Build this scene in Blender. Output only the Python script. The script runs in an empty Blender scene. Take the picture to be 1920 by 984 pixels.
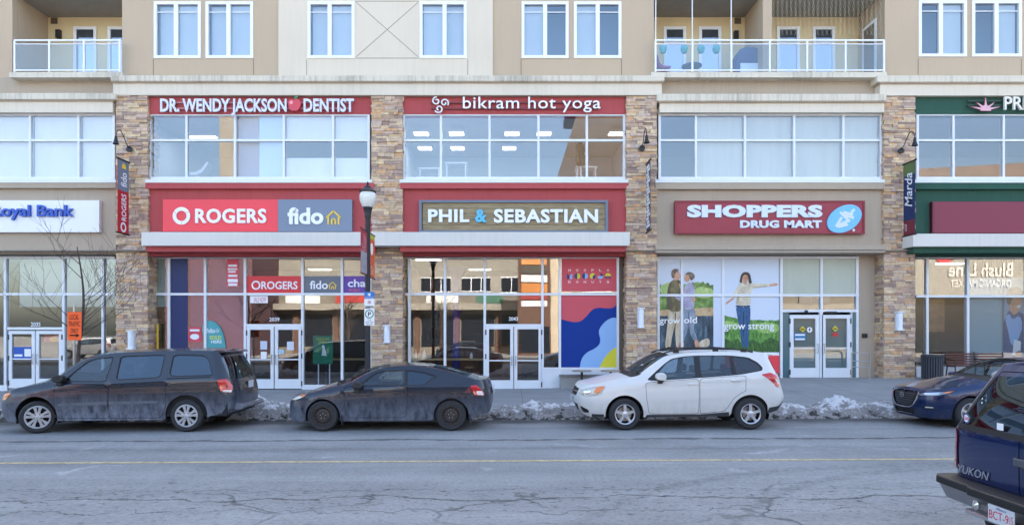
import bpy, bmesh, math, random
from mathutils import Vector, Matrix, noise
from mathutils.geometry import delaunay_2d_cdt
random.seed(7)
R = math.radians
PI = math.pi
scene = bpy.context.scene
COL = scene.collection

# ------------------------------------------------------------------ camera
CAM_H = 2.05
FPX = 1290.0
cam_d = bpy.data.cameras.new('camera')
cam = bpy.data.objects.new('camera', cam_d)
COL.objects.link(cam)
cam.location = (0, 0, CAM_H)
cam.rotation_euler = (R(90), 0, 0)
cam_d.sensor_width = 36
cam_d.lens = 36 * FPX / 1920
cam_d.shift_y = 132 / 1920
cam_d.clip_start = 0.05
cam_d.clip_end = 2000
scene.camera = cam

# ------------------------------------------------------------------ light
SUN_EL, SUN_AZ = R(29), R(14)          # behind the building: the street lies in its shade
world = bpy.data.worlds.new('World')
scene.world = world
world.use_nodes = True
wn = world.node_tree.nodes
wl = world.node_tree.links
bg = wn['Background']
sky = wn.new('ShaderNodeTexSky')
sky.sky_type = 'NISHITA'
sky.sun_disc = False
sky.sun_elevation = SUN_EL
sky.sun_rotation = SUN_AZ
sky.air_density = 1.0
sky.dust_density = 3.5
sky.ozone_density = 0.6
wl.new(sky.outputs[0], bg.inputs[0])
bg.inputs[1].default_value = 0.15
sun_d = bpy.data.lights.new('sun', 'SUN')
sun_d.energy = 4.2
sun_d.angle = R(0.5)
sun_d.color = (1.0, 0.95, 0.88)
sun = bpy.data.objects.new('sun', sun_d)
COL.objects.link(sun)
sdir = Vector((math.sin(SUN_AZ) * math.cos(SUN_EL), math.cos(SUN_AZ) * math.cos(SUN_EL), math.sin(SUN_EL)))
sun.rotation_euler = (-sdir).to_track_quat('-Z', 'Y').to_euler()
vs = scene.view_settings
vs.view_transform = 'Standard'
vs.look = 'None'
vs.gamma = 1
vs.use_curve_mapping = False
vs.exposure = 2.4
scene.cycles.max_bounces = 8
scene.cycles.transparent_max_bounces = 16
scene.cycles.caustics_reflective = False
scene.cycles.caustics_refractive = False
scene.cycles.sample_clamp_indirect = 6

# ------------------------------------------------------------------ helpers
def lin(c):
    out = []
    for v in c[:3]:
        v = v / 255
        out.append(v / 12.92 if v <= 0.04045 else ((v + 0.055) / 1.055) ** 2.4)
    return (*out, 1.0)

def X(px, Y): return (px - 960) * Y / FPX
def Z(py, Y): return CAM_H + (624 - py) * Y / FPX
def gz(x): return 0.0043 * max(-25, min(25, x))
def sstep(a, b, v):
    t = max(0, min(1, (v - a) / (b - a)))
    return t * t * (3 - 2 * t)
KERB_Y = 16.45
def walk_z(x, y):
    t = max(0, min(1, (y - KERB_Y - .2) / 6.6))
    return gz(x) + 0.10 + 0.34 * sstep(0.5, 9.5, x) * t

MATS = {}
def nn(m, t): return m.node_tree.nodes.new(t)
def mat(name, rgb, rough=0.6, metal=0.0, var=0.0, vscale=3.0, bump=0.0, bscale=60.0, spec=0.5, coat=0.0, stretch=None, emit=0.0, lin_in=False):
    """principled material with a mottled base colour and a fine bump"""
    if name in MATS: return MATS[name]
    m = bpy.data.materials.new(name); m.use_nodes = True
    nt = m.node_tree; b = nt.nodes['Principled BSDF']; L = nt.links
    c = (*rgb, 1) if lin_in else lin(rgb)
    b.inputs['Base Color'].default_value = c
    b.inputs['Roughness'].default_value = rough
    b.inputs['Metallic'].default_value = metal
    b.inputs['Specular IOR Level'].default_value = spec
    b.inputs['Coat Weight'].default_value = coat
    b.inputs['Coat Roughness'].default_value = 0.04
    if emit:
        b.inputs['Emission Color'].default_value = c
        b.inputs['Emission Strength'].default_value = emit
    tc = nn(m, 'ShaderNodeTexCoord')
    src = tc.outputs['Object']
    if stretch:
        mp = nn(m, 'ShaderNodeMapping'); mp.inputs['Scale'].default_value = stretch
        L.new(src, mp.inputs[0]); src = mp.outputs[0]
    if var:
        n = nn(m, 'ShaderNodeTexNoise'); n.inputs['Scale'].default_value = vscale; n.inputs['Detail'].default_value = 6
        n.inputs['Roughness'].default_value = 0.65
        L.new(src, n.inputs['Vector'])
        mr = nn(m, 'ShaderNodeMapRange')
        mr.inputs['From Min'].default_value = 0.3; mr.inputs['From Max'].default_value = 0.7
        mr.inputs['To Min'].default_value = 1 - var; mr.inputs['To Max'].default_value = 1 + var
        L.new(n.outputs['Fac'], mr.inputs['Value'])
        mx = nn(m, 'ShaderNodeVectorMath'); mx.operation = 'SCALE'
        mx.inputs[0].default_value = c[:3]
        L.new(mr.outputs[0], mx.inputs['Scale'])
        L.new(mx.outputs[0], b.inputs['Base Color'])
    if bump:
        n2 = nn(m, 'ShaderNodeTexNoise'); n2.inputs['Scale'].default_value = bscale; n2.inputs['Detail'].default_value = 3
        L.new(tc.outputs['Object'], n2.inputs['Vector'])
        bp = nn(m, 'ShaderNodeBump'); bp.inputs['Strength'].default_value = bump; bp.inputs['Distance'].default_value = 0.01
        L.new(n2.outputs['Fac'], bp.inputs['Height']); L.new(bp.outputs[0], b.inputs['Normal'])
    MATS[name] = m
    return m

def streaky(name, rgb, dark, amount=0.6, zlo=None, zscale=0.6, bump=.1, cut=(0.45, 0.75)):
    """stucco or metal with vertical grime runs"""
    m = bpy.data.materials.new(name); m.use_nodes = True
    nt = m.node_tree; b = nt.nodes['Principled BSDF']; L = nt.links
    b.inputs['Roughness'].default_value = 0.8
    b.inputs['Specular IOR Level'].default_value = 0.25
    tc = nn(m, 'ShaderNodeTexCoord'); mp = nn(m, 'ShaderNodeMapping')
    mp.inputs['Scale'].default_value = (9, 2, zscale)
    L.new(tc.outputs['Object'], mp.inputs[0])
    n = nn(m, 'ShaderNodeTexNoise'); n.inputs['Scale'].default_value = 1.0; n.inputs['Detail'].default_value = 7; n.inputs['Roughness'].default_value = .7
    L.new(mp.outputs[0], n.inputs['Vector'])
    n3 = nn(m, 'ShaderNodeTexNoise'); n3.inputs['Scale'].default_value = 0.6; n3.inputs['Detail'].default_value = 4
    L.new(tc.outputs['Object'], n3.inputs['Vector'])
    ad = nn(m, 'ShaderNodeMath'); ad.operation = 'ADD'
    ml = nn(m, 'ShaderNodeMath'); ml.operation = 'MULTIPLY_ADD'; ml.inputs[1].default_value = .7; ml.inputs[2].default_value = -.35
    L.new(n3.outputs['Fac'], ml.inputs[0]); L.new(n.outputs['Fac'], ad.inputs[0]); L.new(ml.outputs[0], ad.inputs[1])
    mr = nn(m, 'ShaderNodeMapRange'); mr.inputs['From Min'].default_value = cut[0]; mr.inputs['From Max'].default_value = cut[1]
    mr.inputs['To Max'].default_value = amount
    L.new(ad.outputs[0], mr.inputs['Value'])
    mx = nn(m, 'ShaderNodeMix'); mx.data_type = 'RGBA'
    mx.inputs['A'].default_value = lin(rgb); mx.inputs['B'].default_value = lin(dark)
    L.new(mr.outputs[0], mx.inputs['Factor']); L.new(mx.outputs['Result'], b.inputs['Base Color'])
    n2 = nn(m, 'ShaderNodeTexNoise'); n2.inputs['Scale'].default_value = 90
    L.new(tc.outputs['Object'], n2.inputs['Vector'])
    bp = nn(m, 'ShaderNodeBump'); bp.inputs['Strength'].default_value = bump; bp.inputs['Distance'].default_value = .01
    L.new(n2.outputs['Fac'], bp.inputs['Height']); L.new(bp.outputs[0], b.inputs['Normal'])
    MATS[name] = m
    return m

def glass(name, tint=(.86, .93, .92), base=0.06, wav=0.0, wscale=1.2, ior=1.5, gcol=(1, 1, 1)):
    """window glass: clear tinted sheet with mirror reflections that grow at grazing angles"""
    m = bpy.data.materials.new(name); m.use_nodes = True
    nt = m.node_tree; L = nt.links
    nt.nodes.remove(nt.nodes['Principled BSDF'])
    out = nt.nodes['Material Output']
    t = nn(m, 'ShaderNodeBsdfTransparent'); t.inputs[0].default_value = (*tint, 1)
    g = nn(m, 'ShaderNodeBsdfGlossy'); g.inputs['Roughness'].default_value = 0.0; g.inputs['Color'].default_value = (*gcol, 1)
    lw = nn(m, 'ShaderNodeLayerWeight'); lw.inputs['Blend'].default_value = 0.12
    f = nn(m, 'ShaderNodeMath'); f.operation = 'MULTIPLY_ADD'; f.inputs[1].default_value = .8; f.inputs[2].default_value = base
    f.use_clamp = True
    L.new(lw.outputs['Facing'], f.inputs[0])
    pw = nn(m, 'ShaderNodeMath'); pw.operation = 'POWER'; pw.inputs[1].default_value = 2.5
    L.new(lw.outputs['Facing'], pw.inputs[0]); L.new(pw.outputs[0], f.inputs[0])
    if wav:
        tc = nn(m, 'ShaderNodeTexCoord'); n = nn(m, 'ShaderNodeTexNoise'); n.inputs['Scale'].default_value = wscale; n.inputs['Detail'].default_value = 1
        L.new(tc.outputs['Object'], n.inputs['Vector'])
        bp = nn(m, 'ShaderNodeBump'); bp.inputs['Strength'].default_value = wav; bp.inputs['Distance'].default_value = .02
        L.new(n.outputs['Fac'], bp.inputs['Height']); L.new(bp.outputs[0], g.inputs['Normal'])
    mx = nn(m, 'ShaderNodeMixShader')
    L.new(f.outputs[0], mx.inputs[0]); L.new(t.outputs[0], mx.inputs[1]); L.new(g.outputs[0], mx.inputs[2])
    L.new(mx.outputs[0], out.inputs['Surface'])
    MATS[name] = m
    return m

class MB:
    """collects shapes, links them as ONE mesh object"""
    def __init__(s): s.v = []; s.f = []; s.m = []
    def face(s, pts, mi=0):
        n = len(s.v); s.v += [tuple(p) for p in pts]; s.f.append(tuple(range(n, n + len(pts)))); s.m.append(mi)
        return s
    def mesh(s, vs, fs, mi=0):
        n = len(s.v); s.v += [tuple(p) for p in vs]
        for f in fs: s.f.append(tuple(i + n for i in f)); s.m.append(mi)
        return s
    def box(s, x0, x1, y0, y1, z0, z1, mi=0, M=None):
        if x0 > x1: x0, x1 = x1, x0
        if y0 > y1: y0, y1 = y1, y0
        if z0 > z1: z0, z1 = z1, z0
        vs = [(x0, y0, z0), (x1, y0, z0), (x1, y1, z0), (x0, y1, z0), (x0, y0, z1), (x1, y0, z1), (x1, y1, z1), (x0, y1, z1)]
        if M: vs = [M @ Vector(v) for v in vs]
        return s.mesh(vs, [(0, 3, 2, 1), (4, 5, 6, 7), (0, 1, 5, 4), (1, 2, 6, 5), (2, 3, 7, 6), (3, 0, 4, 7)], mi)
    def prism(s, poly, y0, y1, mi=0, axis='y'):
        """polygon in (x,z) extruded along y (or in (x,y) along z, (y,z) along x)"""
        def P(a, b, c):
            return (a, c, b) if axis == 'y' else ((a, b, c) if axis == 'z' else (c, a, b))
        n = len(poly); a = [P(p[0], p[1], y0) for p in poly]; b = [P(p[0], p[1], y1) for p in poly]
        fs = [tuple(range(n))[::-1], tuple(range(n, 2 * n))] + [(i, (i + 1) % n, n + (i + 1) % n, n + i) for i in range(n)]
        return s.mesh(a + b, fs, mi)
    def tube(s, pts, r, seg=8, mi=0, cap=True):
        pts = [Vector(p) for p in pts]; rr = r if isinstance(r, (list, tuple)) else [r] * len(pts)
        vs, fs = [], []; prev = None
        for i, p in enumerate(pts):
            d = (pts[min(i + 1, len(pts) - 1)] - pts[max(i - 1, 0)]).normalized()
            if prev is None: u = d.orthogonal().normalized()
            else:
                u = prev - d * prev.dot(d)
                u = u.normalized() if u.length > 1e-6 else d.orthogonal().normalized()
            prev = u; w = d.cross(u)
            for k in range(seg):
                a = 2 * PI * k / seg
                vs.append(p + (u * math.cos(a) + w * math.sin(a)) * rr[i])
        for i in range(len(pts) - 1):
            for k in range(seg):
                a, b = i * seg + k, i * seg + (k + 1) % seg
                fs.append((a, b, b + seg, a + seg))
        if cap:
            fs.append(tuple(range(seg))[::-1]); fs.append(tuple(range((len(pts) - 1) * seg, len(pts) * seg)))
        return s.mesh(vs, fs, mi)
    def lathe(s, prof, c=(0, 0, 0), axis='z', seg=24, mi=0, close=False):
        """profile of (radius, height) turned about an axis through c"""
        c = Vector(c); vs, fs = [], []
        for (r, h) in prof:
            for k in range(seg):
                a = 2 * PI * k / seg; u, w = r * math.cos(a), r * math.sin(a)
                vs.append(c + (Vector((u, w, h)) if axis == 'z' else (Vector((u, h, w)) if axis == 'y' else Vector((h, u, w)))))
        for i in range(len(prof) - 1):
            for k in range(seg):
                a, b = i * seg + k, i * seg + (k + 1) % seg
                fs.append((a, b, b + seg, a + seg))
        if close:
            fs.append(tuple(range(seg))[::-1]); fs.append(tuple(range((len(prof) - 1) * seg, len(prof) * seg)))
        return s.mesh(vs, fs, mi)
    def disc(s, c, r, axis='y', seg=24, mi=0, rz=None):
        rz = rz or r
        pts = []
        for k in range(seg):
            a = 2 * PI * k / seg; u, w = r * math.cos(a), rz * math.sin(a)
            pts.append((c[0] + u, c[1], c[2] + w) if axis == 'y' else ((c[0] + u, c[1] + w, c[2]) if axis == 'z' else (c[0], c[1] + u, c[2] + w)))
        return s.face(pts, mi)
    def build(s, name, mats, parent=None, smooth=False, bevel=0, loc=None, angle=35, fix=True):
        me = bpy.data.meshes.new(name)
        me.from_pydata(s.v, [], s.f)
        for m in (mats if isinstance(mats, (list, tuple)) else [mats]): me.materials.append(m)
        for p, mi in zip(me.polygons, s.m): p.material_index = mi
        if fix:
            bm = bmesh.new(); bm.from_mesh(me)
            bmesh.ops.recalc_face_normals(bm, faces=bm.faces)
            bm.to_mesh(me); bm.free()
        if smooth:
            for p in me.polygons: p.use_smooth = True
            me.set_sharp_from_angle(angle=R(angle))
        o = bpy.data.objects.new(name, me); COL.objects.link(o)
        if loc: o.location = loc
        if bevel:
            b = o.modifiers.new('bevel', 'BEVEL'); b.width = bevel; b.segments = 2; b.limit_method = 'ANGLE'; b.angle_limit = R(40)
        if parent: adopt(o, parent)
        return o

def adopt(o, parent):
    """parent o, whose mesh is in world coordinates, keeping it where it is"""
    o.parent = parent
    o.matrix_parent_inverse = Matrix.Translation(-wloc(parent))
def wloc(o):
    v = Vector((0, 0, 0))
    if o is None: return v
    if o.get('_w') is not None: return Vector(o['_w'])
    return o.matrix_basis.translation.copy() if o.parent is None else v
def thing(name, label, cat, loc=(0, 0, 0), group=None):
    o = bpy.data.objects.new(name, None); COL.objects.link(o)
    o.location = loc; o.empty_display_size = .2
    tag(o, label, cat, group)
    return o
def tag(o, label=None, cat=None, group=None, kind=None):
    if label: o['label'] = label
    if cat: o['category'] = cat
    if group: o['group'] = group
    if kind: o['kind'] = kind
    return o
def copy_tree(o, parent=None):
    c = o.copy(); COL.objects.link(c)
    if parent: c.parent = parent
    for ch in list(o.children): copy_tree(ch, c)
    return c

_txt = {}
def text_mesh(s, bold=0.0, shear=0.0, spacing=1.0, res=3):
    """outline of a line of lettering as 2D polygons (verts, faces)"""
    k = (s, bold, shear, spacing)
    if k in _txt: return _txt[k]
    cu = bpy.data.curves.new('lettering', 'FONT'); cu.body = s; cu.offset = bold; cu.shear = shear; cu.space_character = spacing
    cu.resolution_u = res
    o = bpy.data.objects.new('lettering', cu); COL.objects.link(o)
    dg = bpy.context.evaluated_depsgraph_get(); dg.update()
    me = bpy.data.meshes.new_from_object(o.evaluated_get(dg))
    v = [tuple(p.co) for p in me.vertices]; f = [tuple(p.vertices) for p in me.polygons]
    bpy.data.objects.remove(o); bpy.data.curves.remove(cu); bpy.data.meshes.remove(me)
    _txt[k] = (v, f)
    return v, f
def letters(mb, s, x0, x1, z0, z1, y, depth=0.0, bold=0.0, shear=0.0, spacing=1.0, mi=0, place=None):
    """lettering stretched to the box x0..x1, z0..z1 on the plane y (facing -y), standing out by depth"""
    v, f = text_mesh(s, bold, shear, spacing)
    ax, bx = min(p[0] for p in v), max(p[0] for p in v); az, bz = min(p[1] for p in v), max(p[1] for p in v)
    if s.upper() == s and any(ch.isalpha() for ch in s):
        hv, _ = text_mesh('H', bold, shear, spacing); az, bz = min(p[1] for p in hv), max(p[1] for p in hv)
    def P(p, yy):
        a = (x0 + (p[0] - ax) / (bx - ax) * (x1 - x0), yy, z0 + (p[1] - az) / (bz - az) * (z1 - z0))
        return place(a) if place else a
    mb.mesh([P(p, y - depth) for p in v], f, mi)
    if depth:
        cnt = {}
        for fc in f:
            for i in range(len(fc)):
                e = (fc[i], fc[(i + 1) % len(fc)]); k = tuple(sorted(e)); cnt.setdefault(k, []).append(e)
        n = len(v)
        vs = [P(p, y - depth) for p in v] + [P(p, y) for p in v]
        fs = [(e[0][1], e[0][0], e[0][0] + n, e[0][1] + n) for e in cnt.values() if len(e) == 1]
        mb.mesh(vs, fs, mi)
    return mb
def ring(cx, cz, r, n=32, rz=None, a0=0, rot=0):
    rz = rz or r; out = []
    for k in range(n):
        a = a0 + 2 * PI * k / n; u, w = r * math.cos(a), rz * math.sin(a)
        out.append((cx + u * math.cos(rot) - w * math.sin(rot), cz + u * math.sin(rot) + w * math.cos(rot)))
    return out
def chaikin(pts, it=2, closed=True, w=.25):
    for _ in range(it):
        out = []; n = len(pts)
        rng = range(n) if closed else range(n - 1)
        if not closed: out.append(pts[0])
        for i in rng:
            a, b = pts[i], pts[(i + 1) % n]
            out.append(tuple(p * (1 - w) + q * w for p, q in zip(a, b))); out.append(tuple(p * w + q * (1 - w) for p, q in zip(a, b)))
        if not closed: out.append(pts[-1])
        pts = out
    return pts
def inside(p, poly):
    x, y = p; c = False; n = len(poly); j = n - 1
    for i in range(n):
        xi, yi = poly[i]; xj, yj = poly[j]
        if (yi > y) != (yj > y) and x < (xj - xi) * (y - yi) / (yj - yi) + xi: c = not c
        j = i
    return c
def fill(poly, holes=(), res=0.07, sub=None):
    """triangulate a 2D polygon with holes on a regular inner grid"""
    pts, ed = [], []
    for lp in [poly, *holes]:
        n0 = len(pts); lp2 = []
        for i in range(len(lp)):
            a, b = lp[i], lp[(i + 1) % len(lp)]
            d = math.hypot(b[0] - a[0], b[1] - a[1]); k = max(1, int(d / (sub or res)))
            for q in range(k): lp2.append((a[0] + (b[0] - a[0]) * q / k, a[1] + (b[1] - a[1]) * q / k))
        pts += lp2; n = len(lp2)
        ed += [(n0 + i, n0 + (i + 1) % n) for i in range(n)]
    x0, x1 = min(p[0] for p in poly), max(p[0] for p in poly); z0, z1 = min(p[1] for p in poly), max(p[1] for p in poly)
    nx, nz = int((x1 - x0) / res), int((z1 - z0) / res)
    for i in range(1, nx + 1):
        for j in range(1, nz + 1):
            p = (x0 + (i - .5 * (j % 2)) * (x1 - x0) / (nx + 1), z0 + j * (z1 - z0) / (nz + 1))
            if inside(p, poly) and not any(inside(p, h) for h in holes): pts.append(p)
    v, e, f, *_ = delaunay_2d_cdt([Vector(p) for p in pts], ed, [], 0, 1e-5)
    out = []
    for t in f:
        c = ((v[t[0]][0] + v[t[1]][0] + v[t[2]][0]) / 3, (v[t[0]][1] + v[t[1]][1] + v[t[2]][1]) / 3)
        if inside(c, poly) and not any(inside(c, h) for h in holes): out.append(tuple(t))
    return [tuple(p) for p in v], out
# ------------------------------------------------------------------ ground, road, pavements
def asphalt(name, rgb, cracks=True):
    m = bpy.data.materials.new(name); m.use_nodes = True
    nt = m.node_tree; L = nt.links; b = nt.nodes['Principled BSDF']
    b.inputs['Roughness'].default_value = .85; b.inputs['Specular IOR Level'].default_value = .3
    tc = nn(m, 'ShaderNodeTexCoord'); O = tc.outputs['Object']
    def nz(scale, det, vec=O, rough=.6):
        n = nn(m, 'ShaderNodeTexNoise'); n.inputs['Scale'].default_value = scale; n.inputs['Detail'].default_value = det; n.inputs['Roughness'].default_value = rough
        L.new(vec, n.inputs['Vector']); return n.outputs['Fac']
    def mapr(v, a, b_, c, d):
        r = nn(m, 'ShaderNodeMapRange'); r.inputs['From Min'].default_value = a; r.inputs['From Max'].default_value = b_
        r.inputs['To Min'].default_value = c; r.inputs['To Max'].default_value = d; L.new(v, r.inputs['Value']); return r.outputs[0]
    def mul(a, b_):
        q = nn(m, 'ShaderNodeMath'); q.operation = 'MULTIPLY'; L.new(a, q.inputs[0]); L.new(b_, q.inputs[1]); return q.outputs[0]
    def stretch(sx, sy):
        mp = nn(m, 'ShaderNodeMapping'); mp.inputs['Scale'].default_value = (sx, sy, 1); L.new(O, mp.inputs[0]); return mp.outputs[0]
    f = mapr(nz(20, 8, O, .8), .3, .7, .66, 1.34)                         # aggregate
    f = mul(f, mapr(nz(.5, 5), .3, .7, .84, 1.14))                 # broad patches
    f = mul(f, mapr(nz(1, 5, stretch(.12, 1.6)), .3, .7, .86, 1.14))    # wear along the lanes
    f = mul(f, mapr(nz(1, 6, stretch(4.5, 11), .7), .63, .72, 1.0, .5))    # dark scuffs
    if cracks:
        # wandering cracks near the camera and crumbled spots beside them
        sep = nn(m, 'ShaderNodeSeparateXYZ'); L.new(O, sep.inputs[0])
        for (yc, amp, sc, w, dk) in ((13.25, .15, .35, .055, .34), (8.55, .38, .55, .020, .42), (7.95, .5, .9, .011, .5), (9.0, .3, 1.6, .009, .6), (12.2, .3, .25, .10, .84)):
            w1 = nn(m, 'ShaderNodeTexNoise'); w1.noise_dimensions = '1D'; w1.inputs['Scale'].default_value = sc; w1.inputs['Detail'].default_value = 9
            w1.inputs['Roughness'].default_value = .62
            q = nn(m, 'ShaderNodeMath'); q.operation = 'ADD'; q.inputs[1].default_value = yc * 3.1; L.new(sep.outputs[0], q.inputs[0]); L.new(q.outputs[0], w1.inputs['W'])
            a = nn(m, 'ShaderNodeMath'); a.operation = 'MULTIPLY_ADD'; a.inputs[1].default_value = amp * 2; a.inputs[2].default_value = yc - amp
            L.new(w1.outputs['Fac'], a.inputs[0])
            d = nn(m, 'ShaderNodeMath'); d.operation = 'SUBTRACT'; L.new(sep.outputs[1], d.inputs[0]); L.new(a.outputs[0], d.inputs[1])
            ab = nn(m, 'ShaderNodeMath'); ab.operation = 'ABSOLUTE'; L.new(d.outputs[0], ab.inputs[0])
            wob = mapr(nz(2.5, 4), .35, .65, .25, 1.9)
            dv = nn(m, 'ShaderNodeMath'); dv.operation = 'DIVIDE'; L.new(ab.outputs[0], dv.inputs[0]); L.new(wob, dv.inputs[1])
            f = mul(f, mapr(dv.outputs[0], w * .5, w * 1.8, dk, 1.0))
            if yc < 10:
                # crumbled dark spots cluster round the crack
                near = mapr(ab.outputs[0], .05, .9, 1.0, 0.0)
                sp = mapr(nz(1, 5, stretch(6.5, 11), .7), .57, .66, 0, .8)
                iv = nn(m, 'ShaderNodeMath'); iv.operation = 'MULTIPLY'; L.new(near, iv.inputs[0]); L.new(sp, iv.inputs[1])
                f = mul(f, mapr(iv.outputs[0], 0, 1, 1, 0.25))
        # branching hairline network
        wv = nn(m, 'ShaderNodeTexNoise'); wv.inputs['Scale'].default_value = 1.4; wv.inputs['Detail'].default_value = 6; L.new(O, wv.inputs['Vector'])
        ml = nn(m, 'ShaderNodeVectorMath'); ml.operation = 'SCALE'; ml.inputs['Scale'].default_value = .9; L.new(wv.outputs['Color'], ml.inputs[0])
        av = nn(m, 'ShaderNodeVectorMath'); L.new(O, av.inputs[0]); L.new(ml.outputs[0], av.inputs[1])
        vo = nn(m, 'ShaderNodeTexVoronoi'); vo.feature = 'DISTANCE_TO_EDGE'; vo.inputs['Scale'].default_value = .55; L.new(av.outputs[0], vo.inputs['Vector'])
        sel = mapr(nz(.45, 2), .48, .60, 0, 1)
        band = mapr(sep.outputs[1], 8.6, 10.2, 1, 0)
        ln = mapr(vo.outputs['Distance'], .005, .022, .55, 0)
        iv = mul(mul(ln, sel), band)
        f = mul(f, mapr(iv, 0, 1, 1, 0))
        # pale filled cracks further out
        vo2 = nn(m, 'ShaderNodeTexVoronoi'); vo2.feature = 'DISTANCE_TO_EDGE'; vo2.inputs['Scale'].default_value = .22; L.new(av.outputs[0], vo2.inputs['Vector'])
        sel2 = mapr(nz(.9, 3), .50, .62, 0, 1)
        band2 = mul(mapr(sep.outputs[1], 9.6, 10.3, 0, 1), mapr(sep.outputs[1], 12.6, 13.2, 1, 0))
        iv2 = mul(mul(mapr(vo2.outputs['Distance'], .008, .022, .4, 0), sel2), band2)
        f = mul(f, mapr(iv2, 0, 1, 1, 2))
        # two curved tyre tracks of a turning car
        for x0 in (1.0, 2.7):
            ex = nn(m, 'ShaderNodeMath'); ex.operation = 'MULTIPLY_ADD'; ex.inputs[1].default_value = -1 / 1.9; ex.inputs[2].default_value = x0 / 1.9; L.new(sep.outputs[0], ex.inputs[0])
            en = nn(m, 'ShaderNodeMath'); en.operation = 'EXPONENT'; L.new(ex.outputs[0], en.inputs[0])
            yy = nn(m, 'ShaderNodeMath'); yy.operation = 'MULTIPLY_ADD'; yy.inputs[1].default_value = 2.9; L.new(en.outputs[0], yy.inputs[0]); L.new(sep.outputs[1], yy.inputs[2])
            di = nn(m, 'ShaderNodeMath'); di.operation = 'SUBTRACT'; di.inputs[1].default_value = 10.75; L.new(yy.outputs[0], di.inputs[0])
            ab = nn(m, 'ShaderNodeMath'); ab.operation = 'ABSOLUTE'; L.new(di.outputs[0], ab.inputs[0])
            iv3 = mul(mul(mapr(ab.outputs[0], .06, .2, .4, 0), mapr(nz(9, 5), .4, .6, .2, 1)), mapr(sep.outputs[0], .2, 1.4, 0, 1))
            f = mul(f, mapr(iv3, 0, 1, 1, .35))
        # wet dirty gutter beside the kerb
        gut = nn(m, 'ShaderNodeMath'); gut.operation = 'MULTIPLY_ADD'; gut.inputs[1].default_value = .9; L.new(nz(1.1, 5), gut.inputs[0]); L.new(sep.outputs[1], gut.inputs[2])
        f = mul(f, mapr(gut.outputs[0], 15.75, 16.35, 1, .34))
    c = nn(m, 'ShaderNodeVectorMath'); c.operation = 'SCALE'; c.inputs[0].default_value = lin(rgb)[:3]
    L.new(f, c.inputs['Scale']); L.new(c.outputs[0], b.inputs['Base Color'])
    bp = nn(m, 'ShaderNodeBump'); bp.inputs['Strength'].default_value = .5; bp.inputs['Distance'].default_value = .012
    L.new(f, bp.inputs['Height']); L.new(bp.outputs[0], b.inputs['Normal'])
    return m

m_asphalt = asphalt('asphalt', (137, 138, 138))
m_lot = asphalt('lot_asphalt', (168, 163, 154), False)
m_ground = mat('winter_ground', (150, 146, 138), .9, var=.2, vscale=.2)
m_conc = mat('pavement_concrete', (146, 145, 144), .85, var=.12, vscale=1.2, bump=.3, bscale=40)
m_kerb = mat('kerb_concrete', (128, 124, 118), .9, var=.25, vscale=3, bump=.4)

g = MB().face([(-500, -500, -.6), (500, -500, -.6), (500, 500, -.6), (-500, 500, -.6)]).build('ground', m_ground); tag(g, kind='structure')
# road: a sheet following the slight grade
mb = MB()
xs = [-90, -40, -25, 0, 25, 40, 90]
for a, b in zip(xs, xs[1:]):
    mb.face([(a, 2.6, gz(a)), (b, 2.6, gz(b)), (b, KERB_Y + .05, gz(b)), (a, KERB_Y + .05, gz(a))])
tag(mb.build('road', m_asphalt), kind='structure')
def paintmat():
    m = mat('yellow_road_paint', (196, 178, 134), .7, var=.1, vscale=8)
    nt = m.node_tree; b = nt.nodes['Principled BSDF']; tc = nn(m, 'ShaderNodeTexCoord')
    n = nn(m, 'ShaderNodeTexNoise'); n.inputs['Scale'].default_value = 7; n.inputs['Detail'].default_value = 8; n.inputs['Roughness'].default_value = .75
    nt.links.new(tc.outputs['Object'], n.inputs['Vector'])
    r = nn(m, 'ShaderNodeMapRange'); r.inputs['From Min'].default_value = .40; r.inputs['From Max'].default_value = .56; r.inputs['To Min'].default_value = .62; r.inputs['To Max'].default_value = 1.0
    nt.links.new(n.outputs['Fac'], r.inputs['Value']); nt.links.new(r.outputs[0], b.inputs['Alpha'])
    return m
mb = MB()
for a, b in zip(xs, xs[1:]):
    mb.face([(a, 10.97, gz(a) + .004), (b, 10.97, gz(b) + .004), (b, 11.085, gz(b) + .004), (a, 11.085, gz(a) + .004)])
tag(mb.build('road_centre_line', paintmat()), kind='structure')
# far pavement with kerb
mb = MB()
xs2 = [-90, -60, -40, -25] + [-24 + i for i in range(0, 49)] + [25, 40, 60, 90]
ys2 = [KERB_Y + .18, 17.5, 18.5, 19.5, 20.5, 21.5, 22.5, 23.3, 24.0, 26.5]
for a, b in zip(xs2, xs2[1:]):
    for c, d in zip(ys2, ys2[1:]):
        mb.face([(a, c, walk_z(a, c)), (b, c, walk_z(b, c)), (b, d, walk_z(b, d)), (a, d, walk_z(a, d))])
tag(mb.build('pavement', m_conc, smooth=True), kind='structure')
mb = MB()
for a, b in zip(xs2, xs2[1:]):
    mb.face([(a, KERB_Y, gz(a) - .05), (b, KERB_Y, gz(b) - .05), (b, KERB_Y + .01, gz(b) + .095), (a, KERB_Y + .01, gz(a) + .095)])
    mb.face([(a, KERB_Y + .01, gz(a) + .095), (b, KERB_Y + .01, gz(b) + .095), (b, KERB_Y + .18, gz(b) + .1), (a, KERB_Y + .18, gz(a) + .1)])
tag(mb.build('kerb', m_kerb), kind='structure')
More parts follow.
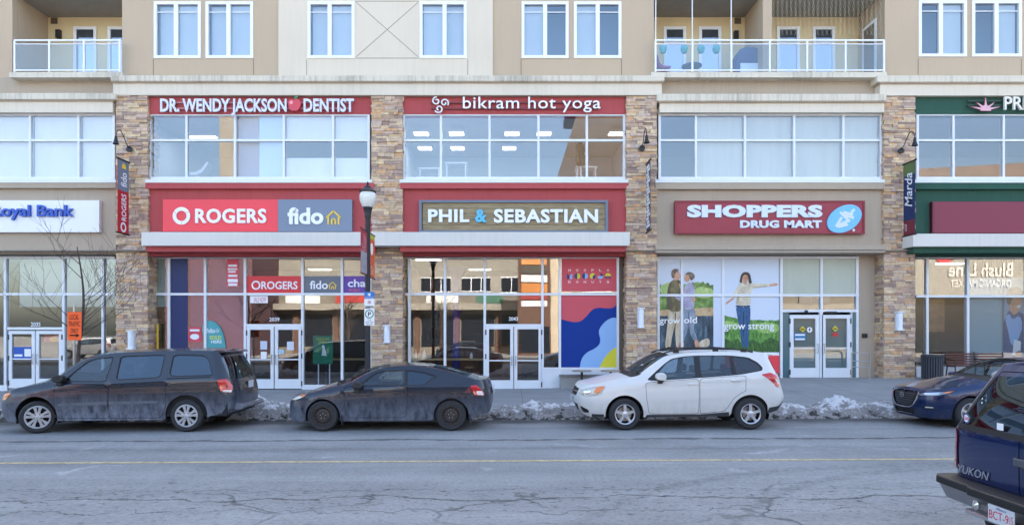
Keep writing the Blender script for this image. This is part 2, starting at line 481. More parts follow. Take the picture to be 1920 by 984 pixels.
# joints cut across the pavement
mb = MB()
for i in range(-12, 13):
    x = i * 1.6 + .3
    for c, d in zip(ys2, ys2[1:]):
        if d > 24.1: continue
        mb.face([(x, c, walk_z(x, c) + .003), (x + .012, c, walk_z(x, c) + .003), (x + .012, d, walk_z(x, d) + .003), (x, d, walk_z(x, d) + .003)])
for y in (18.5, 20.5, 22.5):
    for a, b in zip(xs2[3:-3], xs2[4:-3]):
        mb.face([(a, y, walk_z(a, y) + .003), (b, y, walk_z(b, y) + .003), (b, y + .012, walk_z(b, y) + .003), (a, y + .012, walk_z(a, y) + .003)])
tag(mb.build('pavement_joints', mat('joint_dark', (84, 82, 80), .9)), kind='structure')
# near side: kerb, pavement, sunlit car park
mb = MB().box(-90, 90, 2.42, 2.6, -.4, .13)
tag(mb.build('near_kerb', m_kerb), kind='structure')
tag(MB().face([(-90, -3, .13), (90, -3, .13), (90, 2.42, .13), (-90, 2.42, .13)]).build('near_pavement', m_conc), kind='structure')
tag(MB().face([(-90, -60, .05), (90, -60, .05), (90, -3, .05), (-90, -3, .05)]).build('car_park', m_lot), kind='structure')

# ------------------------------------------------------------------ snow bank along the kerb
def snow_h(x, y):
    t = (y - 16.22) / 1.45
    env = math.sin(PI * max(0, min(1, t))) ** .6
    long = .60 + .75 * noise.noise(Vector((x * .55, 3.1, 0))) + .25 * noise.noise(Vector((x * 1.3, 9, 0)))
    long = max(.12, min(1.05, long))
    if -3.6 < x < -1.0: long *= .55
    if x > 11.8: long *= .4
    d = 1 + .85 * noise.fractal(Vector((x * 1.9, y * 3.2, 1.7)), 1, 2, 5) + .55 * abs(noise.noise(Vector((x * 5, y * 6, 4)))) + .35 * abs(noise.noise(Vector((x * 12, y * 13, 8))))
    return .245 * env * long * max(.02, d)
def snowmat():
    m = bpy.data.materials.new('dirty_snow'); m.use_nodes = True
    nt = m.node_tree; L = nt.links; b = nt.nodes['Principled BSDF']
    b.inputs['Roughness'].default_value = .75; b.inputs['Specular IOR Level'].default_value = .3
    tc = nn(m, 'ShaderNodeTexCoord'); O = tc.outputs['Object']
    n = nn(m, 'ShaderNodeTexNoise'); n.inputs['Scale'].default_value = 4.5; n.inputs['Detail'].default_value = 9; n.inputs['Roughness'].default_value = .72; L.new(O, n.inputs['Vector'])
    sep = nn(m, 'ShaderNodeSeparateXYZ'); L.new(O, sep.inputs[0])
    a = nn(m, 'ShaderNodeMath'); a.operation = 'MULTIPLY_ADD'; a.inputs[1].default_value = -.64; L.new(sep.outputs[2], a.inputs[0]); L.new(n.outputs['Fac'], a.inputs[2])
    cr = nn(m, 'ShaderNodeValToRGB'); e = cr.color_ramp.elements
    e[0].position = .24; e[0].color = lin((206, 206, 207)); e[1].position = .52; e[1].color = lin((52, 49, 46))
    q = e.new(.31); q.color = lin((182, 180, 180)); q = e.new(.36); q.color = lin((124, 119, 116)); q = e.new(.42); q.color = lin((150, 146, 143)); 
    L.new(a.outputs[0], cr.inputs[0]); L.new(cr.outputs[0], b.inputs['Base Color'])
    bp = nn(m, 'ShaderNodeBump'); bp.inputs['Strength'].default_value = .7; bp.inputs['Distance'].default_value = .05
    n2 = nn(m, 'ShaderNodeTexNoise'); n2.inputs['Scale'].default_value = 22; n2.inputs['Detail'].default_value = 5; L.new(O, n2.inputs['Vector'])
    L.new(n2.outputs['Fac'], bp.inputs['Height']); L.new(bp.outputs[0], b.inputs['Normal'])
    return m
vs_, fs_ = [], []
NX, NY = 760, 36
for i in range(NX + 1):
    x = -19 + 38 * i / NX
    for j in range(NY + 1):
        y = 16.0 + 1.75 * j / NY + .05 * noise.noise(Vector((x * 2, j * .3, 0)))
        base = gz(x) if y < KERB_Y else gz(x) + .10
        vs_.append((x, y, base - .012 + snow_h(x, y)))
for i in range(NX):
    for j in range(NY):
        a = i * (NY + 1) + j
        fs_.append((a, a + NY + 1, a + NY + 2, a + 1))
tag(MB().mesh(vs_, fs_).build('snow', snowmat(), smooth=True, angle=180, fix=False), 'dirty ploughed snow bank along the kerb', 'snow', kind='stuff')

# ------------------------------------------------------------------ the brick, stucco and glass building
YW, YG, YF, YP, YS = 24.0, 23.80, 23.72, 23.6, 24.2       # flats wall, upper glazing, fascia, pillar face, shopfront
TOP = 17.5
m_taupe = streaky('taupe_stucco', (192, 172, 148), (176, 159, 140), .25)
m_taupe2 = streaky('grey_taupe_stucco', (178, 163, 146), (160, 145, 128), .35)
m_cream = streaky('cream_stucco', (220, 208, 190), (204, 192, 174), .3)
m_ledge = streaky('stained_cornice', (216, 207, 190), (142, 136, 124), .75, cut=(.46, .78))
m_band = streaky('cornice_band', (222, 211, 194), (192, 182, 166), .35)
m_sage = streaky('balcony_stucco', (222, 204, 164), (200, 184, 148), .3)
m_red = streaky('red_stucco', (176, 82, 84), (152, 66, 68), .35, bump=.15)
m_red2 = streaky('red_ledge', (182, 86, 88), (158, 70, 72), .35)
m_canopy = streaky('white_canopy_paint', (216, 212, 206), (192, 189, 184), .35)
m_green = streaky('green_stucco', (52, 88, 76), (40, 72, 62), .4)
m_alu = mat('white_aluminium', (222, 226, 232), .35, var=.03, vscale=2, spec=.5)
m_vinyl = mat('white_vinyl', (236, 238, 242), .4)
m_soffit = mat('soffit_grey', (148, 142, 132), .8, var=.08)
m_dark = mat('dark_metal', (26, 27, 30), .5)
m_black = mat('black_void', (12, 12, 13), .9)
m_blind = mat('blind_white', (222, 218, 214), .8, var=.05, vscale=.8, stretch=(1.5, 1, .4))
m_blindg = mat('roller_blind', (188, 184, 168), .85, var=.10, vscale=1.2, stretch=(2.5, 1, .25))
m_glass = glass('window_glass', (.86, .89, .94), .15, .02, .7, gcol=(.92, .95, 1))
m_shopglass = glass('shop_glass', (.70, .75, .77), .165, .045, .9)
m_flatglass = glass('flat_window_glass', (.76, .87, .97), .16, .02, .7, gcol=(.82, .92, 1))
m_railglass = glass('balcony_glass', (.68, .80, .93), .10)

bld = thing('apartment_building', 'long mixed use block with stone pillars, red fascias and flats above shops', 'building', (0, YS, .1))
def part(name, mbx, m, parent=bld, **k): return mbx.build(name, m, parent, **k)
def pbox(px0, px1, py0, py1, Y0, Y1, mb=None, pY=None):
    """box whose front face (at Y0) spans the measured facade rectangle"""
    mb = mb or MB(); q = pY or Y0
    return mb.box(X(px0, q), X(px1, q), Y0, Y1, Z(py1, q), Z(py0, q))

# --- wall of the flats with window openings
def wall_with_holes(px0, px1, z0, z1, holes, m, Y=YW, name='upper_wall', th=.25):
    """wall strip px0..px1 cut round its openings (px0, px1, py0, py1)"""
    mb = MB(); x0, x1 = X(px0, Y), X(px1, Y)
    H = [(X(a, Y), X(b, Y), Z(d, Y), Z(c, Y)) for a, b, c, d in holes]
    cx = sorted({x0, x1, *[h[0] for h in H], *[h[1] for h in H]}); cz = sorted({z0, z1, *[h[2] for h in H], *[h[3] for h in H]})
    for a, b in zip(cx, cx[1:]):
        run = None
        for c, d in zip(cz, cz[1:]):
            mx, mz = (a + b) / 2, (c + d) / 2
            hole = any(h[0] < mx < h[1] and h[2] < mz < h[3] for h in H)
            if hole:
                if run: mb.box(a, b, Y, Y + th, *run); run = None
            else: run = (run[0], d) if run else (c, d)
        if run: mb.box(a, b, Y, Y + th, *run)
    return part(name, mb, m)
zc = Z(147, YW)
wall_with_holes(-900, 23, Z(178, YW), TOP, [], m_taupe)
W_T = {'a': [(289, 377), (386, 475)], 'b': [(577, 665), (787, 875)], 'c': [(978, 1066), (1076, 1165)], 'd': [(1722, 1812), (1822, 1915)]}
hol = lambda k: [(a, b, 4 if k != 'd' else 2, 110 if k != 'd' else 107) for a, b in W_T[k]]
wall_with_holes(229, 522, zc, TOP, hol('a'), m_taupe)
wall_with_holes(522, 924, zc, TOP, hol('b'), m_cream, Y=YW - .06, th=.31)
wall_with_holes(924, 1226, zc, TOP, hol('c'), m_taupe)
wall_with_holes(1659, 2800, zc, TOP, hol('d'), m_taupe)
# reveal grooves in the stucco: thin strips, the groove shade painted in as darker colour
mb = MB(); yg = YW - .064
def groove(p0, p1, Y, w=.012):
    a = Vector((X(p0[0], Y), 0, Z(p0[1], Y))); b = Vector((X(p1[0], Y), 0, Z(p1[1], Y)))
    d = (b - a).normalized(); n = Vector((-d.z, 0, d.x)) * w
    mb.prism([((a + n).x, (a + n).z), ((b + n).x, (b + n).z), ((b - n).x, (b - n).z), ((a - n).x, (a - n).z)], Y - .003, Y + .006)
for p in (((668, 5), (784, 107)), ((668, 107), (784, 5)), ((666, 109.5), (786, 109.5)), ((666, 3), (786, 3)), ((575, 112), (575, 141)), ((877, 112), (877, 141))): groove(*p, YW - .06)
part('stucco_reveal', mb, mat('reveal_shadow', (150, 146, 136), .9))
mb = MB()
for px in (287.5, 475.5, 977, 1165.5, 1721.5, 1915): groove((px, 111), (px, 141), YW)
part('stucco_reveal', mb, mat('reveal_taupe', (120, 108, 94), .9))

def slat_blind(x0, x1, y, z0, z1, pitch=.05):
    mb = MB(); n = int((z1 - z0) / pitch)
    for i in range(n):
        z = z1 - i * pitch
        mb.face([(x0, y, z), (x1, y, z), (x1, y + .022, z - pitch * .86), (x0, y + .022, z - pitch * .86)])
    return mb
def flat_window(px0, px1, py0, py1, Y, split, left_blind, lab=None, blinds=(True, True)):
    """two-light vinyl window with venetian blinds"""
    x0, x1, z0, z1 = X(px0, Y), X(px1, Y), Z(py1, Y), Z(py0, Y); f = .10
    xm = x0 + (x1 - x0) * split
    mb = MB(); yf, yb = Y - .035, Y + .09
    mb.box(x0, x1, yf, yb, z0, z0 + f).box(x0, x1, yf, yb, z1 - f, z1).box(x0, x0 + f, yf, yb, z0 + f, z1 - f).box(x1 - f, x1, yf, yb, z0 + f, z1 - f)
    mb.box(xm - f * .7, xm + f * .7, yf + .005, yb, z0 + f, z1 - f)
    zt = z1 - f - .27
    mb.box(x0 + f, xm - f * .7, yf + .05, yf + .07, zt, zt + .03).box(xm + f * .7, x1 - f, yf + .05, yf + .07, zt, zt + .03)
    fr = part('window', mb, m_vinyl)
    p = MB()
    for a, b in ((x0 + f, xm - f * .7), (xm + f * .7, x1 - f)): p.face([(a, Y + .045, z0 + f), (b, Y + .045, z0 + f), (b, Y + .045, z1 - f), (a, Y + .045, z1 - f)])
    p.build('pane', m_flatglass, fr)
    for k, (a, b) in enumerate(((x0 + f, xm), (xm, x1 - f))):
        if blinds[k]:
            slat_blind(a + .02, b - .02, Y + .13 if k == left_blind else Y + .2, z0 + f, z1 - f).build('venetian_blind', m_blind, fr, fix=False)
    r = MB().face([(x0 - .1, Y + .9, z0), (x1 + .1, Y + .9, z0), (x1 + .1, Y + .9, z1), (x0 - .1, Y + .9, z1)])
    r.build('room_back', mat('dim_room', (96, 104, 116), .9), fr)
    return fr
flat_window(289, 377, 4, 110, YW, .47, 1); flat_window(386, 475, 4, 110, YW, .48, 1)
flat_window(577, 665, 4, 110, YW - .06, .47, 1); flat_window(787, 875, 4, 110, YW - .06, .53, 0)
flat_window(978, 1066, 4, 110, YW, .50, 0, blinds=(True, False)); flat_window(1076, 1165, 4, 110, YW, .50, 0, blinds=(True, False))
flat_window(1722, 1812, 2, 107, YW, .46, 1, blinds=(False, True)); flat_window(1822, 1915, 2, 107, YW, .49, 1, blinds=(False, True))

# --- balconies: recess with side walls, ceiling, back wall with doors, slab, glass railing
def balcony_recess(px0, px1, back_px, doors, side_door=None, divider=None, lights=(), vents=()):
    YB = YW + 1.85
    x0, x1 = X(px0, YW), X(px1, YW); zf, zt = Z(137, YW), Z(33, YB)
    part('balcony_side_wall', MB().box(x0 - .25, x0, YW + .26, YB, zf - .5, zt + .2), m_taupe); part('balcony_side_wall', MB().box(x1, x1 + .25, YW + .26, YB, zf - .5, zt + .2), m_taupe)
    mb = MB().box(x0 - .25, x1 + .25, YB, YB + .2, zf - .5, zt - .002)
    bw = part('balcony_back_wall', mb, m_sage)
    mb = MB().box(x0, x1, YW + .02, YB + .2, zt, zt + .3).box(x0, x1, YW, YW + .25, zt + .31, TOP)
    part('balcony_ceiling', mb, m_soffit)
    for (a, b, top) in doors:
        X0, X1, zt2 = X(a, YB), X(b, YB), Z(top, YB)
        d = MB(); f = .11; yf = YB - .05
        d.box(X0, X0 + f, yf, YB - .002, zf, zt2).box(X1 - f, X1, yf, YB - .002, zf, zt2).box(X0 + f, X1 - f, yf, YB - .002, zt2 - f, zt2).box(X0 + f, X1 - f, yf, YB - .002, zf, zf + .2)
        d.box(X0 + f, X1 - f, yf + .01, YB - .002, zt2 - .62, zt2 - .58)
        do = part('balcony_door', d, m_vinyl)
        MB().box(X0 + f, X1 - f, YB - .022, YB - .012, zf + .2, zt2 - f).build('pane', m_glass, do)
        MB().face([(X0 + f, YB - .004, zf), (X1 - f, YB - .004, zf), (X1 - f, YB - .004, zt2 - .6), (X0 + f, YB - .004, zt2 - .6)]).build('door_curtain', m_blind, do)
        MB().face([(X0 + f, YB - .004, zt2 - .6), (X1 - f, YB - .004, zt2 - .6), (X1 - f, YB - .004, zt2 - f), (X0 + f, YB - .004, zt2 - f)]).build('dark_transom', mat('dark_pane', (52, 58, 66), .4), do)
    for px, py in vents:
        x, z = X(px, YB), Z(py, YB); v = MB().box(x - .12, x + .12, YB - .03, YB - .002, z - .11, z + .11)
        for q in range(4): v.box(x - .1, x + .1, YB - .045, YB - .03, z - .09 + q * .05, z - .07 + q * .05)
        part('wall_vent', v, mat('vent_brown', (104, 92, 76), .6))
    return YB, zf, zt
def railing(px0, px1, posts, Y=YW - .30):
    z0, z1 = Z(134.5, Y), Z(75, Y); x0, x1 = X(px0, Y), X(px1, Y)
    mb = MB().box(x0, x1, Y - .03, Y + .03, z1 - .05, z1).box(x0, x1, Y - .02, Y + .02, z0 + .02, z0 + .06).box(x0, x1, Y - .02, Y + .02, z1 - .17, z1 - .14)
    for p in posts:
        x = X(p, Y); mb.box(x - .03, x + .03, Y - .032, Y + .032, z0 - .02, z1 - .051)
    fr = part('balcony_railing', mb, m_vinyl)
    gl = MB(); ps = [X(p, Y) for p in posts]
    for a, b in zip(ps, ps[1:]): gl.face([(a + .03, Y, z0 + .06), (b - .03, Y, z0 + .06), (b - .03, Y, z1 - .17), (a + .03, Y, z1 - .17)])
    gl.build('glass_panel', m_railglass, fr)
    return fr
def slab(px0, px1, low0, low1):
    part('balcony_slab', pbox(px0, px1, 135.5, 145.5, YW - .45, YW + 1.85), m_ledge)
    part('balcony_apron', pbox(low0, low1, 145.5, 180, YW - .1, YW + .3), m_taupe2)
YB, ZBF, ZBT = balcony_recess(23, 229, 0, [(139, 182, 51), (203, 246, 51)], lights=(), vents=((102, 40),))
railing(27, 227, (28, 93, 158, 225)); slab(17, 229, -400, 214)
balcony_recess(1226, 1658, 0, [(1244, 1286, 51), (1310, 1352, 51), (1456, 1499, 51), (1523, 1565, 51)], vents=((1383, 40),))
railing(1228, 1658, (1229, 1298, 1371, 1443, 1513, 1585, 1657)); slab(1221, 1663, 1240, 1650)
part('balcony_divider', MB().box(X(1430, YW), X(1447, YW), YW - .02, YB - .001, ZBF, ZBT), m_taupe)
# side door in the right balcony
mb = MB(); xs_ = X(1658, YW) - .03
mb.box(xs_, xs_ + .028, YW + .5, YW + 1.45, ZBF, ZBF + 2.15)
sd = part('balcony_door', mb, m_vinyl)
MB().box(xs_ - .012, xs_ - .002, YW + .62, YW + 1.33, ZBF + .15, ZBF + 2.03).build('pane', m_glass, sd)
MB().box(xs_ - .001, xs_ - .0005, YW + .62, YW + 1.33, ZBF + .15, ZBF + 2.03).build('dark_transom', mat('dark_pane2', (70, 80, 92), .5), sd)
# ropes of the left balcony and net of the right one
mb = MB()
for px in (1229.5, 1298, 1371):
    mb.tube([(X(px, YW - .3), YW - .3, Z(75, YW - .3)), (X(px, YW - .3), YW - .3, Z(-60, YW - .3))], .018, 6)
part('screen_pole', mb, m_vinyl)
mb = MB(); xa, xb, za, zb = X(1448, YW - .1), X(1656, YW - .1), Z(76, YW - .1), Z(-20, YW - .1)
dx = .155; dz = .20
n = int((xb - xa) / dx)
for i in range(n + 1):
    for s in (0, 1):
        pts = []; z = zb; k = 0
        while z > za:
            pts.append((xa + (i + .5 * ((k + s) % 2)) * dx, YW - .1 + .01 * s, z)); z -= dz; k += 1
        if s == 0 or i < n: mb.tube(pts, .0035, 3, cap=False)
part('balcony_net', mb, mat('net_cord', (196, 190, 170), .8))

# --- cornices
def cornice(px0, px1, y0, y1, y2, inset=5):
    part('cornice_ledge', pbox(px0, px1, y0, y1, YW - .56, YW + .1), m_ledge, bevel=.02)
    part('cornice_lip', pbox(px0 + 3, px1 - 3, y1, y1 + 3, YW - .51, YW + .1), m_taupe2)
    part('cornice_band', pbox(px0 + inset, px1 - inset, y1 + 3, y2, YW - .45, YW + .1), m_band)
cornice(207, 1246, 141.5, 152.5, 178.5)
cornice(-900, 216, 174.5, 186.5, 211)
cornice(1232, 1663, 176, 189.5, 211)
cornice(1645, 2800, 141.5, 154, 179.5)
part('cornice_underside', MB().box(X(214, 23.55), X(1240, 23.55), 23.57, YW + .3, Z(179.3, 23.55), Z(178.6, 23.55)), m_taupe2)

# --- stone pillars built stone by stone
def stonemat():
    m = bpy.data.materials.new('ledgestone'); m.use_nodes = True
    nt = m.node_tree; L = nt.links; b = nt.nodes['Principled BSDF']; b.inputs['Roughness'].default_value = .85; b.inputs['Specular IOR Level'].default_value = .25
    ge = nn(m, 'ShaderNodeNewGeometry'); cr = nn(m, 'ShaderNodeValToRGB'); cr.color_ramp.interpolation = 'CONSTANT'
    cols = [(206, 184, 158), (216, 196, 174), (190, 166, 148), (222, 204, 178), (180, 160, 152), (212, 180, 148), (164, 144, 138), (216, 194, 180), (198, 172, 156), (226, 206, 176), (176, 156, 148), (208, 190, 172), (202, 186, 178), (214, 176, 140)]
    e = cr.color_ramp.elements
    while len(e) < len(cols): e.new(.5)
    for i, c in enumerate(cols): e[i].position = i / len(cols); e[i].color = lin((c[0] * .965, c[1] * .94, c[2] * .905))
    L.new(ge.outputs['Random Per Island'], cr.inputs[0])
    tc = nn(m, 'ShaderNodeTexCoord'); n = nn(m, 'ShaderNodeTexNoise'); n.inputs['Scale'].default_value = 9; n.inputs['Detail'].default_value = 7
    L.new(tc.outputs['Object'], n.inputs['Vector'])
    mr = nn(m, 'ShaderNodeMapRange'); mr.inputs['From Min'].default_value = .3; mr.inputs['From Max'].default_value = .7; mr.inputs['To Min'].default_value = .80; mr.inputs['To Max'].default_value = 1.14
    L.new(n.outputs['Fac'], mr.inputs['Value'])
    sc = nn(m, 'ShaderNodeVectorMath'); sc.operation = 'SCALE'; L.new(cr.outputs[0], sc.inputs[0]); L.new(mr.outputs[0], sc.inputs['Scale']); L.new(sc.outputs[0], b.inputs['Base Color'])
    bp = nn(m, 'ShaderNodeBump'); bp.inputs['Strength'].default_value = .8; bp.inputs['Distance'].default_value = .02
    n2 = nn(m, 'ShaderNodeTexNoise'); n2.inputs['Scale'].default_value = 30; n2.inputs['Detail'].default_value = 6; L.new(tc.outputs['Object'], n2.inputs['Vector'])
    L.new(n2.outputs['Fac'], bp.inputs['Height']); L.new(bp.outputs[0], b.inputs['Normal'])
    return m
m_stone = stonemat(); m_mortar = mat('mortar', (120, 106, 96), .95, var=.2)
def pillar(px0, px1, top, seed, depth=.75):
    rnd = random.Random(seed); x0, x1 = X(px0, YP), X(px1, YP); zt, zb = Z(top, YP), -.05
    core = MB().box(x0 + .04, x1 - .04, YP + .04, YP + depth, zb, zt)
    pl = part('stone_pillar', core, m_mortar)
    mb = MB(); z = zb
    while z < zt - .03:
        h = min(rnd.choice((.07, .09, .10, .12, .14)), zt - z)
        off = rnd.uniform(-.012, .012)
        def run(a, b, put):
            p = a
            while p < b - .02:
                l = rnd.uniform(.14, .5)
                if b - p - l < .12: l = b - p
                d = rnd.uniform(-.022, .028) + off; hh = h
                zz = z
                if h > .11 and rnd.random() < .35:
                    put(p, p + l, z, z + h * .48, d + rnd.uniform(-.01, .01)); put(p, p + l, z + h * .5, z + h, d)
                else: put(p, p + l, z, z + h, d)
                p += l
        gp = .0035
        run(x0, x1, lambda a, b, c, e, d: mb.box(a + gp, b - gp, YP - d, YP + .12, c + gp, e - gp))
        run(YP + .02, YP + depth, lambda a, b, c, e, d: mb.box(x1 - .1, x1 + d, a + gp, b - gp, c + gp, e - gp))
        run(YP + .02, YP + depth, lambda a, b, c, e, d: mb.box(x0 - d, x0 + .1, a + gp, b - gp, c + gp, e - gp))
        z += h
    mb.build('ledgestones', m_stone, pl)
    return pl
pillar(217.5, 277, 180, 1); pillar(696.5, 755, 180, 2); pillar(1174.5, 1231.5, 180, 3); pillar(1657.5, 1716, 180, 4); pillar(2140, 2200, 180, 5); pillar(-262, -202, 180, 6)

# --- upper storey glazing
def glazing(name, pxs, pys, Y, m=m_alu, frame=.085, bar=.075, gm=m_glass, dep=.14):
    """grid of aluminium bars over one row of panes"""
    xs = [X(p, Y) for p in pxs]; zs = sorted(Z(p, Y) for p in pys)
    mb = MB()
    for i, x in enumerate(xs):
        w = frame if i in (0, len(xs) - 1) else bar
        a, b = (x, x + w) if i == 0 else ((x - w, x) if i == len(xs) - 1 else (x - w / 2, x + w / 2))
        mb.box(a, b, Y - .06, Y + dep - .06, zs[0], zs[-1])
    for j, z in enumerate(zs):
        w = frame if j in (0, len(zs) - 1) else bar
        a, b = (z, z + w) if j == 0 else ((z - w, z) if j == len(zs) - 1 else (z - w / 2, z + w / 2))
        mb.box(xs[0] + .003, xs[-1] - .003, Y - .057, Y + dep - .063, a, b)
    fr = part(name, mb, m)
    gl = MB().face([(xs[0] + .02, Y, zs[0] + .02), (xs[-1] - .02, Y, zs[0] + .02), (xs[-1] - .02, Y, zs[-1] - .02), (xs[0] + .02, Y, zs[-1] - .02)])
    gl.build('pane', gm, fr)
    return fr, xs, zs
UP = dict(royal=[-400, -310, -215, -125, -32, 58, 149, 217], dentist=[280, 351, 441.5, 533, 625, 694], yoga=[755, 827, 918, 1009.5, 1100, 1172.5],
          drug=[1234, 1304, 1396, 1488, 1580, 1653], green=[1716.5, 1786, 1880, 1972, 2062, 2140])
UPW = {}
for k, xs_l in UP.items():
    UPW[k] = glazing('upper_window', xs_l, [213.5, 264, 337], YG)
def ublind(k, i0, i1, m=m_blind, z=(0, 1), y=.12):
    """roller blind behind panes i0..i1 of a bay, z as fractions of the height"""
    fr, xs, zs = UPW[k]; h = zs[-1] - zs[0]
    MB().box(xs[i0] + .05, xs[i1] - .05, YG + y, YG + y + .012, zs[0] + h * z[0], zs[0] + h * z[1]).build('roller_blind', m, fr)
for i in range(0, 7): ublind('royal', i, i + 1)
ublind('dentist', 2, 3, mat('blind_blue', (190, 206, 222), .8)); ublind('dentist', 3, 4, z=(.62, 1)); ublind('dentist', 4, 5, z=(.62, 1)); ublind('dentist', 3, 4, z=(0, .34)); ublind('dentist', 4, 5, z=(0, .34))
for i in range(1, 5): ublind('drug', i, i + 1, m_blindg)
# sills and fascias below the upper windows
def sill(px0, px1): part('window_sill', pbox(px0, px1, 336.5, 342.5, YF - .18, YF + .3), m_alu)
sill(-400, 217); sill(272, 697); sill(749, 1178); sill(1229, 1659); sill(1713, 2200)
def fascia(px0, px1, y0, y1, m, Y=YF, d=.5, name='fascia'): return part(name, pbox(px0, px1, y0, y1, Y, Y + d), m)
for a, b in ((277.5, 696), (755.5, 1174)):
    fascia(a, b, 178, 214.3, m_red); fascia(a - 5, b + 5, 342.6, 353.5, m_red2, YF - .15, .3, 'fascia_ledge'); fascia(a, b, 353.5, 480, m_red, YF, .4)
fascia(-400, 217, 342.6, 352.5, m_taupe2, YF - .15, .3, 'fascia_ledge'); fascia(-400, 217, 352.5, 476, m_taupe2, YF, .35); fascia(-400, 217, 459, 472, m_taupe2, YF - .2, .2, 'fascia_ledge')
fascia(1229, 1659, 342.6, 354.5, m_taupe2, YF - .15, .3, 'fascia_ledge'); fascia(1231, 1657, 354.5, 476, m_taupe2, YF, .35); fascia(1229, 1660, 459, 473.5, m_taupe2, YF - .3, .3, 'fascia_ledge')
fascia(1716.5, 2140, 182, 214.3, m_green); fascia(1713, 2145, 342.6, 354.5, m_green, YF - .15, .3, 'fascia_ledge'); fascia(1716.5, 2140, 354.5, 480, m_green, YF, .4)
fascia(-400, 217, 205, 214, m_taupe2, YF + .02); fascia(1232, 1658, 205, 214, m_taupe2, YF + .02)
# white canopies and the red and green returns under them
part('canopy', pbox(265, 1181, 435, 460.5, YF - .75, YF - .002), m_canopy, bevel=.01)
part('canopy', pbox(1712, 2160, 438, 462, YF - .75, YF - .002), m_canopy, bevel=.01)
for a, b in ((273, 702), (750, 1174)): fascia(a, b, 460.6, 471.5, m_red2, YF - .55, .5, 'canopy_skirt')
fascia(1713, 2150, 462.1, 474, m_green, YF - .55, .5, 'canopy_skirt')
# soffit over the shopfronts
part('shop_soffit', MB().box(X(-420, YS), X(2200, YS), YF - .3, YS + .3, Z(472, YF), Z(470.5, YF)), m_soffit)
# closing pieces of the storey floors
part('floor_slab', MB().box(X(-900, YS), X(2800, YS), YS + .12, 40, Z(474, YS), Z(430, YS)), m_soffit)
part('floor_slab', MB().box(X(-900, YS), X(2800, YS), YW + .26, 40, Z(212, YW), Z(178, YW)), mat('ceiling_tile', (214, 214, 212), .9, var=.03))
part('floor_slab', MB().box(X(-900, YS), X(2800, YS), YG + .1, 40, Z(356, YW), Z(339, YW)), mat('office_carpet', (120, 124, 130), .95, var=.1))
part('upper_partition', MB().box(-40, 40, 30, 30.2, Z(338, YW), Z(213, YW)), mat('office_wall', (176, 194, 212), .9))
mb = MB()
for px in (247, 726, 1203, 1687): mb.box(X(px, YG) - .1, X(px, YG) + .1, YG + .2, 30, Z(338, YW), Z(213, YW))
part('upper_partition', mb, mat('office_wall_side', (190, 204, 218), .9))
part('rear_wall', MB().box(-41, 41, 40, 40.3, 0, TOP), m_taupe)  # unseen rear, roof and ends, added to shade the street and block sun
part('roof', MB().box(-41, 41, YW - .1, 40.3, TOP, TOP + .4), m_taupe2)
mb = MB().box(-41, -40.6, YW, 40, 0, TOP).box(40.6, 41, YW, 40, 0, TOP)
part('end_wall', mb, m_taupe)
mb = MB().box(-41, X(-400, YG), YW - .3, YW, 0, Z(178, YW)).box(X(2200, YG), 41, YW - .3, YW, 0, Z(178, YW)).box(-41, X(-900, YW), YW, YW + .2, Z(178, YW), TOP).box(X(2800, YW), 41, YW, YW + .2, Z(178, YW), TOP)  # plain unseen front beyond the view, added to widen the street shade
part('upper_wall', mb, m_taupe)
# ------------------------------------------------------------------ shopfronts
ZS0 = -.1
def shopfront(name, px0, px1, verts, y_top=480.5, transom=551.5, bottom=728, doorspan=None, door_top=611, skip=(), base=None, barw=.085):
    """glazing grid: verts are mullion positions, doorspan the pair (px) where a door frame interrupts it"""
    Y = YS; mb = MB(); xs = [X(p, Y) for p in verts]; zt, zm, zb = Z(y_top, Y), Z(transom, Y), Z(bottom, Y)
    x0, x1 = X(px0, Y), X(px1, Y); w = barw; yf, yb = Y - .07, Y + .09
    for x in xs: mb.box(x - w / 2, x + w / 2, yf, yb, zb, zt)
    mb.box(x0, x1, yf + .003, yb - .003, zt - w, zt).box(x0, x1, yf + .003, yb - .003, zm - w / 2, zm + w / 2)
    segs = [(x0, x1)]
    if doorspan:
        a, b = X(doorspan[0], Y), X(doorspan[1], Y); segs = [(x0, a), (b, x1)]; zd = Z(door_top, Y)
        mb.box(a, b, yf + .003, yb - .003, zd - .02, zd + .07)
    for a, b in segs:
        if b - a > .05: mb.box(a, b, yf + .003, yb - .003, zb - .3, zb + (base or .1))
    fr = part(name, mb, m_alu)
    gl = MB()
    gl.face([(x0, Y, zm), (x1, Y, zm), (x1, Y, zt - .02), (x0, Y, zt - .02)])
    for a, b in segs:
        if b - a > .05: gl.face([(a, Y, zb), (b, Y, zb), (b, Y, zm), (a, Y, zm)])
    if doorspan: gl.face([(X(doorspan[0], Y), Y, zd), (X(doorspan[1], Y), Y, zd), (X(doorspan[1], Y), Y, zm), (X(doorspan[0], Y), Y, zm)])
    gl.build('pane', m_shopglass, fr)
    return fr
m_hinge = mat('dark_hinge', (40, 42, 46), .4)
m_steel = mat('brushed_steel', (170, 172, 176), .3, metal=.9)
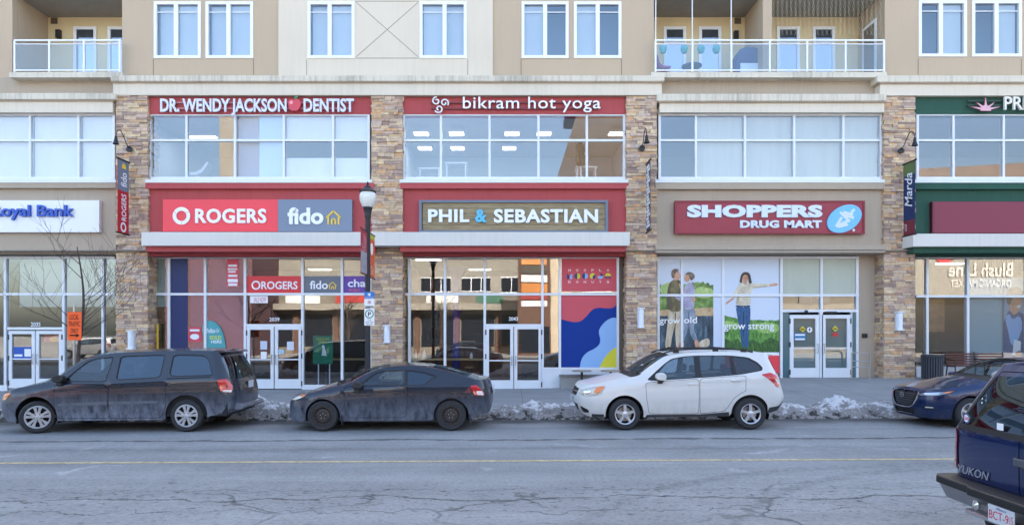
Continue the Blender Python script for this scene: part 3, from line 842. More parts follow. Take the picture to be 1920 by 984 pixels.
def door(px0, px1, py0, py1, handle, Y=YS - .02, m=m_alu, st=.11):
    """glazed aluminium shop door with pull handle, push bar and hinges"""
    x0, x1, z0, z1 = X(px0, Y), X(px1, Y), Z(py1, Y), Z(py0, Y); mb = MB(); yf, yb = Y - .05, Y + .03
    mb.box(x0, x0 + st, yf, yb, z0, z1).box(x1 - st, x1, yf, yb, z0, z1).box(x0 + st, x1 - st, yf + .002, yb - .002, z1 - st, z1).box(x0 + st, x1 - st, yf + .002, yb - .002, z0, z0 + .33)
    d = part('shop_door', mb, m)
    MB().face([(x0 + st, Y, z0 + .33), (x1 - st, Y, z0 + .33), (x1 - st, Y, z1 - st), (x0 + st, Y, z1 - st)]).build('pane', m_shopglass, d)
    zb = z0 + 1.02; h = MB().box(x0 + st, x1 - st, yf + .01, yb, zb - .02, zb + .02)
    h.build('push_bar', m_alu, d)
    hx = x1 - st / 2 if handle > 0 else x0 + st / 2; k = -handle
    MB().tube([(hx, yf, zb + .16), (hx, yf - .07, zb + .16), (hx + k * .0, yf - .07, zb - .16), (hx, yf, zb - .16)], .014, 8).build('handle', m_steel, d)
    hg = MB(); xh = x0 if handle > 0 else x1
    for z in (z0 + .18, (z0 + z1) / 2 + .05, z1 - .22): hg.box(xh - .022, xh + .022, yf - .012, yf, z - .09, z + .09)
    hg.build('hinge', m_hinge, d)
    return d
# Royal bank bay
f_royal = shopfront('bank_shopfront', -400, 217, [-330, -240, -150, -70, 12, 121, 194.5], doorspan=(16, 119), door_top=617, bottom=727)
door(18, 67, 620, 727, 1); door(69, 118, 620, 727, -1)
# phone shop bay
f_phone = shopfront('phone_shopfront', 291, 697, [318, 386, 460.5, 568, 642, 695], doorspan=(463, 567), bottom=726)
door(463.5, 514, 612, 728, 1); door(516, 566.5, 612, 728, -1)
# coffee bay
f_coffee = shopfront('coffee_shopfront', 756, 1160, [768, 834.5, 909, 1017, 1049.5, 1158], doorspan=(910, 1016), bottom=728)
door(911, 962.5, 611, 730, 1); door(964, 1015.5, 611, 730, -1)
# panels under the art windows
part('white_panel', pbox(1018, 1049, 692, 729, YS - .05, YS + .05), m_alu)
part('white_panel', pbox(1050, 1159, 692, 729, YS - .045, YS + .05), m_alu)
part('panel_rail', pbox(1018, 1159, 688.5, 693.5, YS - .08, YS - .051), m_alu)
# drug store bay
f_drug = shopfront('drug_store_shopfront', 1232, 1609, [1234, 1278, 1355, 1464, 1539, 1606], transom=553.5, doorspan=(1466, 1604), door_top=584, bottom=716)
door(1480, 1535, 590, 707, 1, st=.13); door(1540, 1594, 590, 707, -1, st=.13)
part('door_side_light', MB().box(X(1467, YS), X(1479, YS), YS - .03, YS - .02, Z(707, YS), Z(586, YS)).box(X(1596, YS), X(1604, YS), YS - .03, YS - .02, Z(707, YS), Z(586, YS)), mat('teal_glass', (74, 108, 116), .15, spec=.6))
part('door_post', MB().box(X(1535.5, YS), X(1539.5, YS), YS - .06, YS + .06, Z(707, YS), Z(584, YS)).box(X(1594.5, YS), X(1596.5, YS), YS - .06, YS + .06, Z(707, YS), Z(584, YS)), m_alu)
part('door_sensor', MB().box(X(1545, YS), X(1566, YS), YS - .14, YS - .071, Z(587, YS), Z(584, YS)), m_dark)
part('door_sensor', MB().lathe([(.01, -.05), (.07, -.03), (.07, .03), (.05, .05)], (X(1509, YS), YS - .11, Z(585, YS)), 'x', 14), m_dark, smooth=True)
part('recess_wall', pbox(1609.5, 1660, 474, 722, YS - .02, YS + .2), m_taupe2)
part('card_reader', MB().box(X(1615, YS), X(1625, YS), YS - .07, YS - .021, Z(633, YS), Z(625, YS)), m_dark, bevel=.01)
# blank burgundy sign bay: grocery shop
f_green = shopfront('grocery_shopfront', 1716, 2200, [1737, 1813, 1924, 2030, 2140], transom=555.5, bottom=692)
part('white_panel', pbox(1716, 2200, 693, 725, YS - .03, YS + .05), mat('grey_panel', (140, 146, 156), .6))
# returns beside pillars
part('shop_return', MB().box(X(293, YS), X(293, YS) + .02, YS + .09, 26, 0, Z(474, YS)).box(X(757, YS) - .02, X(757, YS), YS + .09, 26, 0, Z(474, YS)), mat('olive_return', (92, 92, 70), .8))
part('shop_return', pbox(1160, 1168, 474, 733, YS - .03, YS + .1), mat('bronze_return', (104, 92, 78), .7))

# ------------------------------------------------------------------ interiors
m_floor_in = mat('shop_floor', (120, 108, 96), .5, var=.15, vscale=1.5)
m_wall_in = mat('shop_wall', (110, 106, 100), .9, var=.05)
m_wood = mat('brown_wood', (126, 80, 48), .6, var=.25, vscale=2, stretch=(1, 6, 6))
m_woodl = mat('pale_wood', (196, 164, 118), .55, var=.15, vscale=2, stretch=(1, 6, 6))
part('shop_floor', MB().box(-40, 40, YS + .1, 31, -.08, .02), m_floor_in)
part('shop_back_wall', MB().box(-40, 40, 31, 31.2, 0, Z(474, YS)), m_wall_in)
mb = MB()
for px in (247, 726, 1203, 1687): mb.box(X(px, YS) - .15, X(px, YS) + .15, YS + .55, 31, 0, Z(474, YS))
part('shop_partition', mb, mat('shop_partition_paint', (96, 92, 86), .9))
# white display screens high in the bank and drug store windows
part('bank_bulkhead', MB().box(X(14, YS), X(216, YS), YS + .6, YS + .68, Z(574, YS), Z(482, YS)), mat('frosted_panel', (206, 216, 218), .6))
for a_, b_ in ((1466.5, 1536.5), (1541.5, 1603.5)): part('frosted_film', MB().box(X(a_, YS), X(b_, YS), YS - .012, YS - .006, Z(551, YS), Z(484, YS)), mat('pale_sage_film', (172, 180, 168), .25, var=.06, vscale=1.2, stretch=(2, 1, .4)))
part('door_film', MB().box(X(1486, YS), X(1529, YS), YS + .07, YS + .08, Z(700, YS), Z(595, YS)).box(X(1546, YS), X(1589, YS), YS + .07, YS + .08, Z(700, YS), Z(595, YS)), mat('sea_green_film', (92, 134, 140), .5))
mb = MB().box(X(321, YS), X(352, YS), YS - .012, YS - .006, Z(724, YS), Z(484, YS)).box(X(353.2, YS), X(384, YS), YS + .12, YS + .13, Z(724, YS), Z(484, YS)).box(X(388, YS), X(458, YS), YS + .14, YS + .15, Z(724, YS), Z(484, YS))
part('navy_window_film', mb, mat('navy_film', (14, 34, 92), .5))
part('frosted_side_panel', MB().box(X(294, YS), X(317, YS), YS + .05, YS + .06, Z(575, YS), Z(484, YS)), mat('pale_green_film', (180, 192, 180), .6))
part('wood_side_panel', MB().box(X(294, YS), X(317, YS), YS + .045, YS + .065, Z(607, YS), Z(575.5, YS)), m_wood)
mb = MB().box(X(1815, YS), X(1922, YS), YS + .1, YS + .11, Z(690, YS), Z(520, YS))
part('pale_window_film', mb, mat('pale_teal_film', (150, 178, 190), .6))
part('paper_cover', MB().box(X(1739, YS), X(1776, YS), YS + .15, YS + .17, Z(622, YS), Z(558, YS)).box(X(1739, YS), X(1774, YS), YS + .13, YS + .149, Z(586, YS), Z(574, YS)), mat('kraft_paper', (150, 110, 74), .8, var=.3, vscale=3))
part('shop_partition', MB().box(X(1774, YS), X(1813, YS), 26, 26.1, 0, 5), mat('olive_wall', (86, 90, 68), .9))
def lightpanel(name, x, y, z, w, d, label, group, col=(255, 250, 238), e=9):
    o = thing(name, label, 'ceiling light', (x, y, z), group)
    MB().box(x - w / 2 - .03, x + w / 2 + .03, y - d / 2 - .03, y + d / 2 + .03, z - .03, z + .03).build('frame', m_vinyl, o)
    MB().box(x - w / 2, x + w / 2, y - d / 2, y + d / 2, z - .045, z - .031).build('diffuser', mat('lit_diffuser_%d' % e, col, emit=e), o)
    return o
zc2 = Z(213, YW) - .22
for px, y in ((790, 25.6), (856, 25.6), (960, 25.6), (1020, 25.6), (1155, 25.6), (797, 27.6), (858, 27.6), (955, 27.6)):
    lightpanel('ceiling_light', X(px, y), y, zc2, .5, .4, 'bright square ceiling light behind the hot yoga windows', 'ceiling lights behind the hot yoga windows', e=2.6)
lightpanel('ceiling_light', X(378, 26), 26, zc2, 1.1, .22, 'long bright ceiling strip light behind the dentist windows', None, e=3)
for px, y in ((600, 29),):  # added lamp, hidden from view, to brighten the dark interior
    lightpanel('ceiling_light', X(px, y), y, 4.75, .9, .3, 'added unseen ceiling light inside the phone shop', None, (255, 226, 190), 2)
for px, y in ((803, 25.2), (900, 29)):  # the rear one is an added, unseen lamp lighting the room
    lightpanel('ceiling_light', X(px, y), y, 4.75, .9, .3, 'warm ceiling light inside the coffee shop', 'ceiling lights inside the coffee shop', (255, 222, 180), 2)
for px, y in ((170, 28),):
    lightpanel('ceiling_light', X(px, y), y, 4.75, .9, .3, 'ceiling light inside the bank', None, (255, 240, 214), 2)
lightpanel('ceiling_light', X(1780, 26.5), 26.5, 4.75, 1.1, .4, 'ceiling light inside the grocery shop beside the bin', None, (255, 214, 150), 2)

# furniture seen through the glass
def simple_desk(name, label, px0, px1, Y, top_py, m, depth=.7, cat='counter', floor=.02, legs=True):
    x0, x1, zt = X(px0, Y), X(px1, Y), Z(top_py, Y)
    o = thing(name, label, cat, ((x0 + x1) / 2, Y, floor))
    MB().box(x0, x1, Y, Y + depth, zt - .06, zt).build('top', m, o)
    if legs:
        for lx in (x0 + .08, x1 - .14):
            MB().box(lx, lx + .06, Y + .06, Y + .12, floor, zt - .061).build('leg', m_dark, o)
            MB().box(lx, lx + .06, Y + depth - .12, Y + depth - .06, floor, zt - .061).build('leg', m_dark, o)
    else:
        MB().box(x0 + .03, x1 - .03, Y + .05, Y + depth - .02, floor, zt - .061).build('front_panel', m_wood, o)
    return o
simple_desk('window_bar', 'pale wood window bar behind the coffee shop glass', 772, 906, YS + .35, 672, m_woodl, .45)
simple_desk('shop_counter', 'long brown wood counter inside the phone shop behind its doors', 500, 560, 27, 660, m_wood, .8, legs=False)
simple_desk('display_table', 'small display table behind the phone shop window', 600, 690, 26, 672, m_woodl, .8)
simple_desk('cafe_counter', 'dark serving counter at the back of the coffee shop', 800, 980, 28.5, 645, m_wood, .9, legs=False)
mb = MB().lathe([(.16, 0), (.16, 4.0), (.24, 4.15), (.5, 4.45)], (X(855, 25.6), 25.6, .02), 'z', 20)
part('purple_column', mb, mat('purple_paint', (66, 60, 140), .5), smooth=True)
o = thing('television', 'dark screen on a stand behind the coffee shop window', 'television', (X(822, 25.4), 25.4, .02))
MB().box(X(800, 25.4), X(834, 25.4), 25.4, 25.46, Z(636, 25.4), Z(612, 25.4)).build('screen', mat('black_glass', (14, 15, 18), .1), o)
MB().tube([(X(817, 25.4), 25.43, .02), (X(817, 25.4), 25.43, Z(636, 25.4))], .03).build('stand', m_dark, o)
# treatment rooms upstairs: a dental chair, desks
o = thing('dental_chair', 'white dental chair behind the dentist window', 'chair', (X(370, 25.5), 25.5, Z(338, YW)))
zf2 = Z(339, YW)
MB().prism(chaikin([(X(352, 25.5), zf2 + .5), (X(380, 25.5), zf2 + .5), (X(396, 25.5), zf2 + .95), (X(392, 25.5), zf2 + 1.0), (X(378, 25.5), zf2 + .62), (X(352, 25.5), zf2 + .6)], 1), 25.3, 25.8).build('seat', mat('pale_vinyl', (206, 216, 226), .4), o)
MB().lathe([(.3, 0), (.3, .06), (.08, .1), (.08, .5)], (X(370, 25.5), 25.55, zf2), 'z', 16).build('base', m_alu, o)
def up_desk(px0, px1, lab, h=.75, Y=25.2):
    x0, x1 = X(px0, Y), X(px1, Y)
    o = thing('desk', lab, 'desk', ((x0 + x1) / 2, Y, zf2))
    MB().box(x0, x1, Y, Y + .7, zf2 + h - .05, zf2 + h).build('top', m_vinyl, o)
    MB().box(x0 + .04, x0 + .09, Y + .05, Y + .65, zf2, zf2 + h - .051).build('leg', m_alu, o)
    MB().box(x1 - .09, x1 - .04, Y + .05, Y + .65, zf2, zf2 + h - .051).build('leg', m_alu, o)
    return o
up_desk(784, 826, 'white desk in the first hot yoga window'); up_desk(834, 876, 'white desk in the second hot yoga window', .95); up_desk(1080, 1120, 'white desk beside the dummy in the hot yoga window', .8)
o = thing('dress_form', 'black and white dressed dummy behind the hot yoga window', 'mannequin', (X(1089, 25), 25, zf2))
MB().lathe([(.02, .75), (.16, .8), (.2, 1.0), (.14, 1.2), (.2, 1.42), (.17, 1.52), (.06, 1.58), (.05, 1.68)], (X(1089, 25), 25, zf2), 'z', 18).build('torso', m_black, o, smooth=True)
MB().lathe([(.22, 0), (.22, .03), (.03, .05), (.03, .76)], (X(1089, 25), 25, zf2), 'z', 14).build('stand', m_alu, o, smooth=True)

# ------------------------------------------------------------------ window graphics
def gfx(o, name, polys, Y, layer=0):
    """flat coloured shapes of a printed film, each colour 2 mm in front of the last; polys: (material, [px points])"""
    for i, (m, pts) in enumerate(polys):
        mb = MB()
        for k, p in enumerate(pts if isinstance(pts[0], list) else [pts]):
            v, f = fill([(X(a, Y), Z(b, Y)) for a, b in p], res=9)
            mb.mesh([(q[0], Y - .002 * (i + layer) - .0004 * k, q[1]) for q in v], f)
        mb.build(name, m, o, fix=False)
def flat(name, rgb, **k): return mat(name, rgb, k.pop('rough', .45), **k)
YD = YS - .012      # films sit just outside the glass
def film(name, label, cat, px0, px1, py0, py1, m, Y=YD):
    o = thing(name, label, cat, (X((px0 + px1) / 2, Y), Y, Z(py1, Y)))
    MB().box(X(px0, Y), X(px1, Y), Y, Y + .006, Z(py1, Y), Z(py0, Y)).build('sheet', m, o)
    return o
def oring(mb, cx, cz, r, y, th=.34, seg=28):
    """the broken ring mark of the phone company: three thick arcs"""
    for k in range(3):
        a0 = k * 2 * PI / 3 + .5; a1 = a0 + 2 * PI / 3 - .06
        out = [(cx + r * math.cos(a0 + (a1 - a0) * i / 10), cz + r * math.sin(a0 + (a1 - a0) * i / 10)) for i in range(11)]
        inn = [(cx + r * (1 - th) * math.cos(a1 + .25 - (a1 - a0) * i / 10), cz + r * (1 - th) * math.sin(a1 + .25 - (a1 - a0) * i / 10)) for i in range(11)]
        pl = out + inn
        v, f = fill(pl, res=r)
        mb.mesh([(q[0], y, q[1]) for q in v], f)
def house(mb, px0, px1, py0, py1, Y, y, w=1.0, n=5):
    """little line-drawn house with an arch and two posts"""
    x0, x1, z0, z1 = X(px0, Y), X(px1, Y), Z(py1, Y), Z(py0, Y); W = x1 - x0; H = z1 - z0; t = W * .10 * w
    def bar(a, b):
        a = Vector((x0 + a[0] * W, 0, z0 + a[1] * H)); b = Vector((x0 + b[0] * W, 0, z0 + b[1] * H)); d = (b - a).normalized(); q = Vector((-d.z, 0, d.x)) * t / 2
        mb.face([((a + q).x, y, (a + q).z), ((b + q).x, y, (b + q).z), ((b - q).x, y, (b - q).z), ((a - q).x, y, (a - q).z)])
    bar((0, .5), (.5, 1)); bar((.5, 1), (1, .5)); bar((.14, .0), (.14, .6)); bar((.86, 0), (.86, .6))
    bar((.38, 0), (.38, .34)); bar((.64, 0), (.64, .3)); bar((.38, .34), (.5, .44)); bar((.5, .44), (.64, .3))
m_wht = flat('sign_white', (236, 238, 242)); m_txt = flat('white_letter', (232, 236, 244), rough=.4)
m_rog = mat('sign_red', (236, 68, 80), .35, spec=.4); m_fid = mat('sign_slate', (112, 126, 148), .35); m_yel = flat('fido_yellow', (240, 204, 60))
m_purp = flat('sign_purple', (96, 58, 158)); m_oran = flat('orange_letter', (232, 110, 60))
# small signs along the phone shop transom
o = film('window_sign', 'small red white-lettered phone sign above the phone shop doors', 'sign', 463, 566, 517.5, 550, mat('film_red', (214, 42, 52), .4))
y = YD - .004; mb = MB(); letters(mb, 'ROGERS', X(490, YD), X(558, YD), Z(542, YD), Z(527.5, YD), y, bold=.02); oring(mb, X(480, YD), Z(534.5, YD), X(488.5, YD) - X(480, YD), y); mb.build('lettering', m_txt, o, fix=False)
o = film('window_sign', 'small grey phone sign with yellow house above the shop window', 'sign', 570, 641, 517.5, 550, mat('film_grey', (98, 106, 122), .4))
mb = MB(); letters(mb, 'fido', X(581, YD), X(615, YD), Z(542, YD), Z(526, YD), y, bold=.02); mb.build('lettering', m_txt, o, fix=False)
mb = MB(); house(mb, 616, 631, 529, 542, YD, y, 1.1); mb.build('logo', m_yel, o, fix=False)
o = film('window_sign', 'small purple window sign half behind the street lamp', 'sign', 644, 694, 517.5, 550, m_purp)
mb = MB(); letters(mb, 'chatr', X(652, YD), X(703, YD), Z(538, YD), Z(523.5, YD), y, bold=.02); mb2 = MB(); letters(mb2, 'MOBILE', X(654, YD), X(674, YD), Z(547, YD), Z(541.5, YD), y)
# keep only what fits on the sign
mb = MB(); letters(mb, 'cha', X(652, YD), X(686, YD), Z(538, YD), Z(523.5, YD), y, bold=.02); mb.build('lettering', m_txt, o, fix=False); mb2.build('small_lettering', m_oran, o, fix=False)
# teal flag sign
Yt = YS - .03
o = thing('flag_sign', 'teal rounded flag sign reading sold here in the navy phone shop window', 'sign', (X(405, Yt), Yt, Z(670, Yt)))
pts = [(383, 660), (384, 640), (379, 620), (379.5, 610), (386, 602), (396, 600.5), (408, 606), (418, 622), (423, 645), (424, 668), (400, 668)]
v, f = fill([(X(a, Yt), Z(b, Yt)) for a, b in chaikin(pts, 2)], res=.2)
MB().mesh([(p[0], Yt, p[1]) for p in v], f).build('panel', flat('teal_print', (72, 158, 164)), o, fix=False)
mb = MB(); letters(mb, 'fido', X(386, Yt), X(403, Yt), Z(624, Yt), Z(615, Yt), Yt - .003, bold=.02); letters(mb, 'HERE', X(396, Yt), X(416, Yt), Z(643, Yt), Z(637.5, Yt), Yt - .003, bold=.02); house(mb, 404, 411, 616, 623, Yt, Yt - .003); mb.build('lettering', m_txt, o, fix=False)
mb = MB(); letters(mb, 'SOLD', X(393, Yt), X(415, Yt), Z(636, Yt), Z(629, Yt), Yt - .003, bold=.03); mb.build('sold_lettering', flat('lime_letter', (208, 222, 80)), o, fix=False)
# red sale posters
def smallposter(label, px0, px1, py0, py1, rgb, lines, Y=YD):
    o = film('poster', label, 'poster', px0, px1, py0, py1, flat('poster_%d_%d_%d' % rgb, rgb), Y)
    n = len(lines)
    mb = MB()
    for i, s in enumerate(lines):
        h = (py1 - py0) / n; a = py0 + h * i
        letters(mb, s, X(px0 + (px1 - px0) * .12, Y), X(px1 - (px1 - px0) * .12, Y), Z(a + h * .8, Y), Z(a + h * .25, Y), Y - .004, bold=.02)
    mb.build('lettering', m_txt, o, fix=False)
    return o
m_pink = flat('pink_print', (206, 60, 84))
o = film('poster', 'tall pink and white poster high in the navy phone shop window', 'poster', 425, 447, 486, 537, m_pink)
mb = MB()
for a, b, c, d in ((428, 444, 496, 500), (427, 445, 503, 506), (428, 442, 508, 511), (428, 445, 515, 519), (427, 446, 523, 529), (428, 445, 531, 536)): mb.box(X(a, YD), X(b, YD), YD - .004, YD - .002, Z(d, YD), Z(c, YD))
mb.build('white_bands', m_txt, o)
o = film('poster', 'square pink poster low in the navy phone shop window', 'poster', 353.5, 377, 613, 640, m_pink)
mb = MB().box(X(356, YD), X(374, YD), YD - .004, YD - .002, Z(621, YD), Z(617, YD)).disc((X(365, YD), YD - .003, Z(631, YD)), .16, rz=.1); mb.build('white_print', m_txt, o)
# green poster on its stand
o = film('poster', 'green dazzling deals poster on a stand in the phone shop window', 'poster', 587, 624, 629, 682, mat('poster_green', (16, 122, 92), .4), YS + .12)
Yp = YS + .118; mb = MB(); letters(mb, 'DAZZLING', X(593, Yp), X(617, Yp), Z(637, Yp), Z(633, Yp), Yp - .003, bold=.01); letters(mb, 'DEALS', X(597, Yp), X(613, Yp), Z(643, Yp), Z(639, Yp), Yp - .003, bold=.01)
mb.build('lettering', flat('lime_letter', (208, 222, 80)), o, fix=False)
v, f = fill([(X(a, Yp), Z(b, Yp)) for a, b in ((603, 666), (605, 652), (603, 649), (606, 646), (609, 649), (609, 653), (613, 667))], res=.1)
MB().mesh([(p[0], Yp - .003, p[1]) for p in v], f).build('bottle_picture', m_wht, o, fix=False)
MB().box(X(594, YS), X(596, YS), YS + .13, YS + .16, .02, Z(682, YS)).box(X(615, YS), X(617, YS), YS + .13, YS + .16, .02, Z(682, YS)).build('stand', m_alu, o)
# sale strips over the phone shop doors, papers on doors
o = film('window_sticker', 'white and pink sale strips under the red phone sign', 'sticker', 469, 502, 554.5, 568, m_wht)
mb = MB(); letters(mb, 'SALE NOW', X(476, YD), X(499, YD), Z(566, YD), Z(557, YD), YD - .003); mb.build('lettering', m_pink, o, fix=False)
YN = YS - .05
for n, (lab, a, b, c, d, col) in enumerate((('small paper notice on the left phone shop door', 488, 501, 639, 655, (196, 204, 222)), ('white torn paper notice low on the left phone shop door', 489, 500, 659, 672, (232, 234, 236)),
        ('pale blue notice on the right phone shop door', 521, 533, 655, 663, (168, 196, 214)), ('small paper notice on the right side of the right phone shop door', 538, 551, 640, 656, (206, 212, 226)))):
    film('door_notice', lab, 'notice', a, b, c, d, flat('paper_%d' % n, col), YN)
def number(s, px0, px1, py0, py1, label):
    mb = MB(); letters(mb, s, X(px0, YD), X(px1, YD), Z(py1, YD), Z(py0, YD), YD - .002, bold=.015)
    return tag(mb.build('door_number', m_txt, fix=False), label, 'number')
number('2035', 58, 76, 604, 611.5, 'white number 2035 over the bank doors'); number('2043', 954, 971, 594, 601, 'white number 2043 over the coffee shop doors'); number('2039', 505, 524, 595, 602, 'white number 2039 over the phone shop doors')
# bank door graphics
o = film('door_notice', 'blue bank notice on the left bank door', 'notice', 25, 61, 650, 673, flat('bank_blue', (22, 82, 176)), YN)
MB().box(X(27, YN), X(42, YN), YN - .004, YN - .002, Z(668, YN), Z(664, YN)).box(X(46, YN), X(58, YN), YN - .004, YN - .002, Z(668, YN), Z(654, YN)).build('white_print', m_wht, o)
o = film('poster', 'red and orange poster behind the right bank door', 'poster', 82, 112, 628, 641, flat('poster_red2', (214, 58, 60)), YS + .06)
MB().disc((X(100, YS), YS + .058, Z(636, YS)), .18, rz=.09).build('orange_print', flat('orange_print', (240, 160, 60)), o)
# hoopla art window
m_coral = flat('coral_print', (206, 88, 98), rough=.8); m_ultra = flat('ultramarine_print', (0, 52, 140), rough=.85); m_sky = flat('pale_blue_print', (138, 180, 228), rough=.5); m_lime = flat('citron_print', (216, 208, 52), rough=.5)
o = film('window_poster', 'coral doughnut poster with small round emblems in the upper coffee shop window', 'poster', 1053, 1156, 484, 546, m_coral)
mb = MB(); cs = [1068 + 14.4 * i for i in range(6)]
for ch, c in zip('HOOPLA', cs): letters(mb, ch, X(c - 2.2, YD), X(c + 2.2, YD), Z(508.5, YD), Z(504.5, YD), YD - .003, bold=.01)
for ch, c in zip('DONUTS', cs): letters(mb, ch, X(c - 2.2, YD), X(c + 2.2, YD), Z(530.5, YD), Z(526.5, YD), YD - .003, bold=.01)
mb.build('lettering', m_wht, o, fix=False)
def half(c, a0, a1, r=5.6, n=14): return [(c, 517.5)] + [(c + r * math.cos(a0 + (a1 - a0) * i / n), 517.5 - r * math.sin(a0 + (a1 - a0) * i / n)) for i in range(n + 1)]
H_ = PI / 2
nav = [[(cs[0] - 5, 512), (cs[0], 517), (cs[0] - .5, 523), (cs[0] - 5, 523)], half(cs[1], H_, 3 * H_), half(cs[2], H_, 3 * H_), half(cs[3], -H_, 0.6), half(cs[4], 0, PI * .5), [(cs[5] - 5, 523), (cs[5] - 5, 518.5), (cs[5] + 5, 518.5), (cs[5] + 5, 523), (cs[5], 520)]]
pal = [[(cs[0] + 5, 512), (cs[0] + .5, 517), (cs[0] + .5, 523), (cs[0] + 5, 523)], half(cs[2], -H_, H_), half(cs[4], PI, 2 * PI)]
yel = [half(cs[1], -H_, H_), half(cs[3], H_ * .4, 3 * H_), half(cs[5], 0, PI)]
gfx(o, 'emblem', [(flat('navy_print', (34, 40, 104)), nav), (m_sky, pal), (m_lime, yel)], YD, 1.5)
o = film('window_poster', 'large abstract mural of coral, blue and yellow waves in the coffee shop window', 'poster', 1051, 1157, 553, 689, m_coral)
blue = chaikin([(1051, 598), (1062, 601), (1076, 604), (1088, 603), (1098, 595), (1110, 580), (1122, 576), (1136, 578), (1150, 577.5), (1157, 570), (1157, 570)], 2, False) + [(1157, 689), (1051, 689)]
pale = chaikin([(1157, 596), (1148, 595), (1136, 601), (1126, 612), (1122, 622), (1126, 636), (1124, 646), (1114, 654), (1100, 660), (1090, 672), (1087, 689)], 2, False) + [(1157, 689)]
citr = chaikin([(1157, 650), (1146, 656), (1136, 667), (1128, 680), (1124, 689)], 2, False) + [(1157, 689)]
gfx(o, 'wave', [(m_ultra, blue), (m_sky, pale), (m_lime, citr)], YD, 1)

# couple and girl posters of the drug store
def grassmat(name, cols, sc, st=(1, 1, 1)):
    m = bpy.data.materials.new(name); m.use_nodes = True; nt = m.node_tree; b = nt.nodes['Principled BSDF']; b.inputs['Roughness'].default_value = .5
    tc = nn(m, 'ShaderNodeTexCoord'); mp = nn(m, 'ShaderNodeMapping'); mp.inputs['Scale'].default_value = st; n = nn(m, 'ShaderNodeTexNoise'); n.inputs['Scale'].default_value = sc; n.inputs['Detail'].default_value = 7
    n.inputs['Roughness'].default_value = .7
    cr = nn(m, 'ShaderNodeValToRGB'); e = cr.color_ramp.elements
    while len(e) < len(cols): e.new(.5)
    for i, c in enumerate(cols): e[i].position = .3 + .4 * i / (len(cols) - 1); e[i].color = lin(c)
    L = nt.links; L.new(tc.outputs['Object'], mp.inputs[0]); L.new(mp.outputs[0], n.inputs[0]); L.new(n.outputs['Fac'], cr.inputs[0]); L.new(cr.outputs[0], b.inputs['Base Color'])
    return m
m_psky = flat('printed_sky', (206, 216, 232)); m_ptree = grassmat('printed_trees', [(36, 60, 26), (84, 118, 50), (134, 160, 84), (186, 204, 130)], 3.2)
m_pgrass = grassmat('printed_grass', [(24, 62, 20), (62, 116, 44), (104, 156, 68), (160, 196, 112)], 4.5, (2.4, 1, .8)); m_pwater = grassmat('printed_water', [(14, 24, 34), (36, 52, 66), (62, 88, 104), (120, 148, 164)], 2.4, (2.4, 1, .5))
m_sand = grassmat('printed_sand', [(150, 116, 78), (196, 164, 124), (214, 188, 150)], 3); m_skin = grassmat('printed_skin', [(168, 112, 84), (204, 152, 122), (222, 178, 150)], 4); m_olive = grassmat('printed_olive', [(70, 62, 38), (108, 97, 64), (140, 128, 90)], 4, (1.5, 1, 1)); m_beige = grassmat('printed_beige', [(158, 142, 114), (200, 186, 160), (218, 208, 188)], 3.5, (2, 1, .7))
m_lilac = grassmat('printed_lilac', [(120, 112, 142), (168, 162, 186), (198, 194, 212)], 4, (1.5, 1, 1)); m_jean = grassmat('printed_grey_blue', [(86, 98, 118), (128, 140, 158), (164, 174, 188)], 5, (2, 1, .8)); m_denim = grassmat('printed_denim', [(20, 54, 96), (34, 84, 132), (60, 114, 160)], 6, (3, 1, 1)); m_hair = flat('printed_hair', (62, 46, 38)); m_blond = flat('printed_blond', (150, 118, 84)); m_knit = grassmat('printed_knit', [(176, 164, 138), (212, 202, 180), (228, 220, 202)], 4)
o = film('window_poster', 'grow old poster of an embracing couple beside a lake', 'poster', 1232.5, 1353, 485, 700, m_psky)
def blob(pts, it=2): return chaikin(pts, it)
rp = random.Random(5)
def bushy(x0, x1, f, amp=3.0):
    out = []; x = x0
    while x < x1:
        out.append((x, f(x) + rp.uniform(-amp, amp) * .8)); x += rp.uniform(.8, 2.2)
    return out + [(x1, f(x1))]
trees = bushy(1233, 1337.5, lambda x: 532 + 5 * math.sin((x - 1233) / 17.0) - 5 * math.exp(-((x - 1262) / 9) ** 2) + (x - 1233) * .03) + [(1337.5, 582), (1233, 584)]
m_shade = flat('printed_shade', (84, 76, 60)); m_oldhair = grassmat('printed_grey_brown_hair', [(74, 60, 50), (112, 94, 80), (150, 134, 118)], 8); m_dkjean = flat('printed_dark_jean', (98, 108, 128)); m_pale = grassmat('printed_pale_leaves', [(140, 168, 88), (176, 196, 120), (206, 216, 156)], 5)
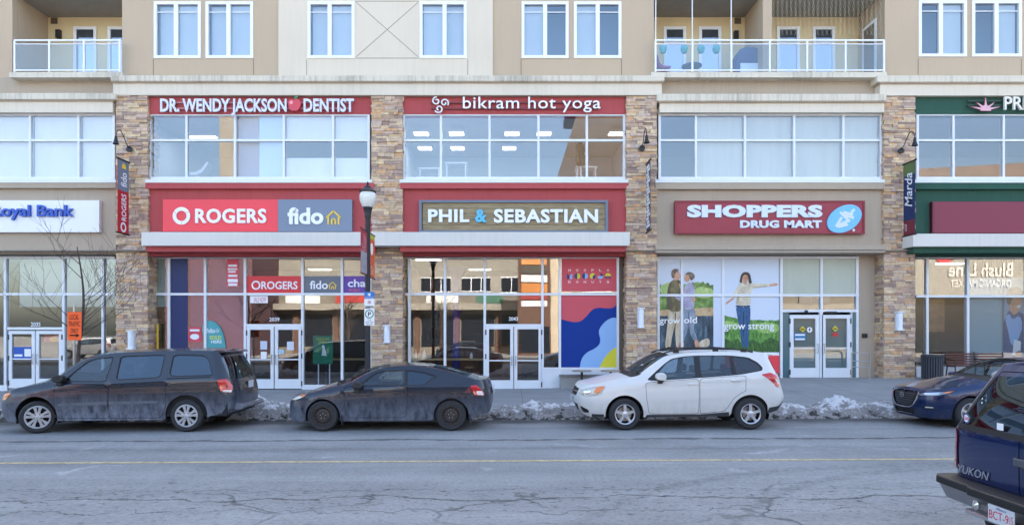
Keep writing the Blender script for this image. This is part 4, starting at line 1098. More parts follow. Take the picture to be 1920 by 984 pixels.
gfx(o, 'picture', [
    (m_ptree, trees), (m_pale, [blob([(1236, 540), (1246, 531), (1258, 528), (1262, 540), (1252, 552), (1240, 552)], 2), blob([(1300, 545), (1312, 536), (1328, 540), (1337.5, 542), (1337.5, 556), (1318, 560), (1304, 556)], 2)]),
    (m_sand, [(1233, 582), (1252, 580), (1270, 583), (1300, 578), (1337.5, 576), (1337.5, 593), (1233, 594)]), (m_pwater, [(1233, 592), (1337.5, 592), (1337.5, 658), (1233, 658)]),
    (m_beige, [blob([(1254, 580), (1268, 580), (1266, 606), (1260, 630), (1257, 654), (1246, 655), (1250, 620)], 1), blob([(1264, 580), (1279, 580), (1278, 612), (1276, 652), (1268, 654), (1266, 626)], 1), blob([(1318, 636), (1330, 633), (1331, 650), (1308, 653), (1310, 642)], 1)]),
    (m_shade, [blob([(1244, 652), (1256, 651), (1258, 657), (1243, 657)], 1), blob([(1267, 652), (1277, 651), (1280, 656), (1268, 657)], 1), [(1265.5, 586), (1267.5, 586), (1266, 622), (1264.5, 622)]]),
    (m_jean, [blob([(1281, 576), (1293, 577), (1291, 604), (1288, 622), (1282, 641), (1276, 640), (1281, 612)], 1), blob([(1289, 576), (1303, 577), (1304, 598), (1300, 618), (1308, 634), (1302, 641), (1292, 622)], 1)]),
    (m_dkjean, [[(1290, 584), (1292, 584), (1292, 606), (1289.5, 620), (1289, 606)]]),
    (m_olive, blob([(1253, 534), (1259, 526), (1268, 523), (1277, 527), (1282, 540), (1280, 560), (1279, 584), (1252, 584), (1250, 556)], 1)),
    (m_lilac, [blob([(1285, 535), (1291, 529), (1298, 530), (1303, 540), (1302, 558), (1301, 580), (1280, 580), (1283, 558), (1281, 546)], 1), blob([(1262, 552), (1274, 555), (1290, 556), (1302, 554), (1303, 561), (1288, 566), (1268, 562)], 1)]),
    (m_shade, [blob([(1252, 540), (1256, 540), (1258, 556), (1262, 578), (1254, 582), (1250, 560)], 1)]),
    (m_skin, [blob([(1263, 509), (1271, 508), (1274, 513), (1276.5, 517), (1274, 522), (1270, 525), (1264, 526), (1262, 516)], 1), blob([(1284, 515), (1291, 513), (1294, 520), (1291, 529), (1286, 528), (1282, 522), (1283.5, 519)], 1), blob([(1272, 531), (1276, 533), (1285, 545), (1282, 549), (1274, 540)], 1), blob([(1297, 557), (1303, 557), (1304, 565), (1298, 567)], 1), blob([(1274, 640), (1283, 640), (1281, 654), (1270, 655)], 1), blob([(1301, 637), (1308, 636), (1312, 650), (1304, 653)], 1)]),
    (m_oldhair, [blob([(1258, 512), (1261, 505), (1267, 503.5), (1272, 505), (1272, 509), (1267, 510), (1265, 515), (1264, 522), (1260, 521)], 1), blob([(1284, 516), (1287, 511), (1293, 509.5), (1300, 512), (1303, 519), (1299, 524), (1295, 526), (1292, 519), (1290, 514)], 1)]),
], YD, 1)
mb = MB(); letters(mb, 'grow', X(1236.5, YD), X(1275, YD), Z(610, YD), Z(598, YD), YD - .03, bold=.015); letters(mb, 'old', X(1282, YD), X(1306.5, YD), Z(606, YD), Z(593.5, YD), YD - .03, bold=.015); mb.build('lettering', m_wht, o, fix=False)
MB().box(X(1233, YD), X(1353, YD), YD - .004, YD - .002, Z(700, YD), Z(659, YD)).build('white_strip', m_wht, o)
o = film('window_poster', 'grow strong poster of a woman with outstretched arms on grass', 'poster', 1354.5, 1461, 485, 700, m_psky)
grass = bushy(1354.6, 1461, lambda x: 590 + 10 * min(1, (x - 1354) / 40), 1.6) + [(1461, 660), (1354.6, 660)]
grass = [(max(1354.6, a), b) for a, b in grass]
m_gl = grassmat('printed_light_grass', [(96, 146, 62), (150, 188, 100), (192, 214, 140)], 7, (3, 1, .8)); m_gd = grassmat('printed_dark_grass', [(20, 52, 18), (48, 92, 36), (90, 134, 60)], 6, (3, 1, .7)); m_dden = flat('printed_dark_denim', (16, 40, 74)); m_kn2 = flat('printed_knit_shade', (182, 168, 142))
gfx(o, 'picture', [(m_pgrass, grass),
    (m_gl, [blob([(1356, 600), (1380, 604), (1400, 612), (1376, 618), (1356, 614)], 1), blob([(1412, 606), (1440, 604), (1460.5, 608), (1460.5, 622), (1436, 626), (1416, 618)], 1)]),
    (m_gd, [[(1355, 632), (1372, 640), (1384, 634), (1392, 646), (1410, 636), (1426, 644), (1444, 632), (1461, 640), (1461, 660), (1355, 660)]]),
    (m_denim, [blob([(1379, 572), (1395, 572), (1394, 598), (1393, 624), (1396, 650), (1391, 652), (1388, 624), (1383, 598)], 1), blob([(1391, 572), (1407, 572), (1407, 597), (1403, 624), (1404, 650), (1396, 652), (1394, 622)], 1)]),
    (m_dden, [[(1393, 584), (1395, 584), (1395.5, 616), (1394, 640), (1393, 612)], [(1379.5, 572.5), (1406.5, 572.5), (1406.5, 575), (1379.5, 575)]]),
    (m_knit, [blob([(1383, 534), (1390, 530), (1400, 532), (1408, 530), (1424, 532), (1444, 532), (1444, 537), (1424, 539), (1409, 541), (1407, 556), (1408, 573), (1379, 573), (1383, 550)], 1), blob([(1383, 536), (1388, 540), (1385, 552), (1374, 560), (1370, 557), (1378, 546)], 1)]),
    (m_kn2, [blob([(1383, 548), (1387, 548), (1386, 566), (1381, 572), (1380, 566)], 1), blob([(1410, 537.5), (1440, 535.5), (1440, 537), (1412, 540)], 1)]),
    (m_skin, [blob([(1391, 519), (1394, 514.5), (1399, 514), (1402.5, 518), (1402, 525), (1400, 530), (1399, 534), (1394, 533), (1392, 527)], 1), blob([(1375, 557), (1377, 560), (1368, 566), (1361, 571), (1360, 568), (1366, 563)], 1), blob([(1442, 532.5), (1452, 530.5), (1458, 531), (1458, 535), (1448, 536.5), (1442, 536.5)], 1)]),
    (m_hair, [blob([(1386, 529), (1388, 520), (1390, 513), (1396, 509.5), (1403, 510.5), (1407, 516), (1408, 524), (1410, 531), (1404, 532), (1403, 524), (1402, 517), (1397, 514.5), (1393, 517), (1391, 524), (1391, 531)], 1), [(1394.2, 520), (1396.5, 520), (1396.5, 521), (1394.2, 521)], [(1398.5, 520), (1401, 520), (1401, 521), (1398.5, 521)]]),
], YD, 1)
mb = MB(); letters(mb, 'grow strong', X(1357, YD), X(1451, YD), Z(621.5, YD), Z(606, YD), YD - .03, bold=.015); mb.build('lettering', m_wht, o, fix=False)
MB().box(X(1355, YD), X(1461, YD), YD - .004, YD - .002, Z(668, YD), Z(660.5, YD)).build('white_strip', m_wht, o)
MB().box(X(1355, YD), X(1461, YD), YD - .006, YD - .004, Z(700, YD), Z(666, YD)).build('red_strip', m_rog, o)
# drug store door stickers
o = film('door_sticker', 'blue notice on the left drug store door', 'sticker', 1489, 1511, 624, 638, flat('notice_blue', (40, 120, 170)), YN)
mb = MB().box(X(1491, YN), X(1509, YN), YN - .003, YN - .002, Z(637, YN), Z(634, YN)).box(X(1491, YN), X(1509, YN), YN - .003, YN - .002, Z(629, YN), Z(626, YN)); mb.build('white_print', m_wht, o)
def diamond(px, py, r, m, label, red=False):
    o = thing('door_sticker', label, 'sticker', (X(px, YN), YN, Z(py + r, YN)))
    v = [(X(px - r, YN), YN, Z(py, YN)), (X(px, YN), YN, Z(py + r, YN)), (X(px + r, YN), YN, Z(py, YN)), (X(px, YN), YN, Z(py - r, YN))]
    MB().face(v).build('sheet', m, o)
    MB().box(X(px - 3, YN), X(px + 3, YN), YN - .003, YN - .002, Z(py + 1, YN), Z(py - 1, YN)).build('dark_print', m_dark, o)
m_dia = flat('sticker_yellow', (206, 190, 50))
diamond(1505, 617, 6, m_dia, 'yellow diamond sticker on the left drug store door'); diamond(1566, 616, 6, m_dia, 'yellow diamond sticker on the right drug store door')
o = thing('door_sticker', 'round white sticker with a black arrow on the drug store door', 'sticker', (X(1518, YN), YN, Z(623, YN)))
MB().disc((X(1518, YN), YN, Z(618, YN)), .095).build('sheet', m_wht, o); MB().prism([(X(1516, YN), Z(618, YN)), (X(1520, YN), Z(618, YN)), (X(1518, YN), Z(614, YN))], YN - .004, YN - .002).box(X(1517.3, YN), X(1518.7, YN), YN - .004, YN - .002, Z(621, YN), Z(618, YN)).build('arrow', m_dark, o)
film('door_sticker', 'red notice under the yellow diamond on the drug store door', 'sticker', 1561, 1571, 623.5, 630, flat('notice_red', (196, 44, 50)), YN)
# smiling person poster at the right edge
YQ = YS + .05
o = film('window_poster', 'poster of a smiling person in a blue jacket holding a paper cup', 'poster', 1882, 1923, 540, 690, flat('poster_grey_blue', (140, 164, 184)), YQ)
gfx(o, 'picture', [(flat('printed_jacket', (44, 78, 128)), [[(1882, 604), (1890, 584), (1902, 580), (1922, 590), (1922, 690), (1882, 668)]]), (m_sky, [blob([(1884, 596), (1892, 586), (1898, 600), (1912, 590), (1918, 610), (1908, 640), (1896, 650), (1890, 620)], 1)]),
    (m_skin, [blob([(1892, 562), (1902, 552), (1914, 552), (1918, 568), (1912, 582), (1900, 592), (1892, 580)], 2)]), (flat('printed_grey_hair', (112, 108, 100)), [blob([(1886, 556), (1890, 542), (1904, 537), (1918, 542), (1919, 556), (1910, 552), (1898, 558), (1894, 572), (1888, 570)], 1)]),
    (m_wht, [[(1901, 636), (1914, 640), (1912, 668), (1898, 664)], blob([(1906, 573), (1914, 571), (1912, 577), (1907, 577)], 1)]), (flat('printed_hand', (150, 96, 78)), [blob([(1902, 660), (1914, 656), (1914, 668), (1904, 668)], 1)])], YQ, 1)

# bits and pieces on the window bar of the coffee shop
zb_ = Z(672, YS + .35); yb_ = YS + .55
for px, h, rr_, col, lab in ((779, .34, .05, (214, 214, 206), 'white bottle at the left end of the coffee shop window bar'), (786, .26, .06, (150, 110, 70), 'brown jar beside the white bottle on the window bar'),
        (795, .30, .07, (196, 200, 204), 'grey canister on the window bar near the screen'), (884, .2, .06, (224, 220, 210), 'pale cup near the right end of the window bar')):
    x = X(px, yb_); o = thing('container', lab, 'container', (x, yb_, zb_))
    MB().lathe([(rr_, 0), (rr_, h * .65), (rr_ * .5, h * .8), (rr_ * .45, h), (0, h)], (x, yb_, zb_), 'z', 16).build('vessel', mat('vessel_%d' % col[0], col, .4), o, smooth=True)
for px, col, lab in ((788, (60, 62, 66), 'dark stool under the left of the coffee shop window bar'), (836, (66, 60, 56), 'dark stool under the middle of the coffee shop window bar'), (880, (70, 64, 58), 'dark stool under the right of the coffee shop window bar')):
    y = YS + 1.1; x = X(px, y); o = thing('bar_stool', lab, 'stool', (x, y, .02), 'stools along the window bar')
    MB().lathe([(0, .74), (.17, .74), (.18, .77), (.17, .8), (0, .8)], (x, y, .02), 'z', 18).build('seat', m_woodl, o, smooth=True)
    for k in range(4):
        a = PI / 4 + k * PI / 2; MB().tube([(x + .2 * math.cos(a), y + .2 * math.sin(a), .02), (x + .12 * math.cos(a), y + .12 * math.sin(a), .76)], .014, 6).build('leg', m_dark, o)
# ------------------------------------------------------------------ signs on the front of the building
def signbox(name, label, px0, px1, py0, py1, m, d=.16, Y=YF, cat='sign', bevel=.008):
    Yf = Y - d
    o = thing(name, label, cat, (X((px0 + px1) / 2, Yf), Y, Z(py1, Yf)))
    if m: MB().box(X(px0, Yf), X(px1, Yf), Yf, Y - .002, Z(py1, Yf), Z(py0, Yf)).build('panel', m, o, bevel=bevel)
    return o, Yf
def put(o, s, px0, px1, py0, py1, Y, depth, m, bold=.02, name='lettering', **k):
    mb = MB(); letters(mb, s, X(px0, Y), X(px1, Y), Z(py1, Y), Z(py0, Y), Y, depth, bold, **k); return mb.build(name, m, o, fix=False)
o, Ys = signbox('shop_sign', 'white bank sign with blue lettering on the taupe wall', -60, 186, 375.5, 435.5, mat('sign_white_box', (232, 232, 238), .35))
put(o, 'Royal Bank', -14, 140, 385, 413, Ys, .09, mat('royal_blue', (8, 76, 180), .35), bold=.022)
o, Ys = signbox('shop_sign', 'wide red and grey phone shop sign with yellow house', 305, 521, 374, 434, m_rog)
MB().box(X(521, Ys), X(660, Ys), Ys, YF - .002, Z(434, Ys), Z(374, Ys)).build('grey_panel', m_fid, o, bevel=.008)
put(o, 'ROGERS', 367, 500, 392, 418.5, Ys, .05, m_wht, bold=.03, spacing=1.08)
mb = MB(); oring(mb, X(341, Ys), Z(405, Ys), X(357.5, Ys) - X(341, Ys), Ys - .03, .42); mb.build('ring_logo', m_wht, o, fix=False)
put(o, 'fido', 540, 607, 389.5, 421, Ys, .05, m_wht, bold=.035)
mb = MB(); house(mb, 612, 639, 396, 421, Ys, Ys - .03, 1.1); mb.build('house_logo', m_yel, o, fix=False)
# dentist
m_let = mat('pale_letter_face', (214, 220, 236), .35)  # plain pale letter colour, no glow
def rails(mb, px0, px1, pys, Y): 
    for py in pys: mb.box(X(px0, Y), X(px1, Y), Y + .03, Y + .07, Z(py, Y) - .025, Z(py, Y) + .025)
    return mb
Yd = YF - .10
o, _ = signbox('shop_sign', 'raised white dentist lettering with a red apple on the red band', 301, 664, 184, 211, None)
put(o, 'DR. WENDY JACKSON', 301.5, 538, 186, 210.5, Yd, .05, m_let, bold=.026); put(o, 'DENTIST', 570, 664, 186, 210.5, Yd, .05, m_let, bold=.026)
rails(MB(), 306, 660, (192, 203), Yd).build('mounting_rail', mat('rail_pink', (190, 120, 128), .5), o)
ap = chaikin([(543, 190), (548, 187), (553, 189.5), (558, 187), (564, 190), (566, 197), (562, 206), (557, 210), (553, 208.5), (549, 210), (544, 206), (541.5, 197)], 2)
MB().prism([(X(a, Yd), Z(b, Yd)) for a, b in ap], Yd - .09, Yd).build('apple', mat('apple_red', (206, 58, 74), .3), o)
MB().prism([(X(a, Yd), Z(b, Yd)) for a, b in chaikin([(552, 187), (555, 182.5), (562, 181.5), (559, 186), (554, 188)], 2)], Yd - .11, Yd - .091).build('leaf', mat('leaf_green', (50, 130, 90), .5), o)
MB().disc((X(547.5, Yd), Yd - .093, Z(194, Yd)), .06).build('highlight_dot', mat('apple_pink', (240, 150, 160), .4), o)
# yoga
o, _ = signbox('shop_sign', 'raised white hot yoga lettering with a triple spiral on the red band', 810, 1126, 182, 213, None)
put(o, 'bikram hot yoga', 868, 1126, 182.5, 211.5, Yd, .05, mat('letter_white', (238, 240, 246), .35), bold=.002, spacing=1.06)
rails(MB(), 808, 1122, (192, 203), Yd).build('mounting_rail', mat('rail_dark', (120, 48, 54), .5), o)
mb = MB(); cx, cz = X(825, Yd), Z(196.5, Yd)
for k in range(3):
    a0 = k * 2 * PI / 3 + .3; pts = [(cx, Yd - .04, cz)]
    for i in range(26):
        t = i / 25; ang = a0 + 1.0 + t * 7.2; r = .145 * (1 - .72 * t); c = (cx + .16 * math.cos(a0), cz + .16 * math.sin(a0))
        pts.append((c[0] + r * math.cos(ang - 1.9), Yd - .04, c[1] + r * math.sin(ang - 1.9)))
    mb.tube(pts[1:], .026, 6); 
mb.build('spiral_logo', m_wht, o)
# coffee
o, Ys = signbox('shop_sign', 'weathered timber coffee shop sign in a grey frame', 792, 1135, 380, 432, None)
pl = MB(); n = 5
for i in range(n):
    a = 380 + 52 * i / n; xs_c = [792, random.uniform(860, 1060), 1135]
    for p, q in zip(xs_c, xs_c[1:]): pl.box(X(p, Ys) + .002, X(q, Ys) - .002, Ys + .03 + random.uniform(-.008, .008), YF - .002, Z(a + 52 / n, Ys) + .004, Z(a, Ys) - .004)
pl.build('timber_boards', mat('weathered_timber', (150, 134, 104), .85, var=.3, vscale=2.2, stretch=(1, 5, 9), bump=.5, bscale=25), o)
mb = MB(); fx = lambda a: X(a, Ys)
mb.box(fx(786), fx(1140), Ys - .04, YF - .003, Z(380, Ys), Z(375.5, Ys)).box(fx(786), fx(1140), Ys - .04, YF - .003, Z(436.5, Ys), Z(432, Ys)).box(fx(786), fx(791), Ys - .038, YF - .003, Z(432, Ys), Z(380, Ys)).box(fx(1135), fx(1140), Ys - .038, YF - .003, Z(432, Ys), Z(380, Ys))
mb.build('frame', mat('blue_grey_frame', (104, 114, 132), .5), o)
put(o, 'PHIL', 803, 880, 393, 417, Ys, .07, m_txt, bold=.035, spacing=1.08); put(o, 'SEBASTIAN', 926, 1121, 393, 418, Ys, .07, m_txt, bold=.035, spacing=1.08); put(o, '&', 891, 913, 393, 417.5, Ys, .07, mat('letter_cyan', (84, 180, 214), .4), bold=.04, name='ampersand')
# drug store
o, Ys = signbox('shop_sign', 'dark red drug store sign with a pale blue oval', 1265, 1621, 377, 438.5, mat('sign_crimson', (148, 26, 52), .35, var=.06, vscale=1.5, stretch=(4, 1, .5)), bevel=.02)
mb = MB()
for (a, b, c, d) in ((1265, 1621, 376.5, 379.5), (1265, 1621, 435.5, 438.8), (1265, 1268, 379.5, 435.5), (1618, 1621, 379.5, 435.5)): mb.box(X(a, Ys), X(b, Ys), Ys - .03, Ys + .01, Z(d, Ys), Z(c, Ys))
mb.build('frame', mat('sign_crimson_rim', (130, 24, 46), .4), o)
m_shop = mat('letter_pale', (210, 222, 238), .35)
put(o, 'SHOPPERS', 1287.5, 1541, 385, 408, Ys, .06, m_shop, bold=.06, spacing=1.05); put(o, 'DRUG MART', 1387, 1540, 413.5, 427.5, Ys, .05, m_shop, bold=.05, spacing=1.06)
el = ring(X(1582, Ys), Z(410.5, Ys), .63, 40, .43, rot=.5)
MB().prism(el, Ys - .05, Ys - .001).build('oval', mat('oval_blue', (112, 188, 236), .35), o)
mb = MB()
def stroke(mb, a, b, w, Y, y):
    a = Vector((X(a[0], Y), 0, Z(a[1], Y))); b = Vector((X(b[0], Y), 0, Z(b[1], Y))); d = (b - a).normalized(); n = Vector((-d.z, 0, d.x)) * w
    mb.face([((a + n).x, y, (a + n).z), ((b + n).x, y, (b + n).z), ((b - n).x, y, (b - n).z), ((a - n).x, y, (a - n).z)])
for i, (a, b) in enumerate((((1574, 398), (1592, 416)), ((1580, 398), (1598, 403)), ((1582, 404), (1600, 409)), ((1566, 425), (1592, 413)), ((1566, 425), (1577, 408)), ((1570, 426), (1588, 421)), ((1594, 399), (1601, 393)))): stroke(mb, a, b, .045, Ys, Ys - .053 - .001 * i)
mb.disc((X(1600.5, Ys), Ys - .012, Z(431.5, Ys)), .045)
mb.build('pestle_mark', m_shop, o)
# blank burgundy board and crown sign on green
o, Ys = signbox('shop_sign', 'blank burgundy sign board on the green fascia', 1750, 2120, 378, 437, mat('burgundy_board', (124, 32, 62), .4), bevel=.01)
MB().box(X(1748, Ys), X(1752, Ys), Ys - .015, YF - .003, Z(437, Ys), Z(378, Ys)).build('rim', mat('burgundy_rim', (104, 26, 50), .4), o)
Yc = YF - .14
o, _ = signbox('shop_sign', 'crown shaped sunburst and pale serif lettering on the green band', 1818, 1960, 182, 212, None)
pts = []
for i, (L_, a) in enumerate(((28, 168), (22, 140), (24, 90), (22, 40), (28, 12))):
    r = R(a); b0, b1 = R(a + 13), R(a - 13)
    pts += [(1846 + 9 * math.cos(b0), 207 - 9 * math.sin(b0)), (1846 + L_ * math.cos(r), 207 - L_ * math.sin(r)), (1846 + 9 * math.cos(b1), 207 - 9 * math.sin(b1))]
pts += [(1856, 209), (1836, 209)]
v, f = fill([(X(a, Yc), Z(b, Yc)) for a, b in pts], res=.4)
MB().mesh([(p[0], Yc - .06, p[1]) for p in v], f).build('crown', mat('crown_pink', (222, 170, 184), .4), o, fix=False)
pb = [((a - 1846) * 1.12 + 1846, (b - 206) * 1.12 + 206) for a, b in pts]; v, f = fill([(X(a, Yc), Z(b, Yc)) for a, b in pb], res=.4)
MB().mesh([(p[0], Yc - .03, p[1]) for p in v], f).build('crown_edge', mat('crown_red', (150, 40, 66), .4), o, fix=False)
put(o, 'PRIMA', 1881, 1970, 182.5, 207, Yc, .07, mat('letter_cream', (226, 222, 214), .4), bold=.01)
rails(MB(), 1816, 1960, (189, 197), Yc).build('mounting_rail', mat('rail_green', (30, 60, 50), .5), o)

# ------------------------------------------------------------------ pillar lamps and banners
def sconce(px, py0, py1, label):
    Y = YP - .05; x = X(px, Y); z0, z1 = Z(py1, Y), Z(py0, Y); w = .105
    o = thing('wall_lamp', label, 'lamp', (x, Y, z0), 'white box lamps on the pillars')
    MB().box(x - w, x + w, Y - .05, YP + .05, z0 + .02, z1 - .02).build('back_plate', m_alu, o)
    MB().lathe([(.095, z0 + .05), (.095, z1 - .05)], (x, Y - .06, 0), 'z', 18, close=True).build('diffuser', mat('opal', (226, 234, 246), .3), o, smooth=True)
    MB().box(x - w - .01, x + w + .01, Y - .17, YP + .05, z0, z0 + .05).box(x - w - .01, x + w + .01, Y - .17, YP + .05, z1 - .05, z1).build('cap', m_alu, o, bevel=.01)
sconce(247, 619, 655, 'white box wall lamp on the pillar beside the minivan'); sconce(726, 609, 643, 'white box wall lamp on the pillar behind the street lamp')
sconce(1201, 577, 615, 'white box wall lamp between the blue mural and couple poster'); sconce(1685, 584, 620, 'white box wall lamp on the pillar above the bin')
def gooseneck(px, py, side, label):
    x, z = X(px, YP), Z(py, YP)
    o = thing('gooseneck_lamp', label, 'lamp', (x, YP, z), 'gooseneck lamps on the pillars')
    MB().lathe([(.10, -.05), (.10, 0), (.05, .05)], (x, YP - .06, z), 'y', 18, close=True).build('wall_plate', m_dark, o, smooth=True)
    # arm leans out over the street
    pts = []
    for i in range(15):
        t = i / 14; a = t * PI * 1.12
        pts.append((x + side * (.02 + .10 * math.sin(a * .5)), YP - .05 - .42 * (1 - math.cos(a)) , z + .52 * math.sin(min(PI, a)) ** .9 * (1 if a < PI else 0) - (.15 if a > PI else 0)))
    pts = [(x, YP - .06, z), (x, YP - .25, z + .12), (x, YP - .45, z + .36), (x, YP - .62, z + .50), (x, YP - .78, z + .46), (x, YP - .86, z + .3), (x, YP - .88, z + .16)]
    pts = chaikin(pts, 2, False)
    MB().tube(pts, .014, 8).build('arm', m_dark, o, smooth=True)
    e = Vector(pts[-1])
    MB().lathe([(.03, .06), (.045, .0), (.055, -.08), (.10, -.21), (.095, -.21), (.05, -.08)], e, 'z', 18).build('shade', m_dark, o, smooth=True)
gooseneck(245, 281, 1, 'black gooseneck lamp above the red and grey banner'); gooseneck(1203, 279, 1, 'black gooseneck lamp above the edge-on banner between yoga and drug store'); gooseneck(1687, 284, 1, 'black gooseneck lamp above the navy script banner')
def blade(px, py0, py1, label, art, m):
    """banner standing out from the wall on two brackets; px is its wall edge"""
    x = X(px, YP); z0, z1 = Z(py1, YP), Z(py0, YP); y0, y1 = YP - .72, YP - .06
    o = thing('banner', label, 'banner', (x, YP, z0), 'blade banners on the pillars')
    b = MB()
    for z in (z0 - .02, z1 + .02): b.box(x - .02, x + .02, YP - .8, YP + .02, z - .025, z + .025)
    b.build('bracket', m_dark, o)
    MB().box(x - .006, x + .006, y0, y1, z0, z1).build('cloth', m, o)
    art(o, x, y0, y1, z0, z1)
def vert_text(o, s, x, ya, yb, za, zb, m, side=1, bold=.02, shear=0):
    """lettering reading upwards on a banner face that looks along x; side +1 faces +x"""
    mb = MB()
    def place(p): # p = (along, _, across)
        return (x + side * .009, (ya + yb) / 2 + (-side) * -1 * 0 + p[2] * (-side) * -1 * 1.0, p[0])
    # letters' run goes up z; their height points to -y when seen from +x side (left in view)
    def place2(p): return (x + side * .009, yb - (p[2]) if side > 0 else ya + p[2], p[0])
    letters(mb, s, za, zb, 0, yb - ya, 0, bold=bold, shear=shear, place=place2)
    return mb.build('lettering', m, o, fix=False)
def art1(o, x, y0, y1, z0, z1):
    h = z1 - z0; zm = z0 + h * .58
    MB().box(x + .0065, x + .008, y0 + .002, y1 - .002, zm, z1 - .002).build('grey_half', m_fid, o)
    vert_text(o, 'ROGERS', x, y0 + .22, y1 - .16, z0 + h * .17, z0 + h * .54, m_txt); vert_text(o, 'fido', x, y0 + .18, y1 - .12, zm + h * .06, zm + h * .26, m_txt)
    mb = MB(); cy, cz = (y0 + y1) / 2, z0 + h * .08
    for k in range(24):
        a, b = 2 * PI * k / 24, 2 * PI * (k + 1) / 24
        mb.face([(x + .009, cy + .17 * math.cos(a), cz + .17 * math.sin(a)), (x + .009, cy + .17 * math.cos(b), cz + .17 * math.sin(b)), (x + .009, cy + .1 * math.cos(b), cz + .1 * math.sin(b)), (x + .009, cy + .1 * math.cos(a), cz + .1 * math.sin(a))])
    mb.build('ring_logo', m_txt, o)
    MB().prism([(cy_, cz_) for cy_, cz_ in ((y0 + .25, zm + h * .31), (y0 + .48, zm + h * .31), (y0 + .48, zm + h * .36), (y0 + .365, zm + h * .39), (y0 + .25, zm + h * .36))], x + .008, x + .01, axis='x').build('house_logo', m_yel, o)
blade(243, 307, 440, 'red and grey phone banner on the leftmost pillar', art1, mat('banner_red', (186, 34, 48), .7))
def art2(o, x, y0, y1, z0, z1):
    mb = MB()
    for i in range(17): mb.box(x - .009, x - .007, y0 + .04 + .1 * (i % 3), y1 - .04 - .08 * (i % 2), z0 + .12 + i * .125, z0 + .22 + i * .125)
    mb.build('white_print', m_txt, o)
blade(1211.5, 310, 436, 'edge-on white banner on the pillar between yoga and drug store', art2, mat('banner_white_dark', (70, 74, 90), .7))
def art4(o, x, y0, y1, z0, z1):
    h = z1 - z0
    MB().box(x - .008, x - .0065, y0 + .002, y1 - .002, z1 - .42, z1 - .002).build('green_top', mat('banner_olive', (96, 118, 70), .7), o)
    MB().box(x - .008, x - .0065, y0 + .002, y1 - .002, z0 + .002, z0 + h * .2).build('maroon_foot', mat('banner_maroon', (122, 42, 54), .7), o)
    vert_text(o, 'Marda', x, y0 + .14, y1 - .08, z0 + h * .38, z0 + h * .86, m_txt, side=-1, bold=.01, shear=.35)
    vert_text(o, 'LOOP', x, y0 + .46, y1 - .08, z0 + h * .06, z0 + h * .16, m_txt, side=-1, bold=.0)
blade(1692.5, 311, 443, 'navy banner with white script on the pillar left of the green shop', art4, mat('banner_navy', (26, 48, 96), .7))

# ------------------------------------------------------------------ street lamp with banners and parking signs
YL = 17.1
xl = X(689.5, YL); zg = walk_z(xl, YL)
m_pole = mat('black_pole_paint', (30, 33, 42), .45, spec=.4)
lamp = thing('street_lamp', 'tall black street lamp with a frosted acorn globe', 'street lamp', (xl, YL, zg))
zt = Z(394, YL)
MB().lathe([(.2, 0), (.2, .12), (.14, .2), (.12, .6), (.085, .75), (.07, .9), (.062, zt - zg - .1), (.075, zt - zg)], (xl, YL, zg), 'z', 20).build('pole', m_pole, lamp, smooth=True)
MB().lathe([(.075, -.02), (.085, .02), (.075, .05), (.11, .2), (.125, .24), (.12, .26)], (xl, YL, Z(398, YL) - .12), 'z', 20).build('collar', m_pole, lamp, smooth=True)
zg0 = Z(391.5, YL)
MB().lathe([(.10, 0), (.15, .08), (.195, .2), (.205, .30), (.19, .38), (.17, .41)], (xl, YL, zg0), 'z', 28).build('globe', mat('frosted_globe', (220, 222, 216), .25, spec=.5), lamp, smooth=True, angle=60)
MB().lathe([(.205, 0), (.21, .02), (.14, .07), (.09, .11), (.08, .14), (.03, .17), (.022, .2), (.034, .225), (.012, .255), (.0, .28)], (xl, YL, zg0 + .41), 'z', 28).build('cap', m_pole, lamp, smooth=True)
def lampbanner(label, ya, yb, py0, py1, m, extra):
    z0, z1 = Z(py1, (ya + yb) / 2), Z(py0, (ya + yb) / 2)
    o = thing('lamp_banner', label, 'banner', (xl, (ya + yb) / 2, z0))
    b = MB(); a0, a1 = (ya - .05, YL - .05) if ya < YL else (YL + .05, yb + .05)
    for z in (z0, z1): b.box(xl - .012, xl + .012, a0, a1, z - .012, z + .012)
    b.build('bracket', m_dark, o)
    MB().box(xl - .004, xl + .004, ya, yb, z0 + .013, z1 - .013).build('cloth', m, o)
    extra(o, ya, yb, z0, z1)
def e1(o, ya, yb, z0, z1):
    MB().box(xl + .0045, xl + .006, ya + .02, yb - .02, z0 + .03, z0 + .55).build('picture_half', grassmat('banner_photo', [(120, 96, 84), (150, 160, 178), (190, 150, 120)], 7), o)
    vert_text(o, 'Winter', xl, ya + .12, yb - .1, z0 + .58, z1 - .1, mat('banner_pink', (226, 150, 160), .7), bold=0, shear=.3)
lampbanner('faded red picture banner on the street side of the lamp pole', YL - .8, YL - .1, 431, 514, mat('banner_faded_red', (166, 58, 68), .8, var=.15, vscale=4), e1)
def e2(o, ya, yb, z0, z1):
    MB().box(xl + .0045, xl + .006, ya + .01, yb - .01, z1 - .13, z1 - .02).build('lime_top', mat('banner_lime', (178, 184, 62), .7), o)
    MB().prism([((ya + yb) / 2 + .16 * math.cos(a * PI / 6) , z1 - .38 + .16 * math.sin(a * PI / 6)) for a in range(12)], xl + .0045, xl + .006, axis='x').build('white_rosette', m_wht, o)
    vert_text(o, 'SHOP', xl, ya + .2, yb - .15, z0 + .08, z0 + .3, mat('banner_cream', (230, 190, 160), .7), bold=0)
lampbanner('orange banner with lime top on the shop side of the lamp pole', YL + .1, YL + .85, 439, 521, mat('banner_orange', (214, 92, 50), .8), e2)
Yq = YL - .085
